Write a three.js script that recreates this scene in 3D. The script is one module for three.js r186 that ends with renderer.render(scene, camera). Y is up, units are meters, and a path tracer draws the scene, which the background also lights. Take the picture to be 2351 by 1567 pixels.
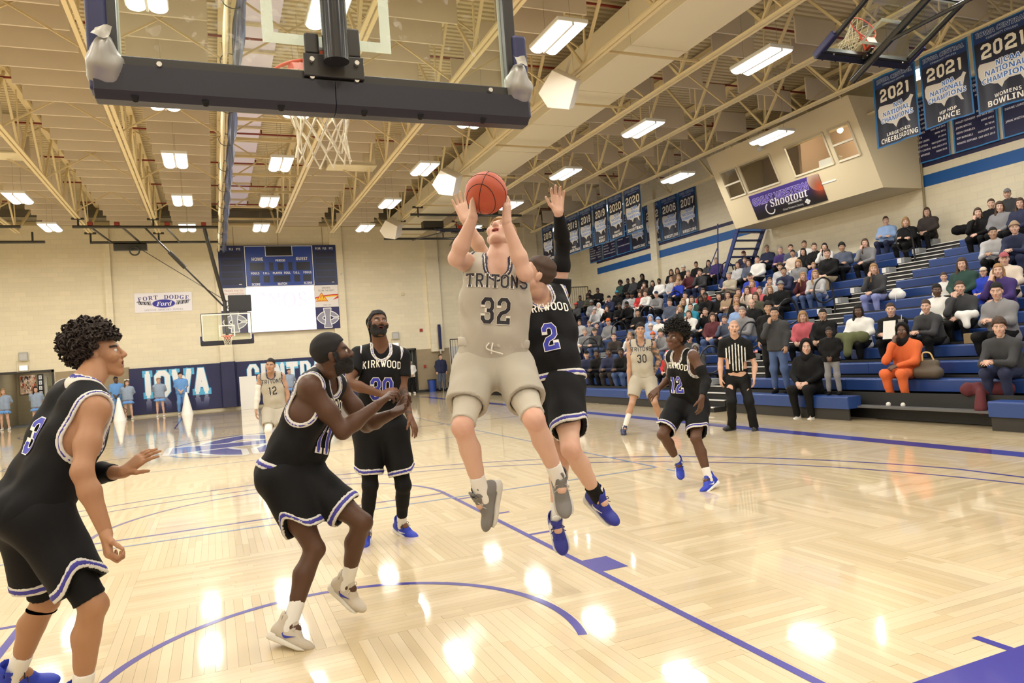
import * as THREE from 'three';
import { RoundedBoxGeometry } from 'three/addons/geometries/RoundedBoxGeometry.js';
import { mergeGeometries } from 'three/addons/utils/BufferGeometryUtils.js';
import { RectAreaLightUniformsLib } from 'three/addons/lights/RectAreaLightUniformsLib.js';

// ---------------------------------------------------------------- camera, light, exposure
const scene = new THREE.Scene();
scene.background = new THREE.Color(0.0, 0.0, 0.0);
const camera = new THREE.PerspectiveCamera(2 * Math.atan(783.5 / 1648.84) * 180 / Math.PI, 2351 / 1567, 0.05, 120);
camera.position.set(-0.5516, 1.5243, 2.2553);
camera.rotation.order = 'YXZ';
camera.rotation.set(0.0193, -0.3945, -0.0717);
const renderer = new THREE.WebGLRenderer();
renderer.toneMapping = THREE.LinearToneMapping;
renderer.toneMappingExposure = 1.0;
renderer.shadowMap.enabled = true;
RectAreaLightUniformsLib.init();
const LAMP_POWER = 52;                                   // nits of each hanging lamp's lens
const LAMP_COLOR = new THREE.Color(1.0, 0.965, 0.90);
const LAMP_X = [-10.2, -5.7, -1.18, 1.5, 5.65, 10.4, 14.8], LAMP_Z = [-27.8, -23.2, -18.5, -13.9, -9.4, -4.8, -0.2, 4.2], LAMP_Y = 7.3;

// ---------------------------------------------------------------- helpers
let seed = 7;
const rnd = () => { seed = (seed + 0x6d2b79f5) | 0; let t = Math.imul(seed ^ (seed >>> 15), 1 | seed); t = (t + Math.imul(t ^ (t >>> 7), 61 | t)) ^ t; return ((t ^ (t >>> 14)) >>> 0) / 4294967296; };
const rr = (a, b) => a + (b - a) * rnd();
const V = (x, y, z) => new THREE.Vector3(x, y, z);
const taken = {};
const numbered = (n) => { taken[n] = (taken[n] ?? -1) + 1; return taken[n] ? n + '_' + String(taken[n]).padStart(3, '0') : n; };
const mats = {};
function mat(key, c, o = {}) {
  if (!mats[key]) {
    const P = o.clearcoat || o.transmission || o.sheen || o.specularIntensity !== undefined;
    const m = new (P ? THREE.MeshPhysicalMaterial : THREE.MeshStandardMaterial)({ roughness: 0.7, metalness: 0, ...o });
    if (Array.isArray(c)) m.color.setRGB(...c); else if (c) m.color.set(c);
    m.name = key; mats[key] = m;
  }
  return mats[key];
}
const M4 = (x, y, z, rx = 0, ry = 0, rz = 0) => new THREE.Matrix4().compose(V(x, y, z), new THREE.Quaternion().setFromEuler(new THREE.Euler(rx, ry, rz)), V(1, 1, 1));
function box(x0, x1, y0, y1, z0, z1) { const g = new THREE.BoxGeometry(x1 - x0, y1 - y0, z1 - z0); g.translate((x0 + x1) / 2, (y0 + y1) / 2, (z0 + z1) / 2); return g; }
function rbox(x0, x1, y0, y1, z0, z1, r = 0.01, s = 2) { const g = new RoundedBoxGeometry(x1 - x0, y1 - y0, z1 - z0, s, r); g.translate((x0 + x1) / 2, (y0 + y1) / 2, (z0 + z1) / 2); return g; }
function cyl(a, b, r, r2 = r, n = 12, open = false) {
  const d = b.clone().sub(a), g = new THREE.CylinderGeometry(r2, r, d.length(), n, 1, open);
  g.applyQuaternion(new THREE.Quaternion().setFromUnitVectors(V(0, 1, 0), d.clone().normalize())); g.translate((a.x + b.x) / 2, (a.y + b.y) / 2, (a.z + b.z) / 2); return g;
}
function bar(a, b, w, h, up = V(0, 1, 0)) {                // box beam from a to b, w wide, h deep
  const d = b.clone().sub(a), L = d.length(), z = d.normalize(), x = up.clone().cross(z).normalize(), y = z.clone().cross(x);
  const g = new THREE.BoxGeometry(w, h, L); g.applyMatrix4(new THREE.Matrix4().makeBasis(x, y, z)); g.translate((a.x + b.x) / 2, (a.y + b.y) / 2, (a.z + b.z) / 2); return g;
}
function tube(pts, r, n = 6, seg = 0, closed = false) { return new THREE.TubeGeometry(new THREE.CatmullRomCurve3(pts, closed, 'centripetal'), seg || pts.length * 5, r, n, closed); }
function merge(gs) { gs = gs.flat(); if (gs.length === 1) return gs[0]; const any = gs.some((g) => g.index), all = gs.every((g) => g.index); if (any && !all) gs = gs.map((g) => (g.index ? g.toNonIndexed() : g)); const keep = ['position', 'normal', 'uv'].filter((k) => gs.every((g) => g.attributes[k])); if (gs.every((g) => g.attributes.color)) keep.push('color'); for (const g of gs) for (const k of Object.keys(g.attributes)) if (!keep.includes(k)) g.deleteAttribute(k); return mergeGeometries(gs); }
function part(name, geo, m, parent, label) {
  const o = new THREE.Mesh(Array.isArray(geo) ? merge(geo) : geo, m); o.name = name; o.castShadow = o.receiveShadow = true; parent.add(o);
  if (label) o.userData.label = label; return o;
}
function tag(o, label, category, group) { o.userData.label = label; o.userData.category = category; if (group) o.userData.group = group; return o; }
function thing(name, label, category, group, pos) { const g = new THREE.Group(); g.name = numbered(name); if (pos) g.position.set(...pos); scene.add(g); return tag(g, label, category, group); }
function one(name, geo, m, label, category, group) { return tag(part(numbered(name), geo, m, scene), label, category, group); }
function struct(name, geo, m, label, parent = scene) { const o = part(parent === scene ? numbered(name) : name, geo, m, parent); if (parent === scene) { o.userData.kind = 'structure'; o.userData.label = label; } return o; }
function canvas(w, h, draw) { const c = document.createElement('canvas'); c.width = w; c.height = h; const x = c.getContext('2d'); draw(x, w, h); const t = new THREE.CanvasTexture(c); t.colorSpace = THREE.SRGBColorSpace; t.magFilter = THREE.LinearFilter; t.anisotropy = 8; return t; }
function sheet(p00, p10, p11, p01, nu = 1, nv = 1, bulge) { // patch with corners bottom-left, bottom-right, top-right, top-left; uv 0..1
  const pos = [], uv = [], idx = [], n = V(...p10).sub(V(...p00)).cross(V(...p01).sub(V(...p00))).normalize();
  for (let j = 0; j <= nv; j++) for (let i = 0; i <= nu; i++) {
    const u = i / nu, v = j / nv, k = [(1 - u) * (1 - v), u * (1 - v), u * v, (1 - u) * v], b = bulge ? bulge(u, v) : 0;
    for (let c = 0; c < 3; c++) pos.push(k[0] * p00[c] + k[1] * p10[c] + k[2] * p11[c] + k[3] * p01[c] + b * n.getComponent(c)); uv.push(u, v);
  }
  for (let j = 0; j < nv; j++) for (let i = 0; i < nu; i++) { const a = j * (nu + 1) + i; idx.push(a, a + 1, a + nu + 2, a, a + nu + 2, a + nu + 1); }
  const g = new THREE.BufferGeometry(); g.setAttribute('position', new THREE.Float32BufferAttribute(pos, 3)); g.setAttribute('uv', new THREE.Float32BufferAttribute(uv, 2)); g.setIndex(idx); g.computeVertexNormals(); return g;
}
function tint(g, c) { const n = g.attributes.position.count, a = new Float32Array(n * 3); for (let i = 0; i < n; i++) a.set(c, i * 3); g.setAttribute('color', new THREE.BufferAttribute(a, 3)); return g; }
function uvScale(g, f) { const p = g.attributes.position, u = g.attributes.uv; for (let i = 0; i < p.count; i++) { const [a, b] = f(p.getX(i), p.getY(i), p.getZ(i)); u.setXY(i, a, b); } return g; }
function noiseTex(n, f, repeat, srgb) { const d = new Uint8Array(n * n * 4); for (let y = 0; y < n; y++) for (let x = 0; x < n; x++) { const v = f(x / n, y / n), o = (y * n + x) * 4; for (let c = 0; c < 3; c++) d[o + c] = Math.max(0, Math.min(255, Array.isArray(v) ? v[c] : v)); d[o + 3] = 255; } const t = new THREE.DataTexture(d, n, n); t.wrapS = t.wrapT = THREE.RepeatWrapping; t.magFilter = THREE.LinearFilter; t.minFilter = THREE.LinearFilter; if (repeat) t.repeat.set(...repeat); if (srgb) t.colorSpace = THREE.SRGBColorSpace; t.needsUpdate = true; return t; }
const hash = (i, j) => { let h = Math.imul(i | 0, 374761393) + Math.imul(j | 0, 668265263); h = Math.imul(h ^ (h >>> 13), 1274126177); return ((h ^ (h >>> 16)) >>> 0) / 4294967296; };
const vnoise = (x, y, n) => { const i = Math.floor(x), j = Math.floor(y), a = x - i, b = y - j, w = (k) => ((k % n) + n) % n, s = a * a * (3 - 2 * a), t = b * b * (3 - 2 * b); const h = (p, q) => hash(w(p), w(q)); return (h(i, j) * (1 - s) + h(i + 1, j) * s) * (1 - t) + (h(i, j + 1) * (1 - s) + h(i + 1, j + 1) * s) * t; };
// ---------------------------------------------------------------- floor
const XL = -11, XR = 18.6, ZF = -33, ZB = 6.5, YT = 9.25;
const BLK = 1.24, BX0 = 2.52, BZ0 = -0.6, NS = 22, SW = BLK / NS;      // parquet blocks of 22 strips, their direction alternating
const maple = [[0.60, 0.48, 0.29], [0.63, 0.51, 0.315], [0.66, 0.54, 0.34], [0.575, 0.455, 0.265], [0.68, 0.56, 0.36], [0.62, 0.495, 0.30]];
const floorTex = (() => {
  const n = 1056, d = new Uint8Array(n * n * 4), per = n / 2 / NS;
  for (let y = 0; y < n; y++) for (let x = 0; x < n; x++) {
    const bx = Math.floor(x / (n / 2)), by = Math.floor(y / (n / 2)), odd = (bx + by) & 1, u = odd ? y : x, v = odd ? x : y;
    const s = Math.floor(u / per), half = Math.floor((v + 130 * hash(s, bx * 7 + by)) / (n / 4)), c = maple[Math.floor(hash(s * 13 + half * 7, bx * 31 + by * 17) * 6)];
    const g = 0.94 + 0.12 * vnoise(u * 0.9, v * 0.03, 4096), edge = (u % per) < 0.9 ? 0.9 : 1, o = (y * n + x) * 4;
    for (let k = 0; k < 3; k++) { const l = c[k] * g * edge; d[o + k] = 255 * (l <= 0.0031308 ? 12.92 * l : 1.055 * Math.pow(l, 1 / 2.4) - 0.055); } d[o + 3] = 255;
  }
  const t = new THREE.DataTexture(d, n, n); t.wrapS = t.wrapT = THREE.RepeatWrapping; t.magFilter = t.minFilter = THREE.LinearFilter; t.colorSpace = THREE.SRGBColorSpace; t.needsUpdate = true; return t;
})();
const gloss = { roughness: 0.38, clearcoat: 1, clearcoatRoughness: 0.06 };
const floorM = mat('maple_floor', 0xffffff, { ...gloss, map: floorTex });
const boardM = mat('maple_board', 0xffffff, { ...gloss, vertexColors: true });
const NEAR = { x0: BX0 - 4 * BLK, x1: BX0 + 3 * BLK, z0: BZ0 - 5 * BLK, z1: BZ0 + 1 * BLK };
const fl = new THREE.BoxGeometry(XR - XL, 0.2, ZB - ZF); fl.translate((XL + XR) / 2, -0.1, (ZB + ZF) / 2);
const fuv = (x, y, z) => [(x - BX0) / (2 * BLK), (z - BZ0) / (2 * BLK)];
const strips = [[XL, NEAR.x0, ZF, ZB], [NEAR.x1, XR, ZF, ZB], [NEAR.x0, NEAR.x1, ZF, NEAR.z0], [NEAR.x0, NEAR.x1, NEAR.z1, ZB]].map(([a, b, c, d]) => uvScale(box(a, b, -0.2, 0, c, d), fuv));
const floor = struct('floor', strips, floorM, 'glossy blond maple parquet gym floor');
part('subfloor', box(NEAR.x0, NEAR.x1, -0.2, -0.012, NEAR.z0, NEAR.z1), mat('subfloor', [0.10, 0.07, 0.035], { roughness: 0.9 }), floor);
{
  const boards = [];
  for (let i = 0; i < 7; i++) for (let j = 0; j < 6; j++) {
    const x0 = NEAR.x0 + i * BLK, z0 = NEAR.z0 + j * BLK, odd = (i + j) & 1;
    for (let s = 0; s < NS; s++) { const cut = BLK * (0.3 + 0.4 * hash(s + 50 * i, j + 9)); for (const [a, b] of [[0, cut], [cut, BLK]]) boards.push(odd ? [x0 + a, x0 + b, z0 + s * SW, z0 + (s + 1) * SW] : [x0 + s * SW, x0 + (s + 1) * SW, z0 + a, z0 + b]); }
  }
  // the boards that show largest: nearest to the camera inside its view
  const yaw = 0.3945, seenAt = ([a, b, c, d]) => { const x = (a + b) / 2 + 0.5516, z = (c + d) / 2 - 2.2553, f = -z * Math.cos(yaw) + x * Math.sin(yaw), s = x * Math.cos(yaw) + z * Math.sin(yaw); return Math.abs(s) < f * 0.74 && f > 2.75 ? f : 50 + f; };
  boards.sort((p, q) => seenAt(p) - seenAt(q));
  const rest = [];
  boards.forEach(([a, b, c, d], k) => {
    const e = 0.0005, g = box(a + e, b - e, -0.011, 0, c + e, d - e), p = g.attributes.position, n = g.attributes.normal, tx = rr(-0.0016, 0.0016), tz = rr(-0.0016, 0.0016);
    g.deleteAttribute('uv'); for (let i = 0; i < p.count; i++) if (p.getY(i) > -0.005) { p.setY(i, -0.0001 + tx * (p.getX(i) - (a + b) / 2) + tz * (p.getZ(i) - (c + d) / 2)); if (n.getY(i) > 0.9) n.setXYZ(i, -tx, 1, -tz); }
    const w = rr(0.95, 1.05), col = maple[Math.floor(rnd() * 6)].map((v) => v * w); tint(g, col);
    if (k < 300) part('floor_board', g, boardM, floor); else rest.push(g);
  });
  const o = part('floor_boards', rest, boardM, floor); o.userData.kind = 'stuff';
}
// painted lines
const blueP = mat('court_blue', [0.030, 0.022, 0.30], gloss), paleP = mat('court_light_blue', [0.14, 0.25, 0.48], gloss), whiteP = mat('court_white', [0.75, 0.75, 0.75], gloss), thinP = mat('court_thin_blue', [0.05, 0.045, 0.30], gloss);
const LY = 0.0012;
function flat(pts, y = LY) { const s = new THREE.Shape(pts.map(([x, z]) => new THREE.Vector2(x, -z))), g = new THREE.ShapeGeometry(s); g.rotateX(-Math.PI / 2); g.translate(0, y, 0); return g; }
const rectF = (x0, x1, z0, z1, y) => flat([[x0, z0], [x1, z0], [x1, z1], [x0, z1]], y);
function arcF(cx, cz, r0, r1, a0, a1, n = 64, y = LY) { const p = []; for (let i = 0; i <= n; i++) { const a = a0 + (a1 - a0) * i / n; p.push([cx + r1 * Math.cos(a), cz - r1 * Math.sin(a)]); } for (let i = n; i >= 0; i--) { const a = a0 + (a1 - a0) * i / n; p.push([cx + r0 * Math.cos(a), cz - r0 * Math.sin(a)]); } return flat(p, y); }
const CL = 28.65;
function end(f) {                                             // f maps z of the near end to this end
  const R = (x0, x1, z0, z1) => rectF(x0, x1, Math.min(f(z0), f(z1)), Math.max(f(z0), f(z1)));
  const A = (cz, r0, r1, a0, a1, n) => (f(-1) < -5 ? arcF(0, f(cz), r0, r1, -a0, -a1, n) : arcF(0, cz, r0, r1, a0, a1, n));
  const near = f(-1) > -5;
  for (const s of [-1, 1]) {
    const X = (a, b) => [Math.min(s * a, s * b), Math.max(s * a, s * b)];
    part('lane_line', R(...X(1.78, 1.83), 0, -5.79), blueP, floor);
    part('lane_block', R(...X(1.83, 2.03), -2.134, -2.44), blueP, floor);
    for (const z of [-3.35, -4.30, -5.27]) part('lane_mark', R(...X(1.83, 2.03), z, z - 0.05), blueP, floor);
  }
  part('free_throw_line', R(-1.83, 1.83, -5.74, -5.79), thinP, floor);
  part('free_throw_circle', A(-5.79, 1.78, 1.83, 0, Math.PI, 64), blueP, floor);
  part('restricted_arc', A(-1.6, 1.22, 1.27, -0.3, Math.PI + 0.3, 64), blueP, floor);
  const m = Math.acos(6.6 / 6.75);
  part('three_point_line', [A(-1.6, 6.70, 6.75, m, Math.PI - m, 128), R(6.55, 6.6, 0, -1.6 - 6.75 * Math.sin(m)), R(-6.6, -6.55, 0, -1.6 - 6.75 * Math.sin(m))], thinP, floor);
  part('three_point_line', [A(-1.6, 6.28, 6.32, 0, Math.PI, 128), R(6.28, 6.32, 0, -1.6), R(-6.32, -6.28, 0, -1.6)], thinP, floor);
}
end((z) => z); end((z) => -CL - z);
for (const s of [-1, 1]) part('sideline', rectF(s > 0 ? 7.62 : -7.92, s > 0 ? 7.92 : -7.62, -CL, 0), blueP, floor);
part('baseline_apron', rectF(-7.92, 7.92, 0, 2.9), blueP, floor);
part('baseline_apron', rectF(-7.92, 7.92, -CL - 0.05, -CL), blueP, floor);
part('coach_mark', rectF(2.75, 2.80, -0.17, 0, 0.0014), blueP, floor);
part('halfway_line', rectF(-7.62, 7.62, -CL / 2 - 0.025, -CL / 2 + 0.025), thinP, floor);
part('volleyball_line', [rectF(4.46, 4.50, -23.3, -5.40, 0.0016), rectF(-4.50, -4.46, -23.3, -5.40, 0.0016), rectF(-4.46, 4.46, -5.44, -5.40, 0.0016), rectF(-4.46, 4.46, -11.35, -11.31, 0.0016), rectF(-4.46, 4.46, -17.34, -17.30, 0.0016)], paleP, floor);
part('volleyball_line', rectF(4.46, 4.50, -5.2, -5.02, 0.0016), paleP, floor);
function emblem(x, w, h, ring, fill, edge) {                  // the interlocked I and C
  x.save(); x.translate(w / 2, h / 2); x.scale(w / 240, h / 200);
  const C = (r) => { x.beginPath(); x.moveTo(110, -9); x.bezierCurveTo(60, -80, -60, -80, -108, 0); x.bezierCurveTo(-60, 80, 60, 80, 110, 9); x.lineTo(62, 9); x.bezierCurveTo(30, 34, -40, 34, -58, 0); x.bezierCurveTo(-40, -34, 30, -34, 62, -9); x.closePath(); };
  const I = () => { x.beginPath(); x.moveTo(-36, -88); x.lineTo(36, -88); x.lineTo(33, -70); x.bezierCurveTo(18, -40, 18, 40, 33, 70); x.lineTo(36, 88); x.lineTo(-36, 88); x.lineTo(-33, 70); x.bezierCurveTo(-18, 40, -18, -40, -33, -70); x.closePath(); };
  x.lineJoin = 'round';
  for (const S of [C, I]) { S(); x.strokeStyle = edge; x.lineWidth = 15; x.stroke(); x.fillStyle = fill; x.fill(); }
  x.restore();
}
{
  const t = canvas(1024, 1024, (x, w, h) => { x.clearRect(0, 0, w, h); x.translate(0, 90); x.scale(1, 0.82); x.lineWidth = 16; x.strokeStyle = '#2c2c94'; x.beginPath(); x.ellipse(w / 2, h / 2, 498, 480, 0, 0.35, Math.PI * 2 - 0.35); x.stroke(); emblem(x, w, h, 0, '#3a3f9e', '#f4f2ea'); });
  const g = rectF(-2.1, 2.1, -17.3, -12.3, 0.002), p = g.attributes.position; uvScale(g, (X, Y, Z) => [(Z + 17.3) / 5, (X + 2.1) / 4.2]);
  part('centre_logo', g, mat('centre_logo', 0xffffff, { ...gloss, map: t, transparent: true }), floor);
}
// ---------------------------------------------------------------- walls
const blockTex = noiseTex(256, (u, v) => { const r = Math.floor(v * 8), a = (v * 8) % 1, b = (u * 4 + (r & 1) * 0.5) % 1; return (a < 0.055 || b < 0.028) ? 95 + 40 * hash(u * 256, v * 256) : 215 + 25 * vnoise(u * 64, v * 64, 64); });
const blockCol = noiseTex(256, (u, v) => { const r = Math.floor(v * 8), a = (v * 8) % 1, b = (u * 4 + (r & 1) * 0.5) % 1, k = 247 + 8 * hash(Math.floor(u * 4 + (r & 1) * 0.5), r) - ((a < 0.05 || b < 0.025) ? 9 : 0); return [k, k, k]; }, null, true);
const wallM = mat('cream_block', [0.80, 0.725, 0.54], { roughness: 0.55, bumpMap: blockTex, bumpScale: 0.003, map: blockCol });
const tanM = mat('tan_block', [0.33, 0.26, 0.16], { roughness: 0.6, bumpMap: blockTex, bumpScale: 0.003, map: blockCol });
const wuv = (x, y, z) => [(x + z) / 1.6, y / 1.6];
const wallFar = struct('wall_far', [uvScale(box(XL - 0.3, -8.75, 0, YT + 0.5, ZF - 0.3, ZF), wuv), uvScale(box(-8.75, -6.80, 2.27, YT + 0.5, ZF - 0.3, ZF), wuv), uvScale(box(-6.80, 8.06, 0, YT + 0.5, ZF - 0.3, ZF), wuv), uvScale(box(8.06, 8.80, 2.2, YT + 0.5, ZF - 0.3, ZF), wuv), uvScale(box(8.80, XR + 0.3, 0, YT + 0.5, ZF - 0.3, ZF), wuv)], wallM, 'cream painted block end wall behind the far basket');
for (const [a, b, y] of [[-4.68, -4.42, 8.45], [-0.26, 0.28, 8.45], [4.9, 5.5, 8.45], [9.65, 10.3, 8.45], [15.2, 15.9, 8.45]]) part('pilaster', uvScale(box(a, b, 2.0, y, ZF, ZF + 0.18), wuv), wallM, wallFar);
part('wainscot', uvScale(box(-6.72, -3.95, 0, 2.2, ZF, ZF + 0.02), wuv), tanM, wallFar); part('wainscot', uvScale(box(8.86, 10.62, 0, 2.16, ZF, ZF + 0.02), wuv), tanM, wallFar); part('wainscot', uvScale(box(12.6, XR, 0, 2.16, ZF, ZF + 0.02), wuv), tanM, wallFar);
part('wall_beam', box(XL, XR, 8.38, 8.5, ZF, ZF + 0.22), mat('wall_beam', [0.42, 0.34, 0.19], { roughness: 0.7 }), wallFar);
part('wall_duct', box(XL, XR, 8.72, 8.95, ZF + 0.1, ZF + 0.6), mat('dark_trunk', [0.10, 0.09, 0.07], { roughness: 0.6 }), wallFar);
const base1 = struct('baseboard_far', [box(8.86, 10.62, 0, 0.12, ZF + 0.02, ZF + 0.05), box(-6.72, -3.95, 0, 0.12, ZF + 0.02, ZF + 0.05)], mat('black_base', [0.02, 0.02, 0.02], { roughness: 0.5 }), 'black rubber baseboard along the end wall');
const wallR = struct('wall_right', uvScale(box(XR, XR + 0.3, 0, YT + 0.5, ZF, ZB), wuv), wallM, 'cream painted block wall behind the bleachers');
const stripeM = mat('wall_stripe_blue', [0.0, 0.085, 0.32], { roughness: 0.55 }), darkStripeM = mat('wall_stripe_navy', [0.012, 0.012, 0.06], { roughness: 0.55 });
part('blue_stripe', box(XR - 0.012, XR, 5.5, 5.83, -31.2, ZB), stripeM, wallR); part('navy_stripe', box(XR - 0.012, XR, 6.06, 6.19, -31.2, ZB), darkStripeM, wallR);
part('wall_pilaster', uvScale(box(XR - 0.15, XR, 4.1, 8.6, -25.9, -25.4), wuv), wallM, wallR);
part('conduit', cyl(V(XR - 0.05, 4.1, -12.1), V(XR - 0.05, 8.6, -12.1), 0.03, 0.03, 8), mat('conduit', [0.28, 0.22, 0.12], { roughness: 0.6 }), wallR);
struct('wall_left', uvScale(box(XL - 0.3, XL, 0, YT + 0.5, ZF, ZB), wuv), wallM, 'cream painted block wall on the left side, outside the view');
struct('wall_near', uvScale(box(XL - 0.3, XR + 0.3, 0, YT + 0.5, ZB, ZB + 0.3), wuv), wallM, 'cream painted block end wall behind the camera');
// ---------------------------------------------------------------- roof: deck, joists, panels
const deckM = mat('roof_deck', [0.70, 0.61, 0.41], { roughness: 0.5 });
const ceiling = (() => {
  const pos = [], idx = [], pitch = 0.19, n = Math.round((ZB - ZF) / pitch);
  const prof = []; for (let i = 0; i < n; i++) { const z = ZF + i * pitch; prof.push([z, YT], [z + 0.10, YT], [z + 0.115, YT + 0.07], [z + 0.175, YT + 0.07], [z + 0.19, YT]); }
  prof.forEach(([z, y]) => { pos.push(XL, y, z, XR, y, z); });
  for (let i = 0; i < prof.length - 1; i++) { const a = i * 2; idx.push(a, a + 1, a + 3, a, a + 3, a + 2); }
  const g = new THREE.BufferGeometry(); g.setAttribute('position', new THREE.Float32BufferAttribute(pos, 3)); g.setIndex(idx); const q = g.toNonIndexed(); q.computeVertexNormals();
  return struct('ceiling', merge([q, (() => { const b = box(XL - 0.3, XR + 0.3, YT + 0.08, YT + 0.4, ZF - 0.3, ZB + 0.3).toNonIndexed(); b.deleteAttribute('uv'); return b; })()]), deckM, 'cream corrugated steel roof deck');
})();
const steelM = mat('joist_cream', [0.78, 0.66, 0.40], { roughness: 0.45 });
const JX = [-9.5, -7.1, -4.72, -2.31, 0.03, 2.3, 4.58, 7.05, 9.5, 11.9, 14.3, 16.7], JB = 7.5, JT = 9.1;
for (const x of JX) {
  const j = thing('roof_joist', 'joist', 'joist', 'open web roof joists running the length of the gym');
  const z0 = -29.6, z1 = 5.0, n = 13, dz = (z1 - z0) / n;
  part('bottom_chord', [bar(V(x - 0.055, JB, z0 - 0.25), V(x - 0.055, JB, z1), 0.075, 0.045), bar(V(x + 0.055, JB, z0 - 0.25), V(x + 0.055, JB, z1), 0.075, 0.045)], steelM, j);
  part('top_chord', bar(V(x, JT, ZF), V(x, JT, ZB), 0.16, 0.12), steelM, j);
  for (let i = 0; i < n; i++) {
    const a = z0 + i * dz, m = a + dz / 2, top = JT - 0.05, bot = JB + 0.02;
    part('web', bar(V(x - 0.02, bot, a), V(x - 0.02, top, m), 0.055, 0.055), steelM, j); part('web', bar(V(x + 0.02, top, m), V(x + 0.02, bot, a + dz), 0.055, 0.055), steelM, j);
    part('web', bar(V(x, bot, a + 0.08), V(x, top, a + 0.16), 0.035, 0.035, V(1, 0, 0)), steelM, j);
  }
  part('web', bar(V(x, JB, z0), V(x, JT, ZF + 0.3), 0.07, 0.07), steelM, j);
}
[...scene.children].filter((o) => o.name.startsWith('roof_joist')).forEach((o, i) => { o.userData.label = 'cream open web roof joist, ' + ['outermost on the left, out of view', 'second from the left edge, out of view', 'leftmost one seen above the exit sign', 'joist left of the far basket frame', 'joist carrying the gathered divider curtain', 'joist ending above the scoreboard', 'joist ending right of the scoreboard', 'joist left of the square duct', 'joist right of the square duct', 'joist between duct and banners', 'joist carrying the 2021 and 2020 banners', 'joist nearest the bleacher wall'][i]; });
// bridging between joists
const braceM = mat('bridging', [0.62, 0.50, 0.28], { roughness: 0.5 });
const brace = (a, b, w = 0.035) => bar(a, b, w, w);
for (let i = 0; i < JX.length - 1; i++) for (const z of [-26.2, -21.6, -17.0, -12.4, -7.8]) {
  const o = part('bridging', [brace(V(JX[i], JB + 0.02, z), V(JX[i + 1], JT - 0.1, z)), brace(V(JX[i], JT - 0.1, z + 0.06), V(JX[i + 1], JB + 0.02, z + 0.06))], braceM, ceiling);
}
for (const z of [-30.5, -28.1, -24.4, -20.0, -16.6, -13.1, -10.2]) part('bridging', brace(V(7.05, JB + 0.04, z), V(9.5, JB + 0.04, z), 0.045), braceM, ceiling);
for (const z of [-29.6, -28.2, -26.0, -23.6, -21.4, -19.4, -17.8, -16.2]) part('bridging', brace(V(0.03, JB + 0.25, z), V(2.3, JB + 0.25, z), 0.07), braceM, ceiling);
// acoustic panels hung under the deck
const panelM = mat('acoustic_panel', [0.68, 0.60, 0.48], { roughness: 0.9 });
{
  const g = {};
  for (let i = 1; i < JX.length - 1; i++) {
    if (i === 4 || i === 7) continue;
    const w = JX[i + 1] - JX[i], right = i >= 8, cx = (JX[i] + JX[i + 1]) / 2;
    for (let k = 0; k < 27; k++) {
      const z = -31.6 + k * 0.98, half = right ? 0.62 : 0.78, key = half.toFixed(2);
      g[key] ??= rbox(-half, half, -0.31, 0.31, -0.022, 0.022, 0.012, 1);
      if (!right || (k % 3) !== 2) { const o = part('acoustic_panel', g[key], panelM, ceiling); o.position.set(cx + (right ? ((k % 2) ? 0.42 : -0.42) : 0.08), 8.45, z); }
    }
  }
}
// translucent skylight strip
const sky1 = part('skylight', box(0.30, 1.22, 9.17, 9.21, -32.4, -9), mat('skylight_panel', [0.74, 0.68, 0.74], { roughness: 0.4, emissive: new THREE.Color(0.10, 0.09, 0.13) }), ceiling);
for (let k = 0; k < 17; k++) part('skylight_bar', box(0.28, 1.24, 9.10, 9.165, -32.3 + k * 1.4, -32.2 + k * 1.4), deckM, ceiling);
// red sprinkler pipes
const redM = mat('sprinkler_red', [0.22, 0.022, 0.012], { roughness: 0.45 });
for (const [i, z] of [-30.4, -27.2, -24.0, -20.7, -17.4, -14.1, -10.8, -7.5].entries()) {
  const t = thing('sprinkler_pipe', 'dark red sprinkler pipe across the roof, ' + ['nearest', 'second', 'third', 'fourth', 'fifth', 'sixth', 'seventh', 'farthest'][i] + ' from the scoreboard wall', 'pipe', 'red sprinkler pipes under the roof');
  part('pipe', cyl(V(XL + 0.2, 8.82, z), V(XR - 0.2, 8.82, z), 0.028, 0.028, 8), redM, t);
  for (let x = -8.4; x < 16; x += 4.8) part('sprinkler_head', cyl(V(x, 8.82, z), V(x, 8.95, z), 0.02, 0.03, 6), redM, t);
}
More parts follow.
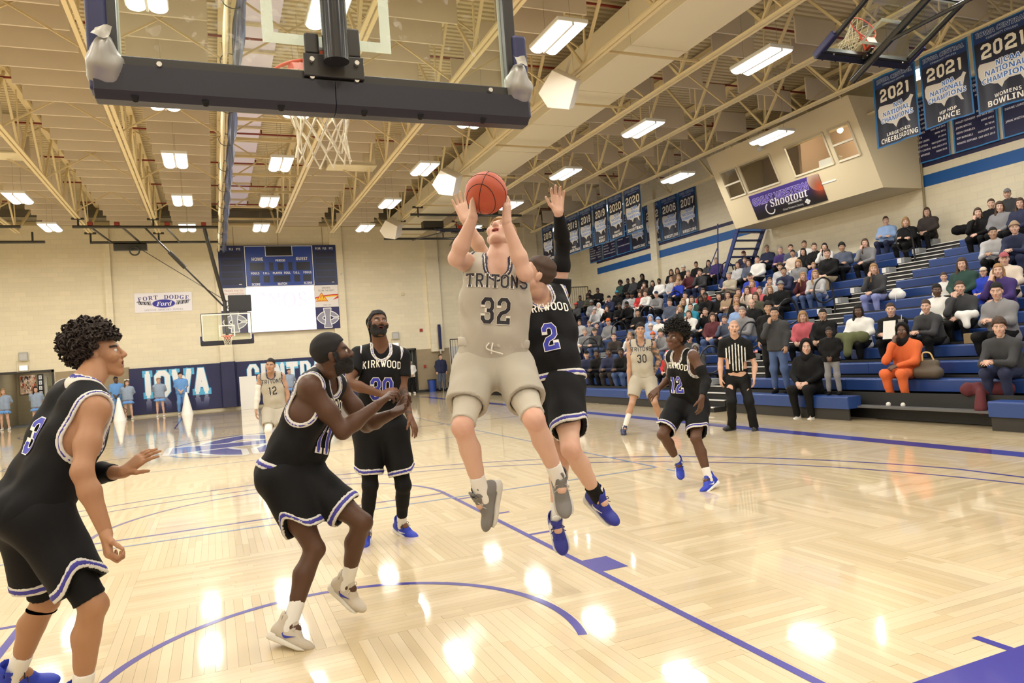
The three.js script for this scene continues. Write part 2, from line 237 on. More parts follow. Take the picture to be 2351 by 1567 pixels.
// ---------------------------------------------------------------- hanging lamps
{
  const shellM = mat('lamp_shell', [0.75, 0.75, 0.72], { roughness: 0.4 }), lensM = mat('lamp_lens_light', [0.9, 0.9, 0.9], { roughness: 0.4, emissive: LAMP_COLOR.clone(), emissiveIntensity: 3.2 }), wireM = mat('lamp_wire', [0.35, 0.3, 0.2], { roughness: 0.6 });
  const shell = merge([rbox(-0.31, 0.31, 0.02, 0.1, -0.62, 0.62, 0.015, 1), box(-0.02, 0.02, -0.03, 0.03, -0.61, 0.61)]);
  const lens = (() => { const s = new THREE.Shape(); s.moveTo(-0.135, 0.03); s.quadraticCurveTo(-0.125, -0.045, 0, -0.05); s.quadraticCurveTo(0.125, -0.045, 0.135, 0.03); s.closePath(); const g = new THREE.ExtrudeGeometry(s, { depth: 1.2, bevelEnabled: false, curveSegments: 6 }); g.translate(0, 0, -0.6); return g; })();
  const wires = [cyl(V(0, 0.1, -0.5), V(0, 1.85, -0.5), 0.004, 0.004, 5), cyl(V(0, 0.1, 0.5), V(0, 1.85, 0.5), 0.004, 0.004, 5)];
  const cols = ['far left', 'over the left sideline', 'left of the divider curtain', 'right of the skylight', 'left of the square duct', 'right of the square duct', 'over the bleachers'];
  const rows = ['nearest the scoreboard wall', 'second from the scoreboard wall', 'third from the scoreboard wall', 'fourth from the scoreboard wall', 'fifth from the scoreboard wall', 'above the near basket', 'above the camera', 'behind the camera'];
  for (const [i, x] of LAMP_X.entries()) for (const [k, z] of LAMP_Z.entries()) {
    const t = thing('ceiling_light', 'twin lens gym light, ' + rows[k] + ', ' + cols[i], 'light', 'hanging gym lights', [x, LAMP_Y, z]);
    part('housing', shell, shellM, t); for (const w of wires) part('wire', w, wireM, t);
    for (const s of [-1, 1]) { const l = part('lens', lens, lensM, t); l.position.x = s * 0.155; }
    const a = new THREE.RectAreaLight(LAMP_COLOR, LAMP_POWER, 0.56, 1.2); a.position.set(0, -0.065, 0); a.rotation.x = -Math.PI / 2; t.add(a); a.name = 'lamp_light';
  }
}
// ---------------------------------------------------------------- square supply duct
{
  const m = mat('duct_cream', [0.78, 0.72, 0.55], { roughness: 0.55 });
  const t = thing('air_duct', 'long square cream air duct hung between two roof joists', 'duct');
  const Z = [-32.7, -30.2, -27.7, -25.2, -22.7, -20.2, -17.7, -15.2, -12.7, -10.2, -7.7, -5.2, -2.7, 0];
  for (let i = 0; i < Z.length - 1; i++) { part('duct_section', rbox(7.75, 9.15, 7.72, 8.62, Z[i] + 0.004, Z[i + 1] - 0.004, 0.012, 1), m, t); part('duct_joint', box(7.735, 9.165, 7.705, 8.635, Z[i + 1] - 0.02, Z[i + 1] + 0.02), m, t); }
}
// loudspeakers under the joist left of the duct, boxy with a slanted face
function speaker(x, y, z, turn, label) {
  const t = thing('loudspeaker', label, 'loudspeaker', 'white ceiling loudspeakers', [x, y, z]); t.rotation.set(0.5, turn, 0.12);
  const s = new THREE.Shape([[-0.34, 0.3], [0.2, 0.38], [0.36, -0.12], [0.1, -0.34], [-0.34, -0.26]].map((p) => new THREE.Vector2(...p)));
  const g = new THREE.ExtrudeGeometry(s, { depth: 0.6, bevelSize: 0.01, bevelThickness: 0.01, bevelSegments: 1 }); g.translate(0, 0, -0.3);
  part('cabinet', g, mat('speaker_white', [0.83, 0.79, 0.72], { roughness: 0.6 }), t); part('bracket', [box(-0.02, 0.03, 0.1, 0.62, 0.315, 0.335)], mat('bracket', [0.6, 0.55, 0.45], { roughness: 0.5 }), t);
}
speaker(6.55, 7.05, -11.2, 2.5, 'large white loudspeaker box hanging right of the near backboard'); speaker(6.5, 7.05, -19.0, 2.5, 'white loudspeaker box hanging behind the ball'); speaker(6.55, 7.1, -26.9, 2.5, 'small white loudspeaker farthest off, by the folded side basket');
// white unit boxes near the deck
for (const [x, z, l] of [[-5.9, -21.5, 'flat cream ceiling unit box over the left side'], [4.0, -21.5, 'flat cream ceiling unit box left of the ball']]) {
  const t = thing('ceiling_unit', l, 'ceiling unit', 'flat ceiling unit boxes', [x, 8.1, z]);
  part('casing', rbox(-0.75, 0.75, 0, 0.75, -0.1, 0.5, 0.02, 1), mat('unit_cream', [0.72, 0.64, 0.46], { roughness: 0.6 }), t); part('tray', rbox(-0.78, 0.78, -0.06, 0.0, -0.2, 0.52, 0.015, 1), mat('unit_tray', [0.8, 0.72, 0.5], { roughness: 0.5 }), t);
}
// gathered divider curtain tied up under its joist
{
  const t = thing('divider_curtain', 'gathered blue and cream divider curtain tied up along the roof', 'curtain');
  const blue = mat('curtain_blue', [0.055, 0.075, 0.17], { roughness: 0.5, sheen: 0.3 }), cream = mat('curtain_cream', [0.78, 0.70, 0.50], { roughness: 0.7 });
  const mk = (x, r, m, folds, amp, nm) => {
    const pos = [], idx = [], n = 220, k = 28; for (let i = 0; i <= n; i++) { const z = -32 + i * (30 / n), tie = 0.62 + 0.38 * Math.abs(Math.sin((z + 32) * Math.PI / 2.3)); for (let j = 0; j < k; j++) { const a = j / k * Math.PI * 2, R = r * tie * (1 + amp * Math.sin(a * folds + z * 1.7) + amp * 0.6 * Math.sin(a * 3 - z * 3.1)); pos.push(x + R * Math.cos(a) * 0.85, 7.14 + R * Math.sin(a) * 1.5 - 0.06 * tie, z); } }
    for (let i = 0; i < n; i++) for (let j = 0; j < k; j++) { const a = i * k + j, b = i * k + (j + 1) % k; idx.push(a, a + k, b, b, a + k, b + k); }
    const g = new THREE.BufferGeometry(); g.setAttribute('position', new THREE.Float32BufferAttribute(pos, 3)); g.setIndex(idx); g.computeVertexNormals(); part(nm, g, m, t);
  };
  mk(0.14, 0.11, blue, 9, 0.12, 'blue_drape'); mk(-0.055, 0.06, cream, 6, 0.05, 'cream_hem');
  const ropeM = mat('tie_rope', [0.08, 0.08, 0.07], { roughness: 0.8 }); for (let z = -32; z < -2; z += 2.3) { const g = new THREE.TorusGeometry(0.13, 0.008, 5, 20); g.scale(1.25, 1.1, 1); g.translate(0.03, 7.12, z); part('tie', g, ropeM, t); }
}
// ---------------------------------------------------------------- block lettering drawn as strokes
const oct = [[0.28, 0], [0.72, 0], [1, 0.16], [1, 0.84], [0.72, 1], [0.28, 1], [0, 0.84], [0, 0.16], [0.28, 0], [0.72, 0]];
const GL = {
  0: [oct], O: [oct], 1: [[[0.12, 0.2], [0.5, 0], [0.5, 1]], [[0.15, 1], [0.85, 1]]], 2: [[[0, 0.26], [0, 0.14], [0.25, 0], [0.75, 0], [1, 0.15], [1, 0.4], [0.75, 0.52], [0.25, 0.6], [0, 0.78], [0, 1], [1, 1], [1, 0.8]]],
  3: [[[0, 0.25], [0, 0.14], [0.25, 0], [0.75, 0], [1, 0.15], [1, 0.36], [0.8, 0.49], [0.42, 0.49]], [[0.8, 0.49], [1, 0.63], [1, 0.85], [0.75, 1], [0.25, 1], [0, 0.86], [0, 0.73]]],
  6: [[[1, 0.2], [0.75, 0], [0.25, 0], [0, 0.16], [0, 0.84], [0.25, 1], [0.75, 1], [1, 0.84], [1, 0.6], [0.75, 0.45], [0.1, 0.45]]], 7: [[[0, 0.2], [0, 0], [1, 0], [0.45, 1]]], 9: [[[0, 0.8], [0.25, 1], [0.75, 1], [1, 0.84], [1, 0.16], [0.75, 0], [0.25, 0], [0, 0.16], [0, 0.4], [0.25, 0.55], [0.9, 0.55]]],
  T: [[[0, 0.16], [0, 0], [1, 0], [1, 0.16]], [[0.5, 0], [0.5, 1]], [[0.28, 1], [0.72, 1]]], R: [[[0.12, 1], [0.12, 0], [0.75, 0], [1, 0.12], [1, 0.4], [0.75, 0.52], [0.12, 0.52]], [[0.6, 0.52], [0.95, 1]], [[0, 1], [0.3, 1]], [[0.8, 1], [1.1, 1]], [[-0.05, 0], [0.2, 0]]],
  I: [[[0.5, 0], [0.5, 1]], [[0.12, 0], [0.88, 0]], [[0.12, 1], [0.88, 1]]], N: [[[0.1, 1], [0.1, 0], [0.9, 1], [0.9, 0]], [[-0.08, 1], [0.28, 1]], [[0.72, 0], [1.08, 0]], [[-0.08, 0], [0.15, 0]]],
  S: [[[1, 0.24], [1, 0.14], [0.72, 0], [0.28, 0], [0, 0.14], [0, 0.38], [0.25, 0.48], [0.75, 0.53], [1, 0.63], [1, 0.86], [0.72, 1], [0.28, 1], [0, 0.86], [0, 0.76]]],
  K: [[[0.15, 0], [0.15, 1]], [[0.95, 0], [0.2, 0.58]], [[0.42, 0.42], [0.95, 1]], [[0, 0], [0.32, 0]], [[0, 1], [0.32, 1]], [[0.75, 0], [1.08, 0]], [[0.75, 1], [1.08, 1]]], W: [[[0, 0], [0.28, 1], [0.5, 0.2], [0.72, 1], [1, 0]], [[-0.14, 0], [0.16, 0]], [[0.84, 0], [1.14, 0]]],
  D: [[[0.15, 0], [0.7, 0], [1, 0.18], [1, 0.82], [0.7, 1], [0.15, 1], [0.15, 0], [0.5, 0]]], A: [[[0.02, 1], [0.42, 0], [0.58, 0], [0.98, 1]], [[0.22, 0.66], [0.8, 0.66]], [[-0.12, 1], [0.2, 1]], [[0.8, 1], [1.12, 1]]], C: [[[1, 0.3], [1, 0.16], [0.72, 0], [0.28, 0], [0, 0.16], [0, 0.84], [0.28, 1], [0.72, 1], [1, 0.84], [1, 0.7]]],
  E: [[[1, 0.18], [1, 0], [0.12, 0], [0.12, 1], [1, 1], [1, 0.82]], [[0.12, 0.5], [0.7, 0.5]], [[0.7, 0.4], [0.7, 0.6]]], L: [[[0.15, 0], [0.15, 1], [1, 1], [1, 0.76]], [[0, 0], [0.34, 0]]],
};
function block(x, str, x0, y0, w, h, { lw = 0.2, gap = 0.3, fill = '#000', line, lineW = 0.06, bend = 0 } = {}) {   // centred at x0, top at y0, letters w by h
  const wid = (c) => (c === ' ' ? 0.5 : c === 'I' || c === '1' ? 0.62 : c === 'W' ? 1.3 : 1) * w, all = [...str], tot = all.reduce((s, c) => s + wid(c) + gap * w, -gap * w);
  for (const pass of line ? [1, 0] : [0]) {
    let X = x0 - tot / 2; x.lineJoin = 'miter'; x.miterLimit = 3; x.lineCap = 'butt';
    for (const c of all) {
      const cw = wid(c), m = lw * w / 2, k = (X + cw / 2 - x0) / (tot / 2 || 1), dy = bend * (k * k);
      if (GL[c]) for (const s of GL[c]) { x.beginPath(); s.forEach(([u, v], i) => x[i ? 'lineTo' : 'moveTo'](X + m + u * (cw - 2 * m), y0 + dy + m + v * (h - 2 * m))); x.lineWidth = lw * w + (pass ? lineW * w * 2 : 0); x.strokeStyle = pass ? line : fill; if (pass) x.lineCap = 'square'; else x.lineCap = 'butt'; x.stroke(); }
      X += cw + gap * w;
    }
  }
}
const text = (x, s, cx, cy, px, color, { font = 'bold ${}px sans-serif', max, line, lw = 2, align = 'center', squeeze = 1 } = {}) => { x.save(); x.font = font.replace('${}', px); x.textAlign = align; x.textBaseline = 'middle'; x.translate(cx, cy); let k = squeeze; const m = x.measureText(s).width; if (max && m * k > max) k = max / m; x.scale(k, 1); if (line) { x.strokeStyle = line; x.lineWidth = lw; x.lineJoin = 'round'; x.strokeText(s, 0, 0); } x.fillStyle = color; x.fillText(s, 0, 0); x.restore(); };
const usa = [[0, 0.12], [0.05, 0], [0.5, 0.08], [0.62, 0.14], [0.66, 0.26], [0.74, 0.22], [0.88, 0.1], [0.93, -0.02], [1, 0.05], [0.95, 0.2], [0.92, 0.38], [0.9, 0.52], [0.84, 0.66], [0.86, 0.86], [0.9, 1.0], [0.84, 0.98], [0.78, 0.78], [0.6, 0.78], [0.52, 0.86], [0.46, 1.02], [0.38, 0.84], [0.3, 0.8], [0.16, 0.68], [0.06, 0.62], [0, 0.4]];
function banner(x, w, h, year, lines, sport, org) {
  x.fillStyle = '#0b67a8'; x.fillRect(0, 0, w, h); x.fillStyle = '#10142e'; x.fillRect(w * 0.035, h * 0.02, w * 0.93, h * 0.96);
  x.fillStyle = '#16346c'; x.fillRect(w * 0.035, h * 0.02, w * 0.93, h * 0.15);
  text(x, 'IOWA CENTRAL', w / 2, h * 0.075, h * 0.075, '#1d3a70', { line: '#b9c3d8', lw: h * 0.008, max: w * 0.86 }); text(x, 'COMMUNITY COLLEGE', w / 2, h * 0.14, h * 0.032, '#aeb9d2', { max: w * 0.7 });
  block(x, year, w / 2, h * 0.2, w * 0.165, h * 0.175, { lw: 0.3, gap: 0.22, fill: '#e9e4d6' });
  x.fillStyle = '#d6d2cc'; x.beginPath(); usa.forEach(([u, v], i) => x[i ? 'lineTo' : 'moveTo'](w * (0.07 + 0.84 * u), h * (0.42 + 0.35 * v))); x.fill();
  lines.forEach((s, i) => text(x, s, w * (0.5 + (i === 0 ? 0.06 : 0)), h * (0.47 + 0.085 * i), h * 0.085, '#3f6fc0', { line: '#e8edf5', lw: h * 0.014, max: w * (i ? 0.86 : 0.5) }));
  sport.forEach((s, i) => text(x, s, w * 0.52, h * (i === sport.length - 1 ? 0.92 : 0.845), h * (i === sport.length - 1 ? 0.095 : 0.062), '#f2efe8', { max: w * (i === sport.length - 1 ? 0.88 : 0.62) }));
}
function roster(x, w, h, names) {
  x.fillStyle = '#2f86c8'; x.fillRect(0, 0, w, h); x.fillStyle = '#151a4a'; x.fillRect(w * 0.03, h * 0.02, w * 0.94, h * 0.96);
  text(x, 'IOWA CENTRAL', w / 2, h * 0.06, h * 0.05, '#9fb4dc', { max: w * 0.85 }); text(x, "MEN'S TRACK", w / 2, h * 0.13, h * 0.06, '#eef', { max: w * 0.8 }); text(x, 'ALL AMERICANS', w / 2, h * 0.2, h * 0.05, '#eef', { max: w * 0.8 });
  const n = names.length; names.forEach((s, i) => { const y = h * (0.27 + 0.68 * i / n); text(x, s, w * 0.07, y, h * 0.04, '#f4f4fa', { align: 'left', max: w * 0.45 }); text(x, ['ONE MILE 2013', '800M 2012', '5K 2014', 'HIGH JUMP 2011'][i % 4], w * 0.93, y, h * 0.038, '#f4f4fa', { align: 'right', max: w * 0.38 }); });
}
const clothM = (key, t) => mat(key, 0xffffff, { map: t, roughness: 0.42, side: THREE.DoubleSide });
// ---------------------------------------------------------------- wall pads with the lettering
{
  const navy = mat('pad_navy', [0.013, 0.016, 0.075], { roughness: 0.42 });
  const padTex = (s, x0, x1, cw, gap) => canvas(1536, 768, (x, w, h) => {
    x.fillStyle = '#1c2150'; x.fillRect(0, 0, w, h);
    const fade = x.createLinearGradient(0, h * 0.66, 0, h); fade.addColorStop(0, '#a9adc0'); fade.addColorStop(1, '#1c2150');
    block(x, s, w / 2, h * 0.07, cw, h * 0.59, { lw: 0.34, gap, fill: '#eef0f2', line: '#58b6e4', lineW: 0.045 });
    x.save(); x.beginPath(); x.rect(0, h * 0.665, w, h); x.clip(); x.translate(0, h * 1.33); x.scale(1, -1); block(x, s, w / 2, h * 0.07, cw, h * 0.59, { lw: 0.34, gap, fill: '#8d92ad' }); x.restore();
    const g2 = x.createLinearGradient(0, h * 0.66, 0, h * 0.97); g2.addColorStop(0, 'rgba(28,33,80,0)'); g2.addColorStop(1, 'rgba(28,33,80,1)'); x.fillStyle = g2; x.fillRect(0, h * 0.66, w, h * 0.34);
  });
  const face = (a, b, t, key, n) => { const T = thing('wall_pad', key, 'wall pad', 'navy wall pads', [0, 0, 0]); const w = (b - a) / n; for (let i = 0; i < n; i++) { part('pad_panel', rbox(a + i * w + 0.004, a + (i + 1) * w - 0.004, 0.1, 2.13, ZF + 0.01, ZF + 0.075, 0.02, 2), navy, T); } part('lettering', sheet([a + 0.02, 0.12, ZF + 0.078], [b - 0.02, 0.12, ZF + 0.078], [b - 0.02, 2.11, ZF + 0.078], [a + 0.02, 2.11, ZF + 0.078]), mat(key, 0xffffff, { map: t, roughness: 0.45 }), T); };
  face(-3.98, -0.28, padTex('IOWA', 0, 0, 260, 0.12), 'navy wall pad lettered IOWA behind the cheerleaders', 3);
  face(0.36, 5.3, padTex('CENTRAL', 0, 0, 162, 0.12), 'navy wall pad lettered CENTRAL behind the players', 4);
  const T = thing('wall_pad', 'narrow plain navy wall pad between the two lettered pads', 'wall pad', 'navy wall pads'); part('pad_panel', rbox(-0.27, 0.35, 0.1, 2.16, ZF + 0.19, ZF + 0.25, 0.02, 2), navy, T); part('pad_side', [rbox(-0.29, -0.265, 0.1, 2.16, ZF, ZF + 0.25, 0.01, 1), rbox(0.3, 0.355, 0.1, 2.16, ZF, ZF + 0.25, 0.01, 1)], navy, T);
  const T2 = thing('wall_pad', 'plain navy wall pad right of the lettered pads', 'wall pad', 'navy wall pads'); for (let i = 0; i < 2; i++) part('pad_panel', rbox(5.32 + i * 1.1, 6.41 + i * 1.1, 0.1, 2.13, ZF + 0.01, ZF + 0.075, 0.02, 2), navy, T2);
}
// ---------------------------------------------------------------- scoreboard
{
  const T = thing('scoreboard', 'large navy scoreboard with a white sponsor screen on the end wall', 'scoreboard', null, [0, 0, ZF]);
  const S = (x0, x1, y0, y1, z = 0.21) => sheet([x0, y0, z], [x1, y0, z], [x1, y1, z], [x0, y1, z]);
  const caseM = mat('scoreboard_case', [0.012, 0.03, 0.14], { roughness: 0.4 });
  part('cabinet', [rbox(-0.09, 1.02, 5.5, 7.45, 0, 0.2, 0.015, 1), rbox(1.02, 4.1, 5.5, 7.46, 0, 0.2, 0.015, 1), rbox(4.1, 5.19, 5.52, 7.45, 0, 0.2, 0.015, 1), rbox(-0.1, 5.17, 3.43, 5.5, 0, 0.2, 0.015, 1)], caseM, T);
  const main = canvas(1024, 656, (x, w, h) => {
    x.fillStyle = '#1c3f9a'; x.fillRect(0, 0, w, h); x.strokeStyle = '#f2f2ee'; x.lineWidth = 10; x.strokeRect(6, 8, w - 12, h - 16); x.lineWidth = 9; x.strokeRect(310, 8, 400, 160);
    x.fillStyle = '#15161b'; x.fillRect(318, 10, 384, 150); const B = (a, b, c, d) => x.fillRect(a, b, c, d);
    x.fillStyle = '#191d33'; B(70, 270, 215, 130); B(760, 270, 215, 130); B(355, 270, 62, 135); B(640, 270, 62, 135); B(482, 280, 88, 115); B(78, 480, 125, 110); B(262, 480, 90, 110); B(408, 480, 250, 105); B(720, 480, 90, 105); B(855, 475, 125, 105);
    const t = (s, a, b, p) => text(x, s, a, b, p, '#f4f4f0', { squeeze: 0.82 });
    t('HOME', 185, 215, 72); t('GUEST', 850, 215, 72); t('PERIOD', 525, 240, 50); t('FOULS', 140, 440, 50); t('T.O.L.', 305, 440, 46); t('PLAYER', 470, 440, 48); t('FOUL', 618, 440, 48); t('T.O.L.', 760, 440, 46); t('FOULS', 925, 440, 50); t('SCORE', 145, 615, 50); t('MATCH', 535, 615, 50); t('SCORE', 925, 610, 50);
  });
  part('main_face', S(1.03, 4.09, 5.52, 7.44), mat('score_face', 0xffffff, { map: main, roughness: 0.35 }), T);
  const side = canvas(384, 680, (x, w, h) => { x.fillStyle = '#17295f'; x.fillRect(0, 0, w, h); text(x, 'PLYR', 80, 50, 50, '#eee', { squeeze: 0.8 }); text(x, 'FLS', 195, 50, 50, '#eee', { squeeze: 0.8 }); text(x, 'PTS', 305, 50, 50, '#eee', { squeeze: 0.8 }); for (let i = 0; i < 5; i++) { x.fillStyle = '#14183a'; x.fillRect(30, 100 + i * 113, 325, 92); } x.fillStyle = '#eee'; x.fillRect(285, 632, 45, 10); });
  for (const [a, b] of [[-0.07, 1.0], [4.13, 5.17]]) part('player_panel', S(a, b, 5.54, 7.42), mat('score_side', 0xffffff, { map: side, roughness: 0.4 }), T);
  const led = canvas(1024, 704, (x, w, h) => {
    x.fillStyle = '#fbfbff'; x.fillRect(0, 0, w, h);
    text(x, 'CNOS', w / 2, h * 0.31, 330, '#3d46d8', { font: '${}px serif', max: w * 0.8 }); text(x, 'ORTHOPAEDICS', w / 2, h * 0.64, 72, '#a9b0cc', { font: '${}px serif', max: w * 0.66 }); x.fillStyle = '#5a62b0'; for (const k of [0.155, 0.86]) { x.beginPath(); x.arc(w * k, h * 0.645, 7, 0, 7); x.fill(); }
    text(x, 'IMPROVING MOTION', w / 2, h * 0.79, 34, '#c9cede', { font: '${}px serif', max: w * 0.5 }); x.fillStyle = '#8f86e6'; x.fillRect(0, h - 8, w, 8);
  });
  part('sponsor_screen', S(1.0, 4.05, 3.43, 5.52, 0.215), mat('led_screen', 0x000000, { emissive: new THREE.Color(1, 1, 1), emissiveMap: led, emissiveIntensity: 0.82, roughness: 0.5 }), T, 'glowing white sponsor screen reading CNOS');
  const ic = canvas(512, 512, (x, w, h) => { x.fillStyle = '#1f1f58'; x.fillRect(0, 0, w, h); emblem(x, w, h, 0, '#8f8fa2', '#f2f2f2'); });
  for (const [a, b] of [[-0.1, 0.99], [4.06, 5.15]]) part('emblem_panel', S(a, b, 3.44, 4.46), mat('ic_panel', 0xffffff, { map: ic, roughness: 0.4 }), T);
  const ad1 = canvas(512, 480, (x, w, h) => {
    x.fillStyle = '#e4dfdc'; x.fillRect(0, 0, w, h); text(x, 'DRIVEN', w / 2, 60, 52, '#333', { font: '${}px sans-serif' }); text(x, 'TO BE THE BEST', w / 2, 118, 50, '#333', { font: '${}px sans-serif', max: w * 0.86 });
    x.lineWidth = 26; for (const [c, o] of [['#c9262a', 0], ['#f1c524', 26]]) { x.strokeStyle = c; x.beginPath(); x.moveTo(0, 280 + o); x.quadraticCurveTo(200, 215 + o, 512, 215 + o); x.stroke(); }
    x.fillStyle = '#c9262a'; x.beginPath(); x.moveTo(380, 330); x.lineTo(512, 235); x.lineTo(512, 290); x.closePath(); x.fill();
    x.beginPath(); x.moveTo(150, 165); x.lineTo(275, 350); x.lineTo(28, 350); x.closePath(); x.fillStyle = '#f1c524'; x.fill(); x.lineWidth = 12; x.strokeStyle = '#d2401e'; x.stroke(); x.beginPath(); x.arc(160, 265, 34, 2.4, 7.2); x.lineWidth = 14; x.stroke(); text(x, 'DECKER', 152, 335, 44, '#c9262a', { line: '#f1c524', lw: 6 }); text(x, 'SINCE 1931', 260, 435, 34, '#555', { font: '${}px sans-serif' });
  });
  const ad2 = canvas(512, 480, (x, w, h) => { x.fillStyle = '#efece9'; x.fillRect(0, 0, w, h); text(x, 'THANK YOU TO', 270, 60, 50, '#c67c86', { font: '${}px serif' }); text(x, 'ALL SUPPORTERS', 270, 120, 50, '#c67c86', { font: '${}px serif', max: 440 }); x.lineWidth = 16; x.strokeStyle = '#222'; x.beginPath(); x.arc(150, 400, 30, 0, 7); x.stroke(); x.beginPath(); x.moveTo(100, 300); x.lineTo(150, 260); x.lineTo(150, 340); x.stroke(); });
  part('advert_panel', S(4.06, 5.16, 4.47, 5.52), mat('ad_right', 0xffffff, { map: ad1, roughness: 0.5 }), T); part('advert_panel', S(-0.1, 0.99, 4.47, 5.5), mat('ad_left', 0xffffff, { map: ad2, roughness: 0.5 }), T);
  part('cables', [0.6, 2.55, 4.6].map((x) => cyl(V(x, 7.45, 0.1), V(x, 8.4, 0.1), 0.012, 0.012, 6)), mat('cable', [0.3, 0.22, 0.1], { roughness: 0.7 }), T);
}
// ---------------------------------------------------------------- Ford banner, exits, doors, small wall fixtures
{
  const t = canvas(1024, 384, (x, w, h) => {
    x.fillStyle = '#eceaf2'; x.fillRect(0, 0, w, h);
    const s = 'FORT DODGE'; x.fillStyle = '#2b2b86'; x.textAlign = 'center'; x.textBaseline = 'middle'; [...s].forEach((c, i) => { const k = (i - 4.5) / 4.5; x.save(); x.translate(w / 2 + k * 420, 92 + 34 * k * k - (k > 0 ? 14 * k : 0)); x.rotate(k * 0.1); x.font = 'bold 112px serif'; x.fillText(c, 0, 0); x.restore(); });
    for (const d of [-1, 1]) for (let i = 0; i < 7; i++) { const X = w / 2 + d * (235 + i * 34); x.save(); x.translate(X, 215 - i * 3); x.transform(1, 0, -0.4 * d, 1, 0, 0); x.fillStyle = i % 2 ? '#20202a' : '#8e8ea0'; x.fillRect(-13, -38, 26, 70); x.restore(); }
    x.fillStyle = '#20202a'; x.fillRect(30, 172, 260, 8); x.fillRect(734, 160, 260, 8); x.fillStyle = '#26269c'; x.strokeStyle = '#b9b9e0'; x.lineWidth = 10; x.beginPath(); x.ellipse(w / 2, 218, 205, 84, 0, 0, 7); x.fill(); x.stroke();
    text(x, 'Ford', w / 2, 222, 112, '#f4f4ff', { font: 'italic bold ${}px serif' }); text(x, 'LINCOLN · MERCURY · TOYOTA', w / 2, 340, 46, '#8a8a9c', { font: '${}px serif', max: 900 });
  });
  one('wall_banner', sheet([-3.60, 4.55, ZF + 0.02], [-1.30, 4.56, ZF + 0.02], [-1.28, 5.41, ZF + 0.02], [-3.59, 5.41, ZF + 0.02], 8, 4, (u, v) => 0.012 * Math.sin(u * 9) * Math.sin(v * 3.1)), clothM('ford_banner', t), 'white FORT DODGE Ford sponsor banner on the end wall', 'banner');
  const exitT = canvas(256, 128, (x, w, h) => { x.fillStyle = '#ffd9cf'; x.fillRect(0, 0, w, h); text(x, 'EXIT', w / 2, h / 2 + 4, 104, '#ff2a1c', { max: w * 0.86 }); });
  const metal = mat('grey_metal', [0.42, 0.42, 0.4], { roughness: 0.5 });
  for (const [x, l] of [[-7.82, 'lit red EXIT sign over the left corridor opening'], [7.84, 'lit red EXIT sign over the right doorway']]) {
    const T = thing('exit_sign', l, 'exit sign', null, [x, 2.45, ZF]);
    part('box', rbox(-0.16, 0.16, -0.12, 0.12, 0.01, 0.07, 0.01, 1), mat('sign_box', [0.7, 0.66, 0.5], { roughness: 0.5 }), T); part('sign_face', sheet([-0.14, -0.1, 0.073], [0.14, -0.1, 0.073], [0.14, 0.1, 0.073], [-0.14, 0.1, 0.073]), mat('exit_sign_face', 0x000000, { emissive: new THREE.Color(1, 1, 1), emissiveMap: exitT, emissiveIntensity: 0.8 }), T);
    part('guard', [[-0.22, 0.2], [0.22, 0.2]].map(([a]) => cyl(V(a, -0.15, 0.12), V(a, 0.3, 0.12), 0.008, 0.008, 5)).concat([0.3, -0.15].map((y) => cyl(V(-0.22, y, 0.12), V(0.22, y, 0.12), 0.008, 0.008, 5)), [-0.22, 0.22].map((a) => cyl(V(a, 0.3, 0.0), V(a, 0.3, 0.12), 0.008, 0.008, 5))), mat('guard_wire', [0.6, 0.55, 0.4], { roughness: 0.5 }), T);
    const e = thing('emergency_light', 'grey emergency light box above the ' + (x < 0 ? 'left' : 'right') + ' exit sign', 'light box', null, [x + 0.02, 2.92, ZF]); part('casing', rbox(-0.16, 0.16, -0.18, 0.18, 0, 0.12, 0.02, 1), metal, e); part('cover', rbox(-0.13, 0.13, -0.14, 0.1, 0.12, 0.135, 0.005, 1), mat('grey_cover', [0.5, 0.5, 0.5], { roughness: 0.4 }), e);
  }
  // left corridor opening with its far room, notice board and glazed door
  const frameM = mat('door_frame_black', [0.025, 0.022, 0.02], { roughness: 0.5 });
  const D1 = struct('door_1', [box(-8.75, -6.76, 2.22, 2.32, ZF - 0.1, ZF + 0.05), box(-6.84, -6.76, 0, 2.3, ZF - 0.1, ZF + 0.05), box(-8.78, -8.70, 0, 2.3, ZF - 0.1, ZF + 0.05)], frameM, 'wide black framed opening to the corridor on the left');
  const corrM = mat('corridor_tan', [0.26, 0.21, 0.12], { roughness: 0.7, map: blockCol }); const corr = struct('wall_corridor', [uvScale(box(-8.9, -5.0, 0, 3, ZF - 3.2, ZF - 3.0), wuv), box(-8.95, -8.75, 0, 3, ZF - 3.0, ZF - 0.3), box(-6.76, -6.6, 0, 3, ZF - 3.0, ZF - 0.3), box(-8.9, -6.6, 2.6, 2.8, ZF - 3.0, ZF - 0.3)], corrM, 'tan corridor walls beyond the left opening'); part('corridor_floor', box(-8.9, -6.6, -0.05, 0.0, ZF - 3.0, ZF - 0.3), mat('corridor_floor', [0.10, 0.12, 0.14], { roughness: 0.35 }), corr);
  const cl = new THREE.RectAreaLight(new THREE.Color(1, 0.95, 0.85), 14, 0.5, 1.2); cl.position.set(-7.7, 2.55, ZF - 1.6); cl.rotation.x = -Math.PI / 2; const ct = thing('ceiling_light', 'corridor ceiling light beyond the left opening, hidden from view', 'light', null, [0, 0, 0]); part('lens', rbox(-7.95, -7.45, 2.57, 2.6, ZF - 2.2, ZF - 1.0, 0.01, 1), mat('corridor_lens_light', [0.9, 0.9, 0.9], { emissive: new THREE.Color(1, 0.95, 0.85), emissiveIntensity: 1.5 }), ct); ct.add(cl);
